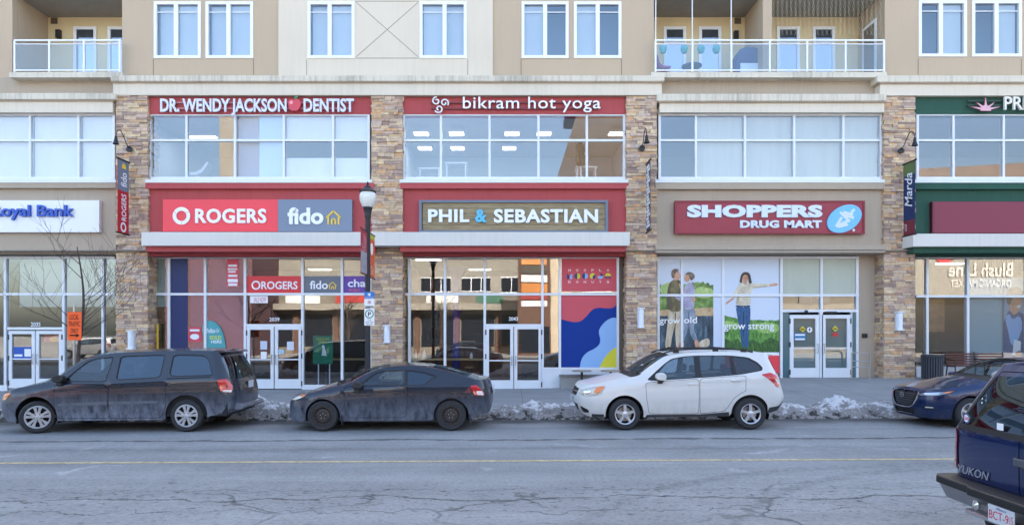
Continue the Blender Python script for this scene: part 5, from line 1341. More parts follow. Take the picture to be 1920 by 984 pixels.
def polesign(name, label, px0, px1, py0, py1, m):
    o = thing(name, label, 'sign', (X((px0 + px1) / 2, Yq), Yq, Z(py1, Yq)))
    MB().box(X(px0, Yq), X(px1, Yq), Yq, Yq + .005, Z(py1, Yq), Z(py0, Yq)).build('plate', m, o)
    return o
o = polesign('snow_route_sign', 'blue snow route sign with white snowflake on the lamp pole', 683, 702, 547, 559.5, flat('sign_blue', (28, 112, 190)))
mb = MB()
for k in range(3):
    a = k * PI / 3 + PI / 6; stroke(mb, (692.5 - 3.4 * math.cos(a), 552 - 3.4 * math.sin(a)), (692.5 + 3.4 * math.cos(a), 552 + 3.4 * math.sin(a)), .008, Yq, Yq - .003 - k * .0005)
letters(mb, 'SNOW ROUTE', X(684.5, Yq), X(700.5, Yq), Z(558.8, Yq), Z(556.4, Yq), Yq - .003); mb.build('lettering', m_wht, o, fix=False)
o = polesign('no_stopping_sign', 'small white sign with red ring and arrow on the lamp pole', 683, 702, 560, 576, m_wht)
mb = MB(); cx, cz = X(692.5, Yq), Z(566.5, Yq); n = 20
for k in range(n):
    a, b = 2 * PI * k / n, 2 * PI * (k + 1) / n; q = .042; w = .03
    mb.face([(cx + q * math.cos(a), Yq - .003, cz + q * math.sin(a)), (cx + q * math.cos(b), Yq - .003, cz + q * math.sin(b)), (cx + w * math.cos(b), Yq - .003, cz + w * math.sin(b)), (cx + w * math.cos(a), Yq - .003, cz + w * math.sin(a))])
mb.build('red_ring', flat('ring_red', (206, 50, 60)), o); MB().disc((cx, Yq - .003, cz), .016).box(X(684.5, Yq), X(700.5, Yq), Yq - .004, Yq - .003, Z(575.3, Yq), Z(573.6, Yq)).build('dark_print', m_dark, o)
o = polesign('parking_sign', 'white sign with green circled P on the lamp pole', 683, 702, 578, 610, m_wht)
mb = MB(); cx, cz = X(692.5, Yq), Z(588.5, Yq); n = 28
for k in range(n):
    a, b = 2 * PI * k / n, 2 * PI * (k + 1) / n; q = .108; w = .085
    mb.face([(cx + q * math.cos(a), Yq - .003, cz + q * math.sin(a)), (cx + q * math.cos(b), Yq - .003, cz + q * math.sin(b)), (cx + w * math.cos(b), Yq - .003, cz + w * math.sin(b)), (cx + w * math.cos(a), Yq - .003, cz + w * math.sin(a))])
mb.build('green_ring', flat('ring_green', (20, 120, 84)), o)
mb = MB(); letters(mb, 'P', X(690, Yq), X(695.6, Yq), Z(592.6, Yq), Z(584.6, Yq), Yq - .003, bold=.03); letters(mb, '2 h', X(689, Yq), X(696, Yq), Z(601.5, Yq), Z(598, Yq), Yq - .003); letters(mb, '08:00-18:00', X(685, Yq), X(700, Yq), Z(605.2, Yq), Z(603, Yq), Yq - .003)
letters(mb, 'MON-FRI', X(686.5, Yq), X(698.5, Yq), Z(608.8, Yq), Z(606.6, Yq), Yq - .003); mb.build('lettering', m_dark, o, fix=False)

# ------------------------------------------------------------------ orange sign, sapling
YO = 17.9; xo = X(139, YO); zo = walk_z(xo, YO)
o = thing('traffic_sign', 'orange local traffic only sign with black arrow on a post', 'sign', (xo, YO, zo))
MB().tube([(xo - .02, YO + .03, zo), (xo - .02, YO + .03, Z(572, YO))], .028, 10).build('post', m_steel, o, smooth=True)
MB().box(X(126.5, YO), X(153, YO), YO - .006, YO, Z(637.5, YO), Z(584.5, YO)).build('plate', flat('sign_orange', (250, 96, 26), rough=.5), o)
mb = MB()
for s, a, b, c, d in (('LOCAL', 131, 148, 589.5, 599), ('TRAFFIC', 129, 150.5, 602.5, 611.5), ('ONLY', 132.5, 147, 615.5, 624)): letters(mb, s, X(a, YO), X(b, YO), Z(d, YO), Z(c, YO), YO - .009, bold=0)
mb.box(X(131, YO), X(145, YO), YO - .01, YO - .008, Z(629.8, YO), Z(627.2, YO)).prism([(X(143.5, YO), Z(632.5, YO)), (X(149, YO), Z(628.5, YO)), (X(143.5, YO), Z(624.8, YO))], YO - .0115, YO - .0105)
mb.build('lettering', m_black, o, fix=False)
YT = 18.4; xt = X(146, YT); zt0 = walk_z(xt, YT); rt = random.Random(21)
tree = thing('sapling_tree', 'bare young tree behind the orange sign', 'tree', (xt, YT, zt0))
segs = []
def grow(p, d, L_, r, depth):
    pts = [p]; q = p.copy(); dd = d.copy(); n = 5
    for i in range(n):
        dd = (dd + Vector((rt.uniform(-.13, .13), rt.uniform(-.13, .13), rt.uniform(-.02, .12)))).normalized(); q = q + dd * L_ / n; pts.append(q.copy())
    segs.append((depth, pts, [r * (1 - .6 * i / n) for i in range(n + 1)]))
    if depth < 3:
        for k in range((4, 4, 3)[depth]):
            i = rt.randint(2, n) if depth else rt.randint(1, n)
            side = Vector((rt.uniform(-1, 1), rt.uniform(-.8, .8), rt.uniform(.1, .7))).normalized()
            grow(pts[i].copy(), (dd * .5 + side * .8).normalized(), L_ * rt.uniform(.5, .8), r * (1 - .6 * i / n) * .6, depth + 1)
trunk = [Vector((xt, YT, zt0)), Vector((xt + .03, YT, zt0 + .8)), Vector((xt + .0, YT, zt0 + 1.5)), Vector((xt + .13, YT, zt0 + 2.3)), Vector((xt + .16, YT, zt0 + 3.0)), Vector((xt + .1, YT, zt0 + 3.6)), Vector((xt - .02, YT, zt0 + 4.3))]
m_bark = mat('bark', (76, 64, 62), .9, var=.25, vscale=8)
ct = chaikin(trunk, 1, False)
MB().tube(ct, [.062 - .05 * i / (len(ct) - 1) for i in range(len(ct))], 8).build('trunk', m_bark, tree, smooth=True)
for i in range(15):
    t = rt.uniform(.35, .97); k = t * (len(trunk) - 1); a = trunk[int(k)].lerp(trunk[min(int(k) + 1, len(trunk) - 1)], k % 1)
    az = rt.uniform(0, 2 * PI); d = Vector((math.cos(az), .7 * math.sin(az), rt.uniform(.25, 1.0))).normalized()
    grow(a, d, rt.uniform(.9, 1.6) * (1.25 - t * .55), .012, 1)
mb = MB()
for dp, pts, rr in segs: mb.tube(pts, [max(.003, v) for v in rr], 5, cap=False)
mb.build('branches', m_bark, tree, smooth=True)

# ------------------------------------------------------------------ pavement furniture
YB1 = 23.0; xb = X(1748, YB1); zb = walk_z(xb, YB1)
o = thing('litter_bin', 'dark slatted metal litter bin beside the grocery window', 'bin', (xb, YB1, zb))
mb = MB(); r = .31
for k in range(26):
    a = 2 * PI * k / 26; m4 = Matrix.Translation((xb, YB1, zb)) @ Matrix.Rotation(a, 4, 'Z'); mb.box(r - .012, r + .012, -.022, .022, .05, .78, M=m4)
mb.build('slat_cage', mat('bin_paint', (58, 62, 72), .5), o)
MB().lathe([(.33, .74), (.34, .76), (.34, .82), (.31, .84), (.2, .84), (.19, .8)], (xb, YB1, zb), 'z', 28).build('rim', mat('bin_rim', (50, 54, 62), .45), o, smooth=True)
MB().lathe([(.29, .04), (.29, .78)], (xb, YB1, zb), 'z', 24, close=True).build('liner', m_black, o)
YB2 = 23.2; x0, x1 = X(1784, YB2), X(1895, YB2); zb = walk_z(x0, YB2)
o = thing('park_bench', 'brown slatted bench with black metal ends below the grocery window', 'bench', ((x0 + x1) / 2, YB2, zb))
m_bw = mat('bench_wood', (96, 58, 48), .6, var=.2, stretch=(1, 8, 8))
mb = MB()
for i in range(5): mb.box(x0, x1, YB2 + .30 + i * .012, YB2 + .33 + i * .012, zb + .46 + i * .085, zb + .52 + i * .085)
mb.build('backrest', m_bw, o)
mb = MB()
for i in range(5): mb.box(x0, x1, YB2 - .16 + i * .085, YB2 - .09 + i * .085, zb + .42, zb + .45)
mb.build('seat', m_bw, o)
for x in (x0 + .02, (x0 + x1) / 2, x1 - .02):
    MB().tube([(x, YB2 - .2, zb), (x, YB2 - .17, zb + .42), (x, YB2 + .26, zb + .42), (x, YB2 + .37, zb + .9)], .022, 8).tube([(x, YB2 + .26, zb + .42), (x, YB2 + .34, zb)], .022, 8).tube([(x, YB2 - .17, zb + .42), (x, YB2 - .16, zb + .64), (x, YB2 + .3, zb + .66)], .018, 8).build('leg', m_dark, o)
for px, ln in ((1091, 'left'), (1145, 'right')):
    Yt_ = YS - .75; x = X(px, Yt_); zt_ = Z(695, Yt_); zf_ = walk_z(x, Yt_)
    o = thing('bistro_table', 'small round pedestal table in front of the mural, %s' % ('nearer the coffee doors' if ln == 'left' else 'nearer the stone pillar'), 'table', (x, Yt_, zf_), 'pavement tables in front of the mural')
    MB().lathe([(.0, -.02), (.33, -.02), (.34, 0), (.33, .02), (0, .02)], (x, Yt_, zt_), 'z', 30).build('tabletop', mat('table_top', (156, 140, 122), .5, var=.1), o, smooth=True)
    MB().lathe([(.22, 0), (.22, .02), (.05, .05), (.04, .1), (.04, zt_ - zf_ - .02)], (x, Yt_, zf_), 'z', 16).build('pedestal', m_dark, o, smooth=True)
Yk = YS - .55; x0, x1 = X(1051, Yk), X(1166, Yk); zf_ = walk_z(x0, Yk)
o = thing('bench_ledge', 'low grey concrete bench ledge under the mural window', 'bench', ((x0 + x1) / 2, Yk, zf_))
MB().box(x0, x1, Yk, YS - .1, zf_ - .1, Z(707, Yk)).build('block', m_conc, o, bevel=.015)
MB().box(x0 - .02, x1, Yk - .03, YS - .1, Z(707, Yk) + .001, Z(703, Yk)).build('seat_slab', mat('ledge_top', (120, 116, 112), .7), o, bevel=.01)
YH = 23.2; x0, x1 = X(1597, YH), X(1631, YH); zf_ = walk_z(x1, YH)
o = thing('handrail', 'galvanised tube handrail beside the drug store doors', 'handrail', ((x0 + x1) / 2, YH, zf_))
zt_ = Z(661, YH); path = [(x0, YH, walk_z(x0, YH)), (x0, YH, zt_), (x1 - .1, YH, zt_), (x1 - .02, YH, zt_ - .04), (x1, YH, zt_ - .14), (x1, YH, zf_)]
mb = MB().tube(path, .024, 10)
mb.build('frame', m_steel, o, smooth=True)
MB().tube([(x0, YH, zt_ - .27), (x1, YH, zt_ - .3)], .014, 8).tube([(x0, YH, zt_ - .47), (x1, YH, zt_ - .5)], .014, 8).build('rail', m_steel, o, smooth=True)
MB().lathe([(.07, 0), (.07, .012)], (x1, YH, zf_), 'z', 16, close=True).build('foot_plate', m_steel, o)
yp = thing('bollard', 'thin yellow post at the side of the leftmost pillar', 'post', (X(294, 23.9), 23.9, .1))
MB().tube([(X(295, 24.0), 24.02, .1), (X(295, 24.0), 24.02, Z(607, 24.0))], .035, 10).build('post', mat('safety_yellow', (222, 176, 40), .5), yp, smooth=True)

# ------------------------------------------------------------------ things on the balconies
YBL = YW + .15
for px in (1243.5, 1283, 1314.5, 1343):
    x, z = X(px, YBL), Z(92, YBL)
    o = thing('lantern', 'teal paper lantern hanging behind the right balcony glass', 'lantern', (x, YBL, z - .2), 'teal lanterns on the right balcony')
    MB().lathe([(.02, -.17), (.09, -.14), (.135, 0), (.09, .14), (.03, .17)], (x, YBL, z), 'z', 18).build('shade', mat('lantern_teal', (92, 186, 184), .6), o, smooth=True)
    MB().tube([(x, YBL, z + .17), (x, YBL, Z(75, YBL))], .006, 5).build('cord', m_dark, o)
for px, py, lab, g_ in ((112, 66, 'black wall light on the left balcony wall', 0), (1379, 68, 'black wall light by the divider of the right balcony', 0)):
    y = YB - .02; x, z = X(px, YB), Z(py, YB); o = thing('balcony_light', lab, 'lamp', (x, y, z - .15))
    MB().box(x - .09, x + .09, y - .12, y + .018, z - .16, z + .16).build('body', m_dark, o, bevel=.02)
zs_ = ZBF + .02
o = thing('patio_table', 'round blue patio table on the right balcony', 'table', (X(1297, YW + .7), YW + .7, zs_))
MB().lathe([(0, -.015), (.36, -.015), (.36, .015), (0, .015)], (X(1297, YW + .7), YW + .7, zs_ + .48), 'z', 26).build('tabletop', mat('blue_table', (66, 122, 150), .5), o)
MB().lathe([(.2, 0), (.2, .03), (.03, .05), (.03, .46)], (X(1297, YW + .7), YW + .7, zs_), 'z', 14).build('pedestal', m_dark, o)
o = thing('patio_chair', 'pink moulded chair in the corner of the right balcony', 'chair', (X(1240, YW + .7), YW + .7, zs_)); m_pc = mat('pink_plastic', (170, 70, 130), .5)
x = X(1241, YW + .7); y = YW + .7
MB().prism(chaikin([(x - .25, zs_ + .8), (x - .2, zs_ + .8), (x - .1, zs_ + .42), (x + .28, zs_ + .40), (x + .28, zs_ + .36), (x - .16, zs_ + .34)], 1), y - .24, y + .24).build('seat', m_pc, o)
for sx, sy in ((-.14, -.2), (.24, -.2), (-.14, .2), (.24, .2)): MB().tube([(x + sx, y + sy, zs_), (x + sx * .9, y + sy * .9, zs_ + .37)], .018, 6).build('leg', m_pc, o)
o = thing('covered_barbecue', 'barbecue under a dark blue cover on the right balcony', 'barbecue', (X(1400, YW + .8), YW + .8, zs_))
x = X(1401, YW + .8); y = YW + .8
MB().prism(chaikin([(x - .55, zs_), (x - .5, zs_ + .75), (x - .3, zs_ + 1.1), (x + .3, zs_ + 1.1), (x + .5, zs_ + .75), (x + .5, zs_)], 1), y - .3, y + .3).build('cover', mat('blue_cover', (52, 78, 118), .6, bump=.5, bscale=6), o, smooth=True, bevel=.04)
MB().box(x - .35, x + .35, y - .34, y - .301, zs_ + .1, zs_ + .5).build('white_label', m_wht, o)
# ------------------------------------------------------------------ vehicles
import bisect
def paint(name, rgb, dirt=(120, 116, 112), dirty=.0, top=.75, rough=.28, metal=.0, coat=.8, film=0.0):
    """car paint with road salt thrown up from below"""
    m = bpy.data.materials.new(name); m.use_nodes = True; nt = m.node_tree; L = nt.links; b = nt.nodes['Principled BSDF']
    b.inputs['Metallic'].default_value = metal
    b.inputs['Coat Weight'].default_value = coat; b.inputs['Coat Roughness'].default_value = .03
    tc = nn(m, 'ShaderNodeTexCoord'); sep = nn(m, 'ShaderNodeSeparateXYZ'); L.new(tc.outputs['Object'], sep.inputs[0])
    n = nn(m, 'ShaderNodeTexNoise'); n.inputs['Scale'].default_value = 5.5; n.inputs['Detail'].default_value = 10; n.inputs['Roughness'].default_value = .75
    mp = nn(m, 'ShaderNodeMapping'); mp.inputs['Scale'].default_value = (1.3, 1, .55); L.new(tc.outputs['Object'], mp.inputs[0]); L.new(mp.outputs[0], n.inputs['Vector'])
    mr = nn(m, 'ShaderNodeMapRange'); mr.inputs['From Min'].default_value = top; mr.inputs['From Max'].default_value = .25; mr.inputs['To Min'].default_value = 0; mr.inputs['To Max'].default_value = 1
    L.new(sep.outputs[2], mr.inputs['Value'])
    nr = nn(m, 'ShaderNodeMapRange'); nr.inputs['From Min'].default_value = .36; nr.inputs['From Max'].default_value = .62; nr.inputs['To Min'].default_value = .08; L.new(n.outputs['Fac'], nr.inputs['Value'])
    ml = nn(m, 'ShaderNodeMath'); ml.operation = 'MULTIPLY_ADD'; L.new(mr.outputs[0], ml.inputs[0]); L.new(nr.outputs[0], ml.inputs[1]); ml.inputs[2].default_value = 0
    q = nn(m, 'ShaderNodeMath'); q.operation = 'MULTIPLY_ADD'; q.inputs[1].default_value = dirty; q.inputs[2].default_value = film; q.use_clamp = True
    L.new(ml.outputs[0], q.inputs[0])
    mx = nn(m, 'ShaderNodeMix'); mx.data_type = 'RGBA'; mx.inputs['A'].default_value = lin(rgb); mx.inputs['B'].default_value = lin(dirt)
    L.new(q.outputs[0], mx.inputs['Factor']); L.new(mx.outputs['Result'], b.inputs['Base Color'])
    r = nn(m, 'ShaderNodeMath'); r.operation = 'MULTIPLY_ADD'; r.inputs[1].default_value = .6; r.inputs[2].default_value = rough; L.new(q.outputs[0], r.inputs[0]); L.new(r.outputs[0], b.inputs['Roughness'])
    c = nn(m, 'ShaderNodeMath'); c.operation = 'MULTIPLY_ADD'; c.inputs[1].default_value = -coat; c.inputs[2].default_value = coat; c.use_clamp = True; L.new(q.outputs[0], c.inputs[0]); L.new(c.outputs[0], b.inputs['Coat Weight'])
    return m
m_tyre = mat('tyre_rubber', (44, 45, 48), .8, var=.25, vscale=9)
m_rimdark = mat('wheel_dark', (26, 26, 28), .6)
m_silver = mat('wheel_silver', (196, 198, 204), .3, metal=.6)
m_cover = mat('wheel_cover', (172, 174, 178), .4, metal=.3, var=.1, vscale=7)
m_steelw = mat('rusty_steel_wheel', (66, 60, 58), .6, metal=.3, var=.35, vscale=14)
m_lug = mat('lug_nut', (150, 148, 146), .35, metal=.8)
m_trim = mat('black_trim', (24, 25, 28), .55)
m_clad = mat('grey_cladding', (50, 52, 56), .7, var=.15, vscale=5)
m_seat = mat('grey_seat', (112, 112, 114), .9); m_seatd = mat('dark_seat', (48, 50, 54), .9)
m_cabin = mat('cabin_dark', (36, 37, 40), .9)
m_chrome = mat('chrome', (210, 212, 216), .12, metal=1.0)
m_cglass = glass('car_glass', (.44, .54, .60), .09, gcol=(.9, .96, 1)); m_cdark = glass('tinted_car_glass', (.07, .09, .13), .12, gcol=(.7, .85, 1))
m_lens = mat('clear_lens', (206, 202, 190), .12, spec=.6, coat=.8); m_amber = mat('amber_lens', (232, 130, 60), .2, coat=.6)
m_tail = mat('red_lens', (196, 20, 30), .15, coat=.8, spec=.6); m_tailw = mat('white_lens', (220, 206, 206), .2, coat=.6)
m_mould = mat('salted_moulding', (92, 98, 108), .6, var=.3, vscale=5)
m_plate = mat('number_plate', (196, 200, 206), .5, var=.06, vscale=20)

class Car:
    def __init__(s, **k):
        s.__dict__.update(k)
        f = lambda L_, it=2: chaikin([tuple(p) for p in L_], it, False)
        s._E = f(s.E, 3); s._ye = f(s.ye); s._belt = f(s.belt); s._W = f(s.W); s._XF = f(s.XF); s._XR = f(s.XR); s._crown = f(s.crown); s._bow = f(s.bow)
        s.tabF = s.table(s.nf, s.xfc - s.ip(s._XF, .6), s.ip(s._W, s.xfc)); s.tabR = s.table(s.nr, s.ip(s._XR, .7) - s.xrc, s.ip(s._W, s.xrc))
        s.Tf, s.Tr = s.tabF[-1][0], s.tabR[-1][0]; s.tc, s.te = s.xfc - s.Tf, s.xrc + s.Tr
    @staticmethod
    def ip(L_, x):
        if x <= L_[0][0]: return L_[0][1]
        if x >= L_[-1][0]: return L_[-1][1]
        lo, hi = 0, len(L_) - 1
        while hi - lo > 1:
            m = (lo + hi) // 2
            if L_[m][0] <= x: lo = m
            else: hi = m
        a, b = L_[lo], L_[hi]
        return a[1] if b[0] == a[0] else a[1] + (b[1] - a[1]) * (x - a[0]) / (b[0] - a[0])
    @staticmethod
    def table(n, a, b, N=240):
        out = []; L_ = 0; p = None
        for i in range(N + 1):
            th = PI / 2 * i / N; sx = math.sin(th) ** (2 / n); cy = max(0, math.cos(th)) ** (2 / n)
            if p: L_ += math.hypot((sx - p[0]) * a, (cy - p[1]) * b)
            p = (sx, cy); out.append((L_, sx, cy))
        return out
    def look(s, tab, d):
        d = max(0, min(tab[-1][0], d)); i = bisect.bisect_left(tab, (d,)); i = max(1, min(len(tab) - 1, i)); a, b = tab[i - 1], tab[i]
        k = 0 if b[0] == a[0] else (d - a[0]) / (b[0] - a[0])
        return a[1] + (b[1] - a[1]) * k, a[2] + (b[2] - a[2]) * k
    def zE(s, t): return s.ip(s._E, t)
    def Y(s, x, z):
        zb, W = s.ip(s._belt, x), s.ip(s._W, x)
        if z <= zb:
            u = (zb - z) / max(.2, zb - s.zs); w = W - s.tuck * max(0, u - .25) ** 2 * 1.6
            w -= .010 * math.exp(-((u - .12) / .07) ** 2)      # crease under the waist
            return w
        ze, ye = s.zE(x), s.ip(s._ye, x); f = min(1.1, (z - zb) / max(.02, ze - zb))
        return W + (ye - W) * (f ** s.gexp)
    def M0(s, t, z):
        if t < s.xfc:
            sx, cy = s.look(s.tabF, s.xfc - t); return (s.xfc - (s.xfc - s.ip(s._XF, z)) * sx, s.Y(s.xfc, z) * cy, z)
        if t > s.xrc:
            sx, cy = s.look(s.tabR, t - s.xrc); return (s.xrc + (s.ip(s._XR, z) - s.xrc) * sx, s.Y(s.xrc, z) * cy, z)
        return (t, s.Y(t, z), z)
    def M(s, t, z, off=0.0):
        p = Vector(s.M0(t, z))
        if off:
            e = .012; a = Vector(s.M0(t + e, z)) - Vector(s.M0(t - e, z)); b = Vector(s.M0(t, z + e)) - Vector(s.M0(t, z - e))
            n = b.cross(a)
            if n.length > 1e-9:
                n.normalize(); p += n * (off if n.y >= -1e-6 or abs(n.x) > abs(n.y) else -off) * (1 if (n.y >= 0) else 1)
        return p
    def T(s, t, v, off=0.0):
        ze = s.zE(t); x, y, z = s.M0(t, ze); k = 1 - v * v
        return Vector((x - s.ip(s._bow, t) * k, v * y, z + s.ip(s._crown, t) * k + off))
    def side(s, mb, poly, holes=(), off=0.0, res=.07, sides=(1, -1), mi=0, sub=.05):
        v, f = fill(poly, holes, res, sub)
        for sg in sides:
            pts = []
            for (t, z) in v:
                p = s.M(t, z, off); pts.append((p.x, sg * p.y, p.z))
            mb.mesh(pts, f, mi)
        return mb
    def top(s, mb, t0, t1, v0, v1, off=0.0, nt=20, nv=10, mi=0):
        """strip of the upper skin; v0, v1 may be functions of t"""
        V = lambda q, t: q(t) if callable(q) else q
        vs, fs = [], []
        for i in range(nt + 1):
            t = t0 + (t1 - t0) * i / nt; a, b = V(v0, t), V(v1, t)
            for j in range(nv + 1): vs.append(s.T(t, a + (b - a) * j / nv, off))
        for i in range(nt):
            for j in range(nv):
                q = i * (nv + 1) + j; fs.append((q, q + 1, q + nv + 2, q + nv + 1))
        return mb.mesh(vs, fs, mi)
    def edge(s, t0, t1, n):
        return [(t0 + (t1 - t0) * i / n, s.zE(t0 + (t1 - t0) * i / n)) for i in range(n + 1)]
def inset(poly, d):
    """shrink a polygon by d"""
    n = len(poly); A = sum(poly[i][0] * poly[(i + 1) % n][1] - poly[(i + 1) % n][0] * poly[i][1] for i in range(n)); sg = 1 if A > 0 else -1
    out = []
    for i in range(n):
        p, q, r = Vector(poly[i - 1]), Vector(poly[i]), Vector(poly[(i + 1) % n]); a, b = (q - p), (r - q)
        if a.length < 1e-6 or b.length < 1e-6: out.append(tuple(q)); continue
        a.normalize(); b.normalize(); na, nb = Vector((-a.y, a.x)) * sg, Vector((-b.y, b.x)) * sg; m = na + nb
        if m.length < 1e-3: out.append(tuple(q)); continue
        m.normalize(); out.append(tuple(q + m * d / max(.4, m.dot(na))))
    return out
def arch(xc, zc, r, zb, n=18):
    a = math.asin(max(-1, min(1, (zb - zc) / r)))
    return [(xc - r * math.cos(a + (PI - 2 * a) * i / n), zc + r * math.sin(a + (PI - 2 * a) * i / n)) for i in range(n + 1)]
rd = lambda p, w=.2, it=2: chaikin(p, it, True, w)
def each(c, parent, name, poly, off, res, m, holes=(), subs=()):
    """the same fitting on both flanks, each an object of its own with its own sub-parts"""
    for sg in (1, -1):
        o = c.side(MB(), poly, holes, off, res, (sg,)).build(name, m, parent, smooth=True)
        for n2, p2, off2, m2 in subs: c.side(MB(), p2, (), off2, .04, (sg,)).build(n2, m2, o, smooth=True)

def wheel(root, x, y, r, rr, style, steer=0.0, width=.215):
    """tyre with its rim; the outer face looks towards -y, turned round on the far side"""
    w = width / 2; rz = 0 if y < 0 else PI
    t = MB().lathe([(rr, -w * .86), (rr + .012, -w), (r * .9, -w * 1.04), (r * .965, -w * .86), (r, -w * .6), (r, w * .6), (r * .965, w * .86), (r * .9, w), (rr, w * .9)], (0, 0, 0), 'y', 40)
    for q in (-.3, 0, .3): t.lathe([(r + .001, q * w - .004), (r + .001, q * w + .004)], (0, 0, 0), 'y', 40)
    o = t.build('wheel', m_tyre, root, smooth=True)
    o.parent = root; o.matrix_parent_inverse = Matrix(); o.location = (x, y, r); o.rotation_euler = (0, 0, rz + steer)
    def sub(name, mbx, m, **k):
        c = mbx.build(name, m, None, **k); c.parent = o; return c
    sub('barrel', MB().lathe([(rr, -w * .86), (rr - .012, -w * .8), (rr - .02, 0), (rr - .02, w * .6), (0, w * .6)], (0, 0, 0), 'y', 32), m_rimdark, smooth=True)
    if style == 'five':
        m = MB().lathe([(rr + .002, -w * .9), (rr - .006, -w * .97), (rr - .022, -w * .9), (rr - .024, -w * .5)], (0, 0, 0), 'y', 40)
        for k in range(5):
            a = 2 * PI * k / 5 + PI / 2; c, s_ = math.cos(a), math.sin(a)
            pl = [(u * c - q * s_, u * s_ + q * c) for u, q in ((.045, -.036), (rr * .6, -.026), (rr - .012, -.034), (rr - .012, .034), (rr * .6, .026), (.045, .036))]
            m.prism(pl, -w * .82, -w * .55)
        m.lathe([(.062, -w * .5), (.062, -w * .84), (.045, -w * .9), (0, -w * .9)], (0, 0, 0), 'y', 24)
        sub('rim', m, m_silver, smooth=True)
        sub('brake_disc', MB().lathe([(rr * .7, -w * .1), (.05, -w * .1)], (0, 0, 0), 'y', 30), m_lug)
    elif style == 'cover':
        m = MB().lathe([(rr + .004, -w * .93), (rr - .012, -w * 1.0), (rr - .026, -w * .94), (rr - .03, -w * .7)], (0, 0, 0), 'y', 40)
        for k in range(10):
            a = 2 * PI * (k // 2) / 5 + PI / 2 + (.235 if k % 2 else -.235); c, s_ = math.cos(a), math.sin(a)
            pl = [(u * c - q * s_, u * s_ + q * c) for u, q in ((.03, -.022), (rr * .6, -.022), (rr - .02, -.036), (rr - .02, .036), (rr * .6, .022), (.03, .022))]
            m.prism(pl, -w * .92, -w * .7)
        m.lathe([(.095, -w * .6), (.092, -w * .95), (.05, -w * .98), (.035, -w * 1.04), (0, -w * 1.04)], (0, 0, 0), 'y', 26)
        sub('wheel_cover', m, m_cover, smooth=True)
        d = MB()
        for k in range(5):
            a = 2 * PI * k / 5 - PI / 2; d.disc((.068 * math.cos(a), -w * 1.0, .068 * math.sin(a)), .013, seg=10)
        sub('lug_nut', d, m_rimdark)
    elif style == 'steel':
        m = MB().lathe([(rr + .003, -w * .92), (rr - .012, -w * .95), (rr - .02, -w * .6), (rr * .80, -w * .42), (rr * .66, -w * .62), (rr * .45, -w * .66), (rr * .36, -w * .5), (.04, -w * .5), (.036, -w * .7), (0, -w * .7)], (0, 0, 0), 'y', 40)
        sub('rim', m, m_steelw, smooth=True)
        h = MB()
        for k in range(14): a = 2 * PI * k / 14; h.disc((rr * .76 * math.cos(a), -w * .53, rr * .76 * math.sin(a)), .014, seg=10)
        sub('vent_hole', h, m_black)
        n = MB()
        for k in range(5): a = 2 * PI * k / 5 + .3; n.lathe([(.012, -w * .5), (.012, -w * .62), (0, -w * .64)], (.057 * math.cos(a), 0, .057 * math.sin(a)), 'y', 8)
        sub('lug_nut', n, m_lug)
    return o
def seat(root, x, y, z, m, back=.62, w=.24, lean=.16):
    s = MB().prism(chaikin([(x - .26, z), (x - .28, z + .14), (x + .22, z + .12), (x + .24, z)], 1), y - w, y + w)
    s.prism(chaikin([(x + .16, z + .1), (x + .16 + lean, z + back), (x + .28 + lean, z + back - .02), (x + .30, z + .08)], 1), y - w, y + w)
    s.prism(chaikin([(x + .19 + lean, z + back + .03), (x + .20 + lean, z + back + .2), (x + .28 + lean, z + back + .19), (x + .28 + lean, z + back + .03)], 1), y - .12, y + .12)
    return s.build('seat', m, root, smooth=True, bevel=.02)
def mirror(root, x, y, z, m_cap, m_base=None):
    for sg in (1, -1):
        mb = MB().prism(chaikin([(x - .09, z - .05), (x - .11, z + .03), (x - .06, z + .095), (x + .10, z + .09), (x + .12, z - .04), (x + .05, z - .07)], 2), sg * (y + .03), sg * (y + .19))
        o = mb.build('wing_mirror', m_cap, root, smooth=True, bevel=.02)
        MB().prism([(x - .06, z - .13), (x - .04, z - .05), (x + .08, z - .05), (x + .04, z - .13)], sg * (y - .05), sg * (y + .12)).build('mirror_arm', m_base or m_trim, o, bevel=.01)
def handle(car, root, x, z, m, ln=.19, sides=(1, -1)):
    for sg in sides:
        p = car.M(x, z); y = p.y
        MB().prism(chaikin([(x - ln / 2, z - .016), (x - ln / 2, z + .02), (x + ln / 2, z + .024), (x + ln / 2, z - .01)], 1), sg * (y - .01), sg * (y + .035)).build('door_handle', m, root, bevel=.006)
def cabin(car, root, x0, x1, zfloor, seats, m_s, dash_x, dash_z, wheel_y=-.38, hw=.82):
    mb = MB().box(x0, x1, -hw, hw, zfloor, zfloor + .04)
    mb.box(dash_x - .35, dash_x, -hw + .06, hw - .06, zfloor + .05, dash_z)
    for sg in (1, -1): mb.box(x0 + .5, x1, sg * (hw - .02), sg * (hw - .05), zfloor, car.ip(car._belt, (x0 + x1) / 2) - .06)
    mb.build('cabin', m_cabin, root)
    for (x, y, z, w, b) in seats: seat(root, x, y, z, m_s, b, w)
    w = MB(); c = Vector((dash_x + .16, wheel_y, dash_z + .03)); pts = []
    for k in range(21):
        a = 2 * PI * k / 20; pts.append(c + Vector((.09 * math.sin(a), .18 * math.cos(a), .165 * math.sin(a))))
    w.tube(pts, .014, 6, cap=False).tube([c + Vector((0, -.17, 0)), c + Vector((.0, .17, 0))], .012, 6).tube([c, (dash_x - .1, wheel_y, dash_z - .1)], .03, 8)
    w.build('steering_wheel', m_trim, root, smooth=True)
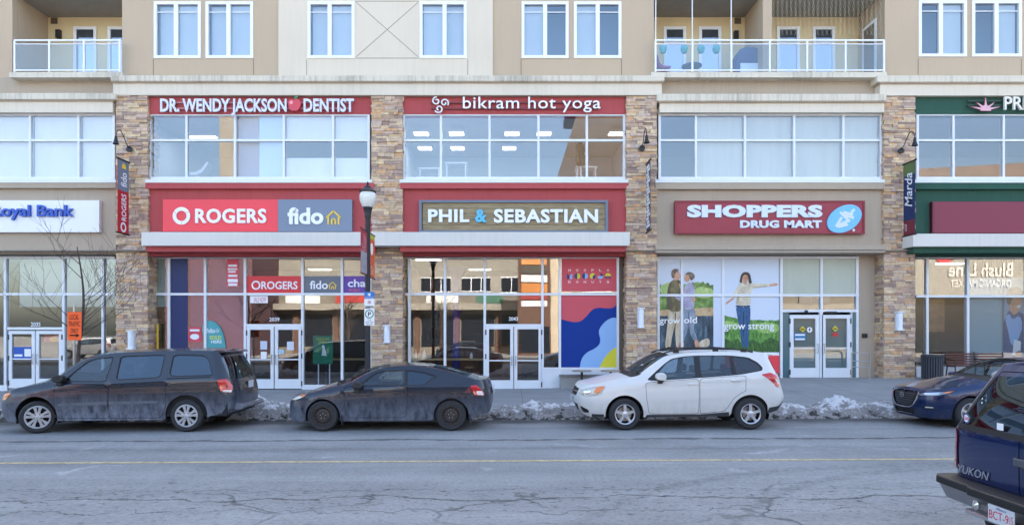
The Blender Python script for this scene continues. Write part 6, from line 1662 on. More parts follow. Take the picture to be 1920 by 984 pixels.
def underbody(mb, car, x0, x1, z, wells, hw=.86, zr=.3, mi=0):
    mb.box(x0, x1, -hw + .12, hw - .12, z, z + .05, mi)
    for (xc, zc, r) in wells:
        for sg in (1, -1):
            pts = arch(xc, zc, r + .005, .2, 16); vs = [(p[0], sg * (hw - .02), p[1]) for p in pts] + [(p[0], sg * .5, p[1]) for p in pts]; n = len(pts)
            mb.mesh(vs, [(i, i + 1, n + i + 1, n + i) for i in range(n - 1)] + [tuple(range(n, 2 * n))], mi)
def sidebody(car, bottom, holes, mb, off=0, res=.075, sides=(1, -1)):
    e = car.edge(car.tc, car.te, 130); car.side(mb, bottom + e[::-1], holes, off, res, sides=sides)
def lettering_on(car, root, s, tz_fn, w, h, m, bold=.0, name='badge_lettering'):
    mb = MB(); letters(mb, s, 0, w, 0, h, 0, bold=bold, place=lambda a: tz_fn(a[0], a[2])); return mb.build(name, m, root, fix=False)

# ---------- dark grey coupe with steel wheels
def coupe():
    q = lambda L_: [(a, b * (.965 if b > .8 else 1 - .035 * (b / .8) ** 2)) for a, b in L_]
    c = Car(nf=2.7, nr=2.9, xfc=-.35, xrc=3.08, zs=.2, tuck=.075, gexp=.92,
        E=q([(-1.5, .70), (-.95, .725), (-.62, .745), (-.40, .79), (-.18, .855), (.19, .95), (.42, 1.0), (.56, 1.035), (.82, 1.20), (1.09, 1.325), (1.35, 1.385), (1.75, 1.405), (2.13, 1.385), (2.5, 1.315), (2.8, 1.235), (3.12, 1.125), (3.36, 1.09), (4.3, 1.10)]),
        ye=[(-.35, .80), (.42, .79), (.6, .765), (.82, .70), (1.09, .62), (1.5, .575), (2.2, .58), (2.8, .66), (3.08, .74)],
        belt=q([(-.5, .68), (0, .79), (.5, .90), (1.8, .955), (2.8, .96), (3.1, .95)]), W=[(-.4, .865), (.1, .885), (.6, .882), (1.8, .885), (2.6, .895), (3.1, .875)],
        XF=[(.18, -.80), (.3, -.84), (.53, -.86), (.65, -.82), (.72, -.74), (.8, -.68)], XR=[(.2, 3.42), (.35, 3.51), (.58, 3.57), (.81, 3.555), (1.0, 3.50), (1.12, 3.44)],
        crown=[(-1.5, .01), (-.3, .06), (.4, .075), (.8, .07), (1.4, .05), (2.4, .05), (3.0, .03), (3.5, .02)], bow=[(-.4, 0), (.3, .10), (.6, .2), (1.1, .10), (1.5, .0), (2.4, -.03), (3.0, -.10), (3.4, 0)])
    root = thing('coupe', 'grimy dark grey two-door coupe with bare steel wheels parked at the kerb', 'car', (0, 0, 0), 'cars parked along the kerb')
    P = paint('coupe_paint', (15, 22, 38), (128, 136, 152), .72, .80, .24, .05, .6, film=.02)
    fa, ra = (0, .315, .365), (2.70, .315, .37)
    bottom = [(c.tc, .20), (-.7, .19)] + arch(*fa, .20) + [(.42, .20), (2.2, .215)] + arch(*ra, .23) + [(3.15, .25), (3.3, .33), (c.te, .36)]
    door = [(.45, .975), (.455, .62), (.50, .34), (.57, .27), (1.68, .275), (1.755, .33), (1.79, .62), (1.80, .975)]
    dlo = rd([(.74, .985), (.80, 1.04), (1.06, 1.258), (1.22, 1.302), (1.74, 1.318), (2.1, 1.275), (2.42, 1.175), (2.14, .99), (1.78, .985)], .12)
    p1 = rd([(.81, 1.0), (1.09, 1.245), (1.25, 1.282), (1.705, 1.297), (1.715, 1.0)], .06); p2 = rd([(1.785, 1.005), (1.765, 1.298), (2.08, 1.255), (2.34, 1.175), (2.11, 1.005)], .08)
    hl = rd([(-.33, .80), (-.52, .785), (-.80, .70), (-.84, .645), (-.62, .655), (-.44, .72)], .15)
    tl = rd([(3.10, .97), (3.26, .99), (3.43, .80), (3.40, .745), (3.20, .77)], .12)
    gr = [(c.tc, .27), (-1.05, .29), (-1.0, .44), (c.tc, .46)]; rw_t = (2.28, 3.02)
    door, dlo, p1, p2, hl, tl = [q(k) for k in (door, dlo, p1, p2, hl, tl)]
    mb = MB(); sidebody(c, bottom, [rd(door, .08), dlo, hl, tl, gr], mb)
    c.top(mb, c.tc, .30, .90, 1, nt=40, nv=3); c.top(mb, c.tc, .30, -1, -.90, nt=40, nv=3); c.top(mb, .30, .62, .93, 1, nt=6, nv=2); c.top(mb, .30, .62, -1, -.93, nt=6, nv=2)
    for a, b in ((.62, 1.36), (2.28, 3.02)): c.top(mb, a, b, .90, 1, nt=14, nv=3); c.top(mb, a, b, -1, -.90, nt=14, nv=3)
    c.top(mb, 1.36, 2.28, -1, 1, nt=16); c.top(mb, 3.02, c.te, -1, 1, nt=24)
    b = mb.build('body', P, root, smooth=True, angle=38)
    c.top(MB(), c.tc + .004, .295, -.893, .893, nt=44, nv=18).build('bonnet', P, root, smooth=True)
    m = MB(); underbody(m, c, -.45, 3.1, .2, [fa, ra]); m.build('underbody', m_black, root)
    c.top(MB(), .62, 1.36, -.90, .90, -.006, nt=16, nv=16).build('windscreen', m_cglass, root, smooth=True); c.top(MB(), .30, .62, -.93, .93, -.02, nt=6, nv=12).build('cowl', m_trim, root, smooth=True)
    c.top(MB(), 2.28, 3.02, -.90, .90, -.006, nt=14, nv=16).build('rear_window', m_cdark, root, smooth=True)
    for sg in (1, -1):
        d = c.side(MB(), inset(rd(door, .08), .008), (), -.001, .06, (sg,)).build('door', P, root, smooth=True)
        c.side(MB(), p1, (), -.012, .08, (sg,)).build('window', m_cglass, d, smooth=True)
        handle(c, d, 1.60, .845, P, .21, (sg,))
    each(c, root, 'quarter_window', p2, -.012, .08, m_cdark); each(c, root, 'window_trim', dlo, -.003, .1, m_trim, [p1, p2])
    each(c, root, 'headlight', inset(hl, .009), .002, .04, m_lens, (), [('indicator', q(rd([(-.35, .79), (-.52, .775), (-.5, .745), (-.42, .745)], .1)), .006, m_amber)])
    each(c, root, 'tail_light', tl, .004, .04, m_tail, (), [('reversing_lens', q(rd([(3.24, .86), (3.37, .86), (3.40, .76), (3.25, .775)], .1)), .008, m_tailw)])
    c.side(MB(), gr, (), -.02, .08).build('grille', m_trim, root)
    each(c, root, 'reflector_sticker', rd([(2.98, .80), (3.09, .93), (3.12, .79)], .1), .003, .04, mat('dull_red', (112, 52, 54), .5))
    c.side(MB(), inset(rd([(2.8, .78), (2.8, .98), (3.0, .98), (3.0, .78)], .15), 0), [inset(rd([(2.8, .78), (2.8, .98), (3.0, .98), (3.0, .78)], .15), .007)], .001, .1, (-1,)).build('fuel_flap', m_trim, root)
    mb = MB().prism([(-.30, 0), (.30, 0), (.30, .16), (-.30, .16)], 0, .01, axis='x'); mb.v = [(3.575 + p[0], p[1], .72 + p[2]) for p in mb.v]; mb.build('number_plate', m_plate, root)
    cabin(c, root, .3, 3.0, .24, [(1.25, -.37, .36, .25, .66), (1.25, .37, .36, .25, .66), (2.1, 0, .36, .55, .55)], m_seat, .95, .93)
    mirror(root, .74, .80, .955, mat('mirror_dark', (40, 42, 48), .3))
    MB().tube([(.3, -.5, 1.0), (.5, -.2, 1.05), (.62, .1, 1.10)], .012, 5).tube([(.32, .15, 1.02), (.5, .4, 1.03)], .012, 5).build('wiper', m_trim, root)
    for x, f in ((0, .03), (2.70, 0)):
        for y in (-.785, .785): wheel(root, x, y, .318, .205, 'steel', f)
    for x in (.40, 3.10):
        for y in (-.76, .76): MB().box(x - .012, x + .012, y - .1, y + .1, .13, .34).build('mud_flap', m_trim, root)
    return root

# ---------- white crossover
def crossover():
    c = Car(nf=2.9, nr=3.4, xfc=-.42, xrc=2.95, zs=.28, tuck=.06, gexp=.95,
        E=[(-1.65, .95), (-1.0, .945), (-.72, .95), (-.50, 1.0), (0, 1.075), (.22, 1.10), (.36, 1.13), (.60, 1.31), (.88, 1.505), (1.05, 1.565), (1.5, 1.615), (2.1, 1.63), (2.69, 1.605), (3.0, 1.58), (4.2, 1.57)],
        ye=[(-.42, .81), (.25, .80), (.45, .765), (.9, .66), (1.5, .61), (2.7, .61), (3.0, .615)],
        belt=[(-.5, .78), (.1, .93), (.5, .985), (1.5, 1.06), (2.9, 1.10), (3.0, 1.08)], W=[(-.45, .88), (.1, .90), (1.5, .897), (2.6, .90), (3.0, .885)],
        XF=[(.25, -.82), (.35, -.92), (.48, -1.0), (.67, -1.03), (.80, -1.0), (.90, -.93), (.96, -.86)], XR=[(.32, 3.24), (.45, 3.40), (.58, 3.48), (.69, 3.50), (.81, 3.45), (1.0, 3.40), (1.19, 3.33), (1.4, 3.24), (1.58, 3.17)],
        crown=[(-1.6, .01), (-.3, .06), (.2, .07), (.8, .07), (1.3, .05), (2.8, .045), (3.4, .02)], bow=[(-.4, 0), (.2, .16), (.4, .26), (.9, .15), (1.2, .03), (1.5, 0), (3.0, 0)])
    root = thing('crossover', 'pearl white crossover with roof rails and five-spoke wheels parked at the kerb', 'car', (0, 0, 0), 'cars parked along the kerb')
    P = paint('crossover_paint', (212, 212, 210), (150, 144, 136), .45, .7, .34, 0, .35, film=.03)
    fa, ra = (0, .33, .40), (2.64, .33, .40)
    bottom = [(c.tc, .30), (-.8, .27)] + arch(*fa, .27) + [(.44, .26), (2.2, .28)] + arch(*ra, .34) + [(3.08, .34), (3.3, .38), (c.te, .42)]
    d1 = [(.435, .995), (.45, .7), (.50, .37), (.56, .328), (1.55, .33), (1.562, .5), (1.562, 1.075)]; d2 = [(1.574, 1.078), (1.574, .5), (1.59, .332), (2.10, .38), (2.19, .50), (2.28, .64), (2.42, .75), (2.54, .81), (2.55, 1.135)]
    dlo = rd([(.44, 1.02), (.66, 1.21), (.88, 1.39), (1.03, 1.485), (1.3, 1.532), (1.6, 1.55), (2.3, 1.548), (2.67, 1.505), (2.85, 1.40), (2.94, 1.29), (2.91, 1.225), (2.41, 1.145), (1.5, 1.082)], .14)
    p1 = rd([(.60, 1.055), (.90, 1.375), (1.05, 1.46), (1.3, 1.51), (1.505, 1.53), (1.49, 1.10)], .07); p2 = rd([(1.63, 1.535), (2.27, 1.532), (2.27, 1.15), (1.62, 1.112)], .06); p3 = rd([(2.34, 1.525), (2.65, 1.487), (2.82, 1.39), (2.90, 1.29), (2.87, 1.24), (2.36, 1.16)], .1)
    hl = rd([(-.37, .925), (-.62, .905), (-1.02, .82), (-1.04, .75), (-.82, .70), (-.56, .725)], .14)
    tl = rd([(2.86, 1.15), (3.12, 1.19), (3.34, 1.12), (3.34, .90), (3.25, .87), (3.10, 1.02)], .12)
    gr = rd([(c.tc - .1, .70), (-1.18, .70), (-1.13, .85), (c.tc - .1, .88)], .05); gr = [(max(c.tc, a), b) for a, b in gr]
    lo = [(c.tc, .37), (-1.2, .37), (-1.15, .52), (c.tc, .55)]; fog = rd([(-1.05, .34), (-.82, .35), (-.80, .42), (-1.05, .50)], .15); rw = [(3.28, 1.50), (c.te, 1.51), (c.te, 1.16), (3.36, 1.16)]
    mb = MB(); sidebody(c, bottom, [rd(d1, .07), rd(d2, .07), dlo, hl, tl, gr, lo, fog, rw], mb)
    c.top(mb, c.tc, .16, .88, 1, nt=40, nv=3); c.top(mb, c.tc, .16, -1, -.88, nt=40, nv=3); c.top(mb, .16, .40, .95, 1, nt=6, nv=2); c.top(mb, .16, .40, -1, -.95, nt=6, nv=2)
    c.top(mb, .40, 1.02, .91, 1, nt=14, nv=3); c.top(mb, .40, 1.02, -1, -.91, nt=14, nv=3); c.top(mb, 1.02, c.te, -1, 1, nt=40)
    mb.build('body', P, root, smooth=True, angle=38)
    c.top(MB(), c.tc + .004, .155, -.873, .873, nt=44, nv=18).build('bonnet', P, root, smooth=True)
    m = MB(); underbody(m, c, -.5, 3.0, .27, [fa, ra]); m.build('underbody', m_black, root)
    c.top(MB(), .40, 1.02, -.91, .91, -.006, nt=16, nv=16).build('windscreen', m_cglass, root, smooth=True); c.top(MB(), .16, .40, -.95, .95, -.02, nt=6, nv=12).build('cowl', m_trim, root, smooth=True)
    c.side(MB(), rw, (), -.006, .1).build('rear_window', m_cdark, root, smooth=True)
    for sg in (1, -1):
        a = c.side(MB(), inset(rd(d1, .07), .008), (), -.001, .06, (sg,)).build('front_door', P, root, smooth=True); c.side(MB(), p1, (), -.012, .08, (sg,)).build('window', m_cglass, a, smooth=True); handle(c, a, 1.41, .95, P, .2, (sg,))
        a2 = c.side(MB(), inset(rd(d2, .07), .008), (), -.001, .06, (sg,)).build('rear_door', P, root, smooth=True); c.side(MB(), p2, (), -.012, .08, (sg,)).build('window', glassmid, a2, smooth=True); handle(c, a2, 2.33, 1.025, P, .2, (sg,))
        # low rubbing strake pressed into the doors
        c.side(MB(), rd([(.56, .585), (1.53, .62), (1.53, .645), (.60, .60)], .1), (), .008, .08, (sg,)).build('strake', P, a); c.side(MB(), rd([(1.6, .625), (2.17, .66), (2.1, .68), (1.6, .65)], .1), (), .008, .08, (sg,)).build('strake', P, a2)
    each(c, root, 'quarter_window', p3, -.012, .08, glassmid); each(c, root, 'window_trim', dlo, -.003, .1, m_trim, [p1, p2, p3])
    each(c, root, 'headlight', inset(hl, .009), .002, .04, m_lens, (), [('indicator', rd([(-.40, .918), (-.62, .897), (-.66, .80), (-.56, .765), (-.46, .86)], .1), .006, m_amber), ('reflector', rd([(-.70, .84), (-.92, .80), (-.90, .75), (-.76, .74)], .2), .006, m_chrome)])
    each(c, root, 'tail_light', tl, .004, .04, m_tail, (), [('reversing_lens', rd([(3.20, 1.06), (3.33, 1.05), (3.33, .93), (3.27, .96)], .1), .008, m_tailw)])
    g = c.side(MB(), gr, (), -.02, .08).build('grille', m_trim, root); c.side(MB(), [(c.tc, .785), (-1.16, .775), (-1.17, .80), (c.tc, .81)], (), .004, .08).build('grille_bar', m_chrome, g)
    c.side(MB(), lo, (), -.02, .08).build('lower_intake', m_trim, root); each(c, root, 'fog_light', fog, -.012, .04, m_trim)
    each(c, root, 'sill_trim', [(.43, .262), (2.2, .282), (2.19, .37), (1.6, .325), (.47, .318)], .008, .07, m_clad)
    c.side(MB(), [(3.02, .34), (3.3, .38), (c.te, .42), (c.te, .58), (3.42, .56), (3.3, .49), (3.06, .46)], (), .008, .07).build('bumper_trim', m_clad, root, smooth=True); each(c, root, 'bumper_trim', [(-.8, .268), (-.44, .268), (-.44, .33), (-.75, .335)], .008, .07, m_clad)
    for y in (-.56, .56):
        mb = MB().tube(chaikin([(.85, y, 1.58), (1.02, y, 1.64), (1.3, y, 1.68), (2.0, y, 1.69), (2.55, y, 1.67), (2.8, y, 1.615)], 2, False), .017, 8)
        for x in (1.15, 2.0, 2.6): mb.box(x - .06, x + .06, y - .015, y + .015, 1.6, 1.68)
        mb.build('roof_rail', m_trim, root, smooth=True)
    for x in (1.25, 2.25): MB().box(x - .03, x + .03, -.57, .57, 1.69, 1.71).build('cross_bar', m_trim, root, bevel=.01)
    MB().prism(chaikin([(2.9, 1.60), (3.12, 1.59), (3.26, 1.56), (3.2, 1.53), (2.95, 1.54)], 1), -.56, .56).build('spoiler', P, root, smooth=True, bevel=.015)
    cabin(c, root, .3, 3.1, .34, [(1.15, -.37, .48, .25, .66), (1.15, .37, .48, .25, .66), (2.05, -.38, .5, .28, .62), (2.05, .38, .5, .28, .62)], m_seat, .72, .98)
    mirror(root, .74, .83, 1.105, P)
    MB().tube([(.35, -.5, 1.10), (.5, -.2, 1.19)], .012, 5).build('wiper', m_trim, root)
    MB().box(-1.052, -1.035, -.16, .16, .56, .67).build('number_plate', m_plate, root)
    for x, f in ((0, .05), (2.64, 0)):
        for y in (-.795, .795): wheel(root, x, y, .33, .215, 'five', f)
    return root

# ---------- dirty minivan
def minivan():
    q = lambda L_: [(a, b * ((.945 + .055 * max(0, min(1, (b - 1.15) / .35))) if b > .7 else 1 - .055 * (b / .7) ** 2)) for a, b in L_]
    c = Car(nf=2.8, nr=3.6, xfc=-.35, xrc=3.42, zs=.26, tuck=.06, gexp=.97,
        E=q([(-1.75, .93), (-1.05, .93), (-.65, .945), (-.18, 1.035), (.18, 1.12), (.36, 1.175), (.70, 1.41), (1.0, 1.57), (1.4, 1.655), (2.4, 1.695), (3.2, 1.70), (3.5, 1.69), (5.2, 1.68)]),
        ye=[(-.35, .87), (.35, .86), (.5, .83), (.8, .78), (1.4, .72), (3.8, .715)],
        belt=q([(-.45, .83), (.5, 1.03), (1.5, 1.08), (3.7, 1.13)]), W=[(-.4, .95), (.1, .975), (2, .98), (3.2, .975), (3.5, .965)],
        XF=[(.22, -.84), (.35, -.94), (.5, -.97), (.67, -.955), (.85, -.87), (.95, -.75)], XR=[(.3, 3.92), (.42, 4.06), (.62, 4.12), (.8, 4.11), (1.06, 4.05), (1.32, 3.95), (1.55, 3.82), (1.70, 3.74)],
        crown=[(-1.7, .01), (-.3, .06), (.4, .08), (.9, .07), (1.5, .05), (4, .04)], bow=[(-.4, 0), (.3, .2), (.6, .3), (1.1, .16), (1.5, .02), (1.8, 0)])
    root = thing('minivan', 'salt-stained dark grey minivan parked nearest the bank doors', 'minivan', (0, 0, 0), 'cars parked along the kerb')
    P = paint('minivan_paint', (16, 23, 38), (142, 150, 166), .9, .86, .25, .05, .6, film=.02)
    fa, ra = (0, .335, .43), (3.08, .335, .44)
    bottom = [(c.tc, .24), (-.8, .23)] + arch(*fa, .24) + [(.46, .25), (2.6, .25)] + arch(*ra, .28) + [(3.6, .32), (3.9, .36), (c.te, .40)]
    d1 = [(.38, 1.085), (.38, .6), (.43, .33), (.48, .295), (1.45, .295), (1.475, .33), (1.475, 1.075)]; d2 = [(1.49, 1.075), (1.49, .33), (1.51, .295), (2.52, .295), (2.60, .40), (2.655, .55), (2.67, .7), (2.67, 1.13)]
    p1 = rd([(.52, 1.13), (.72, 1.315), (.96, 1.49), (1.15, 1.55), (1.505, 1.588), (1.43, 1.115)], .08); p2 = rd([(1.63, 1.598), (2.57, 1.625), (2.54, 1.19), (1.62, 1.15)], .08); p3 = rd([(2.72, 1.628), (3.35, 1.61), (3.54, 1.50), (3.66, 1.25), (3.60, 1.225), (2.70, 1.205)], .12)
    hl = rd([(-.50, .905), (-.74, .885), (-1.05, .80), (-1.07, .70), (-.74, .70)], .16); tl = rd([(3.74, 1.15), (3.98, 1.16), (4.07, 1.0), (4.02, .85), (3.80, .88)], .1)
    gr = [(c.tc, .52), (-1.2, .52), (-1.15, .80), (c.tc, .84)]; lo = [(c.tc, .28), (-1.2, .29), (-1.15, .42), (c.tc, .44)]; rw = rd([(c.te + .1, 1.16), (4.06, 1.13), (3.98, 1.3), (3.93, 1.55), (c.te + .1, 1.57)], .06); rw = [(min(c.te, a), b) for a, b in rw]
    d1, d2, p1, p2, p3, hl, tl, rw = [q(k) for k in (d1, d2, p1, p2, p3, hl, tl, rw)]
    mb = MB(); sidebody(c, bottom, [rd(d1, .06), rd(d2, .06), p1, p2, p3, hl, tl, gr, lo, rw], mb)
    c.top(mb, c.tc, .18, .88, 1, nt=40, nv=3); c.top(mb, c.tc, .18, -1, -.88, nt=40, nv=3); c.top(mb, .18, .42, .95, 1, nt=6, nv=2); c.top(mb, .18, .42, -1, -.95, nt=6, nv=2)
    c.top(mb, .42, 1.28, .92, 1, nt=14, nv=3); c.top(mb, .42, 1.28, -1, -.92, nt=14, nv=3); c.top(mb, 1.28, c.te, -1, 1, nt=40)
    mb.build('body', P, root, smooth=True, angle=38)
    c.top(MB(), c.tc + .004, .175, -.873, .873, nt=44, nv=18).build('bonnet', P, root, smooth=True)
    m = MB(); underbody(m, c, -.45, 3.5, .24, [fa, ra], .93); m.build('underbody', m_black, root)
    c.top(MB(), .42, 1.28, -.92, .92, -.006, nt=16, nv=16).build('windscreen', m_cglass, root, smooth=True); c.top(MB(), .18, .42, -.95, .95, -.02, nt=6, nv=12).build('cowl', m_trim, root, smooth=True)
    c.side(MB(), rw, (), -.004, .1).build('rear_window', m_cdark, root, smooth=True)
    for sg in (1, -1):
        a = c.side(MB(), inset(rd(d1, .06), .009), (), -.001, .06, (sg,)).build('front_door', P, root, smooth=True); c.side(MB(), p1, (), -.012, .08, (sg,)).build('window', m_cglass, a, smooth=True); handle(c, a, 1.33, .94, m_trim, .2, (sg,))
        b = c.side(MB(), inset(rd(d2, .06), .009), (), -.001, .06, (sg,)).build('sliding_door', P, root, smooth=True); c.side(MB(), p2, (), -.012, .08, (sg,)).build('window', m_cdark, b, smooth=True); handle(c, b, 1.66, .955, m_trim, .22, (sg,))
        c.side(MB(), [(.46, .56), (1.46, .585), (1.46, .655), (.46, .615)], (), .009, .08, (sg,)).build('side_moulding', m_mould, a); c.side(MB(), [(1.5, .585), (2.5, .61), (2.5, .66), (1.5, .65)], (), .009, .08, (sg,)).build('side_moulding', m_mould, b)
        c.side(MB(), p1, [inset(p1, .022)], .002, .12, (sg,)).build('window_trim', m_trim, a); c.side(MB(), p2, [inset(p2, .022)], .002, .12, (sg,)).build('window_trim', m_trim, b)
        c.side(MB(), q([(2.68, 1.165), (3.6, 1.195), (3.6, 1.207), (2.68, 1.180)]), (), .004, .1, (sg,)).build('slide_rail', m_black, root)
    each(c, root, 'quarter_window', p3, -.012, .08, m_cdark); each(c, root, 'window_trim', p3, .002, .12, m_trim, [inset(p3, .022)])
    fl = ring(2.93, .93, .085, 24); c.side(MB(), fl, [inset(fl, .007)], .002, .1, (-1,)).build('fuel_flap', m_trim, root)
    each(c, root, 'headlight', inset(hl, .009), .002, .04, m_lens, (), [('indicator', q(rd([(-.52, .89), (-.72, .87), (-.76, .74), (-.66, .73)], .1)), .006, m_amber)])
    each(c, root, 'tail_light', tl, .004, .04, m_tail, (), [('reversing_lens', q(rd([(3.83, .92), (4.03, .91), (4.01, .86), (3.84, .88)], .1)), .008, m_tailw)])
    g = c.side(MB(), gr, (), -.02, .08).build('grille', m_trim, root); c.side(MB(), [(c.tc, .66), (-1.18, .66), (-1.18, .69), (c.tc, .69)], (), .004, .08).build('grille_bar', m_chrome, g); c.side(MB(), lo, (), -.02, .08).build('lower_intake', m_trim, root)
    MB().prism(chaikin(q([(3.55, 1.715), (3.74, 1.70), (3.84, 1.66), (3.80, 1.64), (3.55, 1.65)]), 1), -.68, .68).build('spoiler', P, root, smooth=True, bevel=.015)
    MB().prism([(-.15, 0), (.15, 0), (.15, .15), (-.15, .15)], 4.10, 4.115, axis='x').build('number_plate', m_plate, root).location = (0, 0, .86)
    MB().prism(chaikin([(3.85, .58), (4.10, .56), (4.18, .50), (4.16, .42), (3.85, .42)], 1), -.72, .72).build('bumper_step', P, root, smooth=True, bevel=.02)
    cabin(c, root, .3, 3.9, .32, [(1.25, -.42, .55, .26, .66), (1.25, .42, .55, .26, .66), (2.2, -.42, .55, .26, .62), (2.2, .42, .55, .26, .62), (3.1, 0, .55, .65, .6)], m_seat, .78, .99, hw=.9)
    mirror(root, .50, .89, 1.12, m_trim)
    MB().tube([(.22, -.6, 1.10), (.4, -.2, 1.2)], .012, 5).build('wiper', m_trim, root)
    for x, f in ((0, .42), (3.08, 0)):
        for y in (-.86, .86): wheel(root, x, y, .335, .235, 'cover', f)
    return root

# ---------- blue hatchback, seen from its nose
def hatchback():
    c = Car(nf=2.6, nr=3, xfc=-.38, xrc=3.0, zs=.2, tuck=.07, gexp=.94,
        E=[(-1.65, .80), (-1.1, .785), (-.7, .79), (-.3, .85), (.1, .93), (.5, .99), (.66, 1.035), (.98, 1.24), (1.25, 1.365), (1.6, 1.42), (2.2, 1.415), (2.8, 1.34), (3.1, 1.26), (4.2, 1.25)],
        ye=[(-.38, .80), (.5, .79), (.7, .75), (1.0, .67), (1.5, .58), (2.8, .58), (3.0, .6)],
        belt=[(-.5, .68), (0, .80), (.6, .90), (2.8, .98)], W=[(-.4, .875), (.1, .898), (2.6, .895), (3.0, .88)],
        XF=[(.18, -.86), (.3, -.92), (.5, -.945), (.68, -.93), (.76, -.885), (.82, -.80)], XR=[(.3, 3.42), (.6, 3.50), (.9, 3.42), (1.25, 3.22)],
        crown=[(-1.6, .015), (-.3, .06), (.5, .08), (1, .07), (1.6, .05), (3, .04)], bow=[(-.4, 0), (.4, .14), (.7, .24), (1.2, .12), (1.6, 0), (3, 0)])
    root = thing('hatchback', 'glossy blue hatchback with wide black grille parked behind the dark blue truck', 'car', (0, 0, 0), 'cars parked along the kerb')
    P = paint('hatchback_paint', (4, 32, 76), (90, 92, 98), .3, .45, .24, .3, .7, film=.01)
    fa, ra = (0, .32, .37), (2.70, .32, .37)
    bottom = [(c.tc, .19), (-.7, .19)] + arch(*fa, .2) + [(.4, .2), (2.3, .2)] + arch(*ra, .22) + [(3.1, .26), (c.te, .32)]
    d1 = [(.44, .95), (.45, .6), (.5, .3), (1.45, .29), (1.46, .98)]; d2 = [(1.475, .98), (1.475, .29), (2.2, .3), (2.3, .5), (2.5, .7), (2.52, 1.02)]
    dlo = rd([(.74, .985), (.98, 1.165), (1.22, 1.295), (1.6, 1.345), (2.2, 1.335), (2.6, 1.26), (2.85, 1.12), (2.8, 1.06), (1.5, .99)], .12)
    p1 = rd([(.80, .995), (1.0, 1.15), (1.24, 1.275), (1.44, 1.305), (1.43, 1.0)], .06); p2 = rd([(1.52, 1.315), (2.18, 1.31), (2.5, 1.25), (2.5, 1.06), (1.51, 1.005)], .06)
    hl = rd([(-.28, .79), (-.55, .775), (-.98, .735), (-1.10, .69), (-1.02, .655), (-.75, .665), (-.45, .73)], .12)
    gr = chaikin([(-1.17, .755), (-1.08, .70), (-1.12, .58), (-1.22, .45), (-1.32, .41), (c.tc, .40), (c.tc, .755)], 1, True, .12); gr = [(max(c.tc, a), b) for a, b in gr] ; gr = [p for i, p in enumerate(gr) if i == 0 or (abs(p[0] - gr[i - 1][0]) + abs(p[1] - gr[i - 1][1])) > 1e-4]
    lo = [(c.tc, .24), (-1.25, .24), (-1.15, .36), (c.tc, .37)]; fog = rd([(-1.0, .385), (-.70, .39), (-.72, .45), (-.92, .455)], .15)
    mb = MB(); sidebody(c, bottom, [rd(d1, .07), rd(d2, .07), dlo, hl, gr, lo, fog], mb)
    c.top(mb, c.tc, .42, .9, 1, nt=40, nv=3); c.top(mb, c.tc, .42, -1, -.9, nt=40, nv=3); c.top(mb, .42, .70, .95, 1, nt=6, nv=2); c.top(mb, .42, .70, -1, -.95, nt=6, nv=2)
    c.top(mb, .70, 1.38, .91, 1, nt=14, nv=3); c.top(mb, .70, 1.38, -1, -.91, nt=14, nv=3); c.top(mb, 1.38, c.te, -1, 1, nt=40)
    mb.build('body', P, root, smooth=True, angle=38)
    c.top(MB(), c.tc + .004, .415, -.893, .893, nt=44, nv=18).build('bonnet', P, root, smooth=True)
    m = MB(); underbody(m, c, -.5, 3.0, .2, [fa, ra]); m.build('underbody', m_black, root)
    c.top(MB(), .70, 1.38, -.91, .91, -.006, nt=16, nv=16).build('windscreen', m_cglass, root, smooth=True); c.top(MB(), .42, .70, -.95, .95, -.02, nt=6, nv=12).build('cowl', m_trim, root, smooth=True)
    for sg in (1, -1):
        a = c.side(MB(), inset(rd(d1, .07), .008), (), -.001, .06, (sg,)).build('front_door', P, root, smooth=True); c.side(MB(), p1, (), -.012, .08, (sg,)).build('window', m_cglass, a, smooth=True)
        b = c.side(MB(), inset(rd(d2, .07), .008), (), -.001, .06, (sg,)).build('rear_door', P, root, smooth=True); c.side(MB(), p2, (), -.012, .08, (sg,)).build('window', m_cglass, b, smooth=True)
    each(c, root, 'window_trim', dlo, -.003, .1, m_trim, [p1, p2])
    each(c, root, 'headlight', inset(hl, .009), .002, .04, mat('smoked_lens', (120, 126, 134), .1, coat=1, spec=.7), (), [('indicator', rd([(-.32, .783), (-.50, .768), (-.58, .735), (-.47, .738)], .1), .006, m_amber), ('reflector', rd([(-.62, .76), (-.95, .725), (-.95, .695), (-.66, .70)], .15), .006, m_chrome)])
    g = c.side(MB(), gr, (), -.03, .08).build('grille', m_trim, root)
    sl = MB()
    for i in range(6):
        z = .44 + i * .048; e = -1.18 - .02 * (5 - i); c.side(sl, [(c.tc, z), (e, z), (e, z + .014), (c.tc, z + .014)], (), -.012, .08)
    sl.build('grille_slat', mat('grille_grey', (96, 100, 108), .35, metal=.5), g)
    wing = [(-1.10, .745), (-1.055, .70), (-1.10, .57), (-1.20, .44), (-1.32, .385), (c.tc, .375), (c.tc, .40), (-1.31, .41), (-1.22, .455), (-1.135, .58), (-1.10, .70)]
    c.side(MB(), wing, (), .006, .08).build('grille_surround', m_chrome, g)
    e = MB(); n = 24
    for k in range(n):
        a, b = 2 * PI * k / n, 2 * PI * (k + 1) / n; e.face([(-.955, .075 * math.cos(a), .65 + .06 * math.sin(a)), (-.955, .075 * math.cos(b), .65 + .06 * math.sin(b)), (-.955, .060 * math.cos(b), .65 + .047 * math.sin(b)), (-.955, .060 * math.cos(a), .65 + .047 * math.sin(a))])
    for sg in (1, -1): e.face([(-.956, 0, .632), (-.956, sg * .06, .672), (-.956, sg * .045, .678), (-.956, 0, .648)])
    e.build('emblem', m_chrome, g)
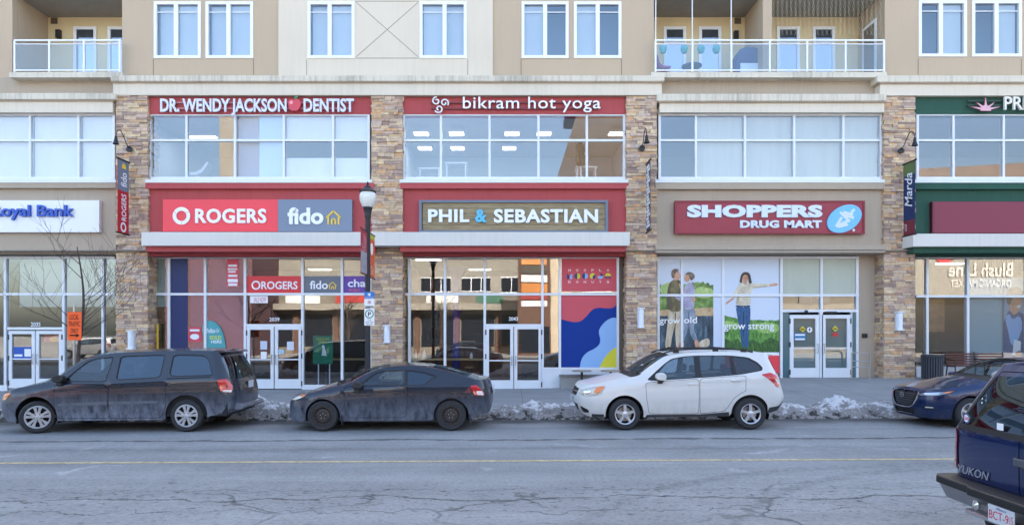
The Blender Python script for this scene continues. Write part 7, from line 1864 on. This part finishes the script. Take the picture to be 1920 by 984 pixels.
    c.side(MB(), lo, (), -.02, .08).build('lower_intake', m_trim, root); each(c, root, 'fog_light', fog, -.012, .04, m_trim, (), [('lamp_strip', rd([(-.92, .415), (-.74, .42), (-.75, .44), (-.90, .44)], .1), 0, m_lens)])
    cabin(c, root, .3, 3.0, .24, [(1.25, -.37, .4, .25, .66), (1.25, .37, .4, .25, .66), (2.2, 0, .42, .55, .55)], m_seat, .95, .93)
    mirror(root, .80, .82, 1.0, P)
    for x, f in ((0, .0), (2.70, 0)):
        for y in (-.79, .79): wheel(root, x, y, .32, .215, 'five', f)
    return root

# ---------- old dark blue truck, seen from behind
def truck():
    c = Car(nf=4, nr=7, xfc=-.45, xrc=3.50, zs=.4, tuck=.05, gexp=1.0,
        E=[(-1.9, 1.05), (-.5, 1.08), (.5, 1.14), (.75, 1.17), (1.2, 1.62), (1.5, 1.735), (2.5, 1.75), (3.4, 1.745), (5.2, 1.74)],
        ye=[(-.45, .90), (.6, .88), (.9, .84), (1.4, .70), (3.5, .67)], belt=[(-.5, .98), (.8, 1.10), (3.6, 1.10)], W=[(-.5, .95), (.2, .98), (3.3, .985), (3.6, .975)],
        XF=[(.4, -.84), (1.1, -.84)], XR=[(.45, 3.90), (.7, 3.93), (1.08, 3.93), (1.14, 3.925), (1.4, 3.82), (1.62, 3.70), (1.75, 3.61)],
        crown=[(-1.9, .02), (0, .05), (1, .05), (5, .05)], bow=[(-.4, 0), (.7, .1), (1.4, .05), (2, 0), (4, 0)])
    root = thing('sport_utility_truck', 'dark blue boxy truck seen from behind in the near lane', 'truck', (0, 0, 0))
    P = paint('truck_paint', (3, 32, 84), (60, 62, 68), .3, .7, .22, .3, 1.0, film=.015)
    fa, ra = (0, .37, .46), (2.84, .37, .46)
    bottom = [(c.tc, .45), (-.8, .45)] + arch(*fa, .45) + [(.55, .42), (2.3, .42)] + arch(*ra, .45) + [(3.4, .50), (c.te, .50)]
    tl = [(3.52, 1.105), (3.94, 1.105), (3.965, 1.06), (3.965, .72), (3.60, .72)]
    cs = c.xrc + .30
    gate = rd([(4.01, .655), (3.985, .70), (3.985, 1.62), (4.0, 1.68), (c.te + .1, 1.69), (c.te + .1, .655)], .04); gate = [(min(c.te, a), b) for a, b in gate]
    gl = rd([(4.025, 1.165), (4.025, 1.60), (4.05, 1.635), (c.te + .1, 1.65), (c.te + .1, 1.165)], .05); gl = [(min(c.te, a), b) for a, b in gl]
    p1 = rd([(.98, 1.16), (1.35, 1.60), (1.9, 1.66), (1.9, 1.16)], .05); p2 = rd([(2.0, 1.16), (2.0, 1.66), (3.4, 1.65), (3.42, 1.17)], .05); d1 = [(.6, 1.13), (.62, .5), (1.94, .48), (1.94, 1.13)]
    mb = MB(); sidebody(c, bottom, [tl, gate, p1, p2, d1], mb)
    c.top(mb, c.tc, .8, -1, 1, nt=20); c.top(mb, .8, 1.4, .9, 1, nt=8, nv=2); c.top(mb, .8, 1.4, -1, -.9, nt=8, nv=2); c.top(mb, 1.4, c.te, -1, 1, nt=40)
    mb.build('body', P, root, smooth=True, angle=38)
    c.top(MB(), .8, 1.4, -.9, .9, -.006).build('windscreen', m_cglass, root, smooth=True)
    m = MB(); underbody(m, c, -.5, 3.6, .42, [fa, ra], .95); m.build('underbody', m_black, root)
    for sg in (1, -1):
        a = c.side(MB(), inset(d1, .006), (), -.001, .07, (sg,)).build('door', P, root, smooth=True); c.side(MB(), p1, (), -.01, .1, (sg,)).build('window', m_cglass, a)
    each(c, root, 'side_window', p2, -.01, .1, m_cdark)
    g2 = [p for i, p in enumerate(gate) if i == 0 or math.dist(p, gate[i - 1]) > 1e-4]; l2 = [p for i, p in enumerate(gl) if i == 0 or math.dist(p, gl[i - 1]) > 1e-4]
    tg = c.side(MB(), [(min(c.te, a), b) for a, b in inset(g2, .006)], [[(min(c.te - .0001, a), b) for a, b in l2]], -.002, .06).build('tailgate', P, root, smooth=True)
    c.side(MB(), l2, (), .004, .06).build('rear_window', m_cdark, tg, smooth=True)
    band = [(c.te, 1.115), (3.99, 1.115), (3.99, 1.165), (c.te, 1.165)]; c.side(MB(), band, (), .006, .06).build('rubber_band', m_trim, tg)
    side_ = [(3.96, 1.10), (4.015, 1.10), (4.015, 1.64), (3.96, 1.62)]; each(c, tg, 'pillar_seal', side_, .006, .06, m_trim)
    for sg in (1, -1):
        t = c.side(MB(), tl, (), .012, .05, (sg,)).build('tail_light', m_tail, root, smooth=True); c.side(MB(), [(3.66, .725), (3.96, .725), (3.96, .80), (3.66, .80)], (), .016, .05, (sg,)).build('reversing_lens', mat('pink_lens', (206, 120, 124), .2, coat=.6), t)
    xr = 3.937
    mb = MB(); letters(mb, 'YUKON', 0, .43, 0, .075, 0, bold=.004, shear=.25, place=lambda a: (xr, -.79 + a[0], .70 + a[2])); mb.build('badge_lettering', m_chrome, tg, fix=False)
    MB().box(xr - .01, xr + .02, -.04, .26, .90, .97).build('handle', mat('dull_chrome', (120, 124, 132), .3, metal=.8), tg, bevel=.01)
    o = MB().disc((0, 0, 0), .046, 'x'); o.v = [(3.912, -.70 + p[1], 1.225 + p[2]) for p in o.v]; st = o.build('round_sticker', m_wht, tg)
    q = MB(); n = 24
    for k in range(n):
        a, b = 2 * PI * k / n, 2 * PI * (k + 1) / n; q.face([(3.914, -.70 + .045 * math.cos(a), 1.225 + .045 * math.sin(a)), (3.914, -.70 + .045 * math.cos(b), 1.225 + .045 * math.sin(b)), (3.914, -.70 + .036 * math.cos(b), 1.225 + .036 * math.sin(b)), (3.914, -.70 + .036 * math.cos(a), 1.225 + .036 * math.sin(a))])
    q.build('sticker_ring', m_ultra, st); q = MB(); letters(q, 'CAA', 0, .07, 0, .03, 0, bold=.03, place=lambda a: (3.915, -.735 + a[0], 1.21 + a[2])); q.build('sticker_lettering', mat('sticker_red', (200, 30, 44), .4), st, fix=False)
    o = MB().box(3.93, 3.932, -.26, -.18, 1.18, 1.24).build('white_sticker', m_wht, tg)
    # step bumper: black pad over bright steel, tow bar and plate
    plan = [(3.80, -1.0), (4.02, -.99), (4.08, -.90), (4.10, -.40), (4.14, -.36), (4.14, .36), (4.10, .40), (4.08, .90), (4.02, .99), (3.80, 1.0)]
    bp = MB().prism(plan, .575, .65, axis='z').build('bumper', m_trim, root, bevel=.015)
    low = [(3.80, -.985), (4.0, -.97), (4.06, -.88), (4.075, -.40), (4.075, .40), (4.06, .88), (4.0, .97), (3.80, .985)]
    vs = [(x, y, .574) for x, y in low] + [(x - .05, y * .96, .44) for x, y in low]; n = len(low)
    MB().mesh(vs, [(i, (i + 1) % n, n + (i + 1) % n, n + i) for i in range(n)] + [tuple(range(n, 2 * n))]).build('bumper_face', mat('dull_steel', (150, 152, 158), .3, metal=.8, var=.15), bp, bevel=.01)
    MB().box(4.02, 4.12, -.42, .42, .40, .445).build('tow_step', m_chrome, bp, bevel=.012)
    MB().tube([(3.7, -.35, .34), (3.95, -.35, .34)], .05, 10).tube([(3.6, -.35, .36), (3.6, .6, .36)], .05, 10).box(3.9, 4.06, -.05, .05, .30, .40).build('tow_bar', m_trim, root)
    pl = MB().box(4.146, 4.152, -.06, .25, .43, .575).build('number_plate', m_plate, root)
    mb = MB(); letters(mb, 'BCT-9', -.045, .185, .46, .53, 0, bold=.0, place=lambda a: (4.1535, a[0], a[2])); letters(mb, '15', .20, .235, .46, .53, 0, place=lambda a: (4.1535, a[0], a[2])); mb.build('plate_lettering', mat('plate_red', (196, 52, 56), .5), pl, fix=False)
    mb = MB(); letters(mb, 'Alberta', .035, .155, .545, .568, 0, shear=.3, place=lambda a: (4.1535, a[0], a[2])); mb.build('plate_name', m_ultra, pl, fix=False)
    MB().lathe([(.03, -.03), (.045, 0), (.0, .02)], (4.10, -.30, .50), 'x', 14).build('plate_lamp', m_chrome, bp, smooth=True)
    cabin(c, root, .5, 3.5, .5, [(1.5, -.42, .75, .26, .62), (1.5, .42, .75, .26, .62), (2.6, 0, .75, .6, .55)], m_seatd, 1.1, 1.15, hw=.9)
    for x in (0, 2.84):
        for y in (-.83, .83): wheel(root, x, y, .37, .21, 'five', 0, .25)
    return root
glassmid = glass('half_tinted_car_glass', (.26, .31, .34), .09, gcol=(.9, .96, 1))
YN0 = 14.42      # street-side faces of the parked cars' tyres
def put_car(root, x, y, rz=0):
    root.location = (x, y, gz(x + 1.3 * math.cos(rz))); root.rotation_euler = (0, -math.atan(.0043) * math.cos(rz), rz)
dark_car = coupe(); put_car(dark_car, X(604, YN0), YN0 + .90)
pale_car = crossover(); put_car(pale_car, X(1172, YN0), YN0 + .90)
put_car(minivan(), X(68.5, YN0) - .0, YN0 + .86, R(2.6))
put_car(hatchback(), 9.64, YN0 + .90)
put_car(truck(), 4.32 + 3.93, 5.86, PI)

# two more cars parked across the street, seen only mirrored in the shop glass
for src, x, y, lab in ((dark_car, -5.2, -6.2, 'dark coupe parked across the street, mirrored in the coffee shop glass'), (pale_car, -34.5, -6.0, 'pale crossover parked across the street, mirrored in the bank glass')):
    o = copy_tree(src); o.location = (x, y, .06); o.rotation_euler = (0, 0, 0); o['label'] = lab; o['group'] = 'cars parked across the street'
# ------------------------------------------------------------------ sunlit shops across the street (seen mirrored in the glass)
YO_ = -20.0
m_siding = mat('beige_siding', (150, 146, 136), .8, var=.08, vscale=1.5); m_brown = mat('brown_brick', (100, 74, 62), .85, var=.25, vscale=6); m_tan = mat('tan_wall', (122, 115, 104), .85, var=.1, vscale=.6)
m_dkglass = mat('dark_far_glass', (34, 38, 46), .1, spec=.6)
far = thing('shop_row', 'two storey beige shop row across the street mirrored in the windows', 'building', (0, YO_, 0))
mb = MB().box(-34, 34, YO_ - 6, YO_, 5.9, 9.6)
mb.build('upper_wall', m_siding, far)
mb = MB()
for i in range(16): mb.box(-34, 34, YO_, YO_ + .03, 7.75 + i * .12, 7.84 + i * .12)
mb.build('siding_boards', m_siding, far)
MB().box(-34.3, 34.3, YO_ - 6.2, YO_ + .5, 9.6, 9.9).build('roof', mat('far_roof', (206, 202, 194), .8), far)
MB().box(-34, 34, YO_ - 6, YO_, 0, 5.9).build('lower_wall', m_tan, far)
MB().box(-34, 34, YO_, YO_ + 1.6, 4.3, 4.9).build('awning', mat('far_awning', (148, 142, 130), .8), far)
for i in range(17):
    x = -33 + i * 4
    w = MB().box(x, x + 2.9, YO_ + .031, YO_ + .06, 6.15, 7.5).build('window', m_dkglass, far)
    MB().box(x - .05, x + 2.95, YO_ + .061, YO_ + .1, 7.5, 7.58).box(x - .05, x + 2.95, YO_ + .061, YO_ + .1, 6.07, 6.15).box(x + .9, x + .98, YO_ + .061, YO_ + .09, 6.15, 7.5).box(x + 1.9, x + 1.98, YO_ + .061, YO_ + .09, 6.15, 7.5).build('frame', m_vinyl, w)
    MB().box(x, x + 3.2, YO_ + .002, YO_ + .05, .7, 3.9).build('shop_window', m_dkglass, far)
    MB().box(x + 3.35, x + 3.85, YO_ + .002, YO_ + .3, 0, 4.29).build('pier', m_brown, far)
for i, (x, w, col) in enumerate(((-31, 3, (214, 210, 202)), (-27, 2.6, (40, 84, 150)), (-22.5, 3.4, (222, 222, 218)), (-17.5, 3, (176, 48, 44)), (-12.5, 2.4, (226, 196, 90)), (-8.5, 3.2, (228, 226, 220)), (-3.5, 2.6, (54, 104, 84)), (6, 3.4, (222, 220, 214)), (11.5, 3, (120, 70, 60)), (17, 3.6, (60, 70, 120)), (23, 3, (150, 146, 140)), (28.5, 3, (120, 116, 110)))):
    MB().box(x, x + w, YO_ + .002, YO_ + .18, 5.0, 5.75).build('sign_board', mat('far_board_%d' % i, col, .5), far)
o = thing('shop_sign', 'white grocery sign with red flower across the street, mirrored in glass', 'sign', (45, YO_ + .5, 7))
MB().box(36, 52, YO_ - 6, YO_ + .2, 5.6, 10.5).build('backing_wall', m_siding, o)
MB().box(36, 52, YO_ - 6, YO_ - 1, 0, 5.59).build('dark_shopfront', m_dkglass, o)
def farletters(o, s, x0, x1, z0, z1, m, y=YO_ + .3):
    mb = MB(); letters(mb, s, x0, x1, z0, z1, 0, bold=.02, place=lambda a: (x0 + x1 - a[0], y, a[2])); mb.build('lettering', m, o, fix=False)
m_dkl = mat('white_far_letter', (206, 202, 194), .6)
farletters(o, 'Blush Lane', 43.2, 49.6, 7.6, 9.0, m_dkl); farletters(o, 'ORGANIC MARKET', 43.4, 49.4, 6.6, 7.3, m_dkl)
MB().disc((42.8, YO_ + .3, 9.5), .7).disc((43.6, YO_ + .31, 9.8), .5).build('flower', mat('flower_red', (196, 52, 56), .6), o)
# brown brick sign tower with stacked boards
YTW = -12.0
o = thing('sign_tower', 'brown brick sign tower across the street with stacked white and orange boards', 'sign', (1.9, YTW, 0))
MB().box(.5, 3.4, YTW - 1.2, YTW, 0, 9.2).build('brick_tower', m_brown, o)
MB().box(.62, 3.28, YTW + .002, YTW + .05, .3, 2.6).build('door_glass', m_dkglass, o)
for i, (a, b, col) in enumerate(((8.0, 8.7, (196, 136, 76)), (7.2, 7.9, (70, 66, 56)), (6.5, 7.1, (222, 220, 216)), (5.6, 6.4, (190, 120, 52)), (5.0, 5.5, (150, 44, 40)), (4.4, 4.9, (214, 210, 216)))):
    MB().box(.8, 3.1, YTW + .002, YTW + .08, a, b).build('board', mat('board_%d' % i, col, .6), o)
MB().box(3.41, 5.2, YTW - 8, YTW - .3, 0, 9.5).build('pale_wing', mat('pale_far_wall', (196, 182, 158), .85), o)
o = thing('brick_block', 'purple brown brick block across the street mirrored in the navy phone shop glass', 'building', (-26, -14, 0))
MB().box(-31, -23.2, -22, -13, 0, 10).build('wall', mat('purple_brick', (104, 76, 80), .9, var=.15, vscale=4), o)
m_farbark = mat('far_bark', (70, 58, 50), .9)
for x, y in ((-14, -10), (-6, -9), (12, -11)):
    o = thing('street_tree', 'bare tree across the street mirrored in the shop glass', 'tree', (x, y, .05), 'bare trees across the street')
    MB().tube([(x, y, 0), (x + .1, y, 2), (x, y, 4)], [.14, .12, .08], 8).build('trunk', m_farbark, o)
    mb = MB(); rq = random.Random(int(x * 7))
    for i in range(46):
        a = rq.uniform(0, 2 * PI); z = rq.uniform(1.6, 4); e = Vector((x + math.cos(a) * rq.uniform(.8, 2), y + math.sin(a) * rq.uniform(.8, 2), z + rq.uniform(.6, 2.6)))
        p = Vector((x, y, z)); mb.tube([p, p.lerp(e, .5) + Vector((0, 0, .15)), e], [.03, .02, .008], 4, cap=False)
    mb.build('branches', m_farbark, o)

# taller blocks further back, mirrored in the upper windows
for nm, lab, pts, col in (('tower_block', 'tall brown block with a slanting side mirrored in the hot yoga windows', [(4.6, 0), (4.6, 18), (7.4, 27), (13.5, 27.5), (13.5, 0)], (92, 78, 62)),
        ('tower_block', 'dark roofed brick block mirrored in the green shop upper windows', [(45, 0), (45, 20.5), (63, 21.5), (63, 0)], (126, 108, 94)),
        ('tower_block', 'narrow beige stair tower mirrored in the dentist windows', [(-33, 0), (-33, 29), (-31.4, 29), (-31.4, 0)], (150, 142, 128))):
    o = thing(nm, lab, 'building', (pts[0][0], -30, 0))
    MB().prism(pts, -38, -30).build('wall', mat('tower_wall_%d' % col[0], col, .85, var=.2, vscale=.8), o)
    if pts[0][0] > 0:
        x0, x1 = pts[0][0] + 1.2, pts[-1][0] - .6
        for z in (9, 12, 15, 18):
            MB().box(x0, x1, -29.999, -29.9, z, z + 1.3).build('window_band', m_dkglass, o)
        MB().box(pts[2][0] - 1, pts[-1][0] + .5, -38.3, -29.6, max(p[1] for p in pts), max(p[1] for p in pts) + .9).build('roof', mat('dark_roof', (50, 50, 56), .7), o)
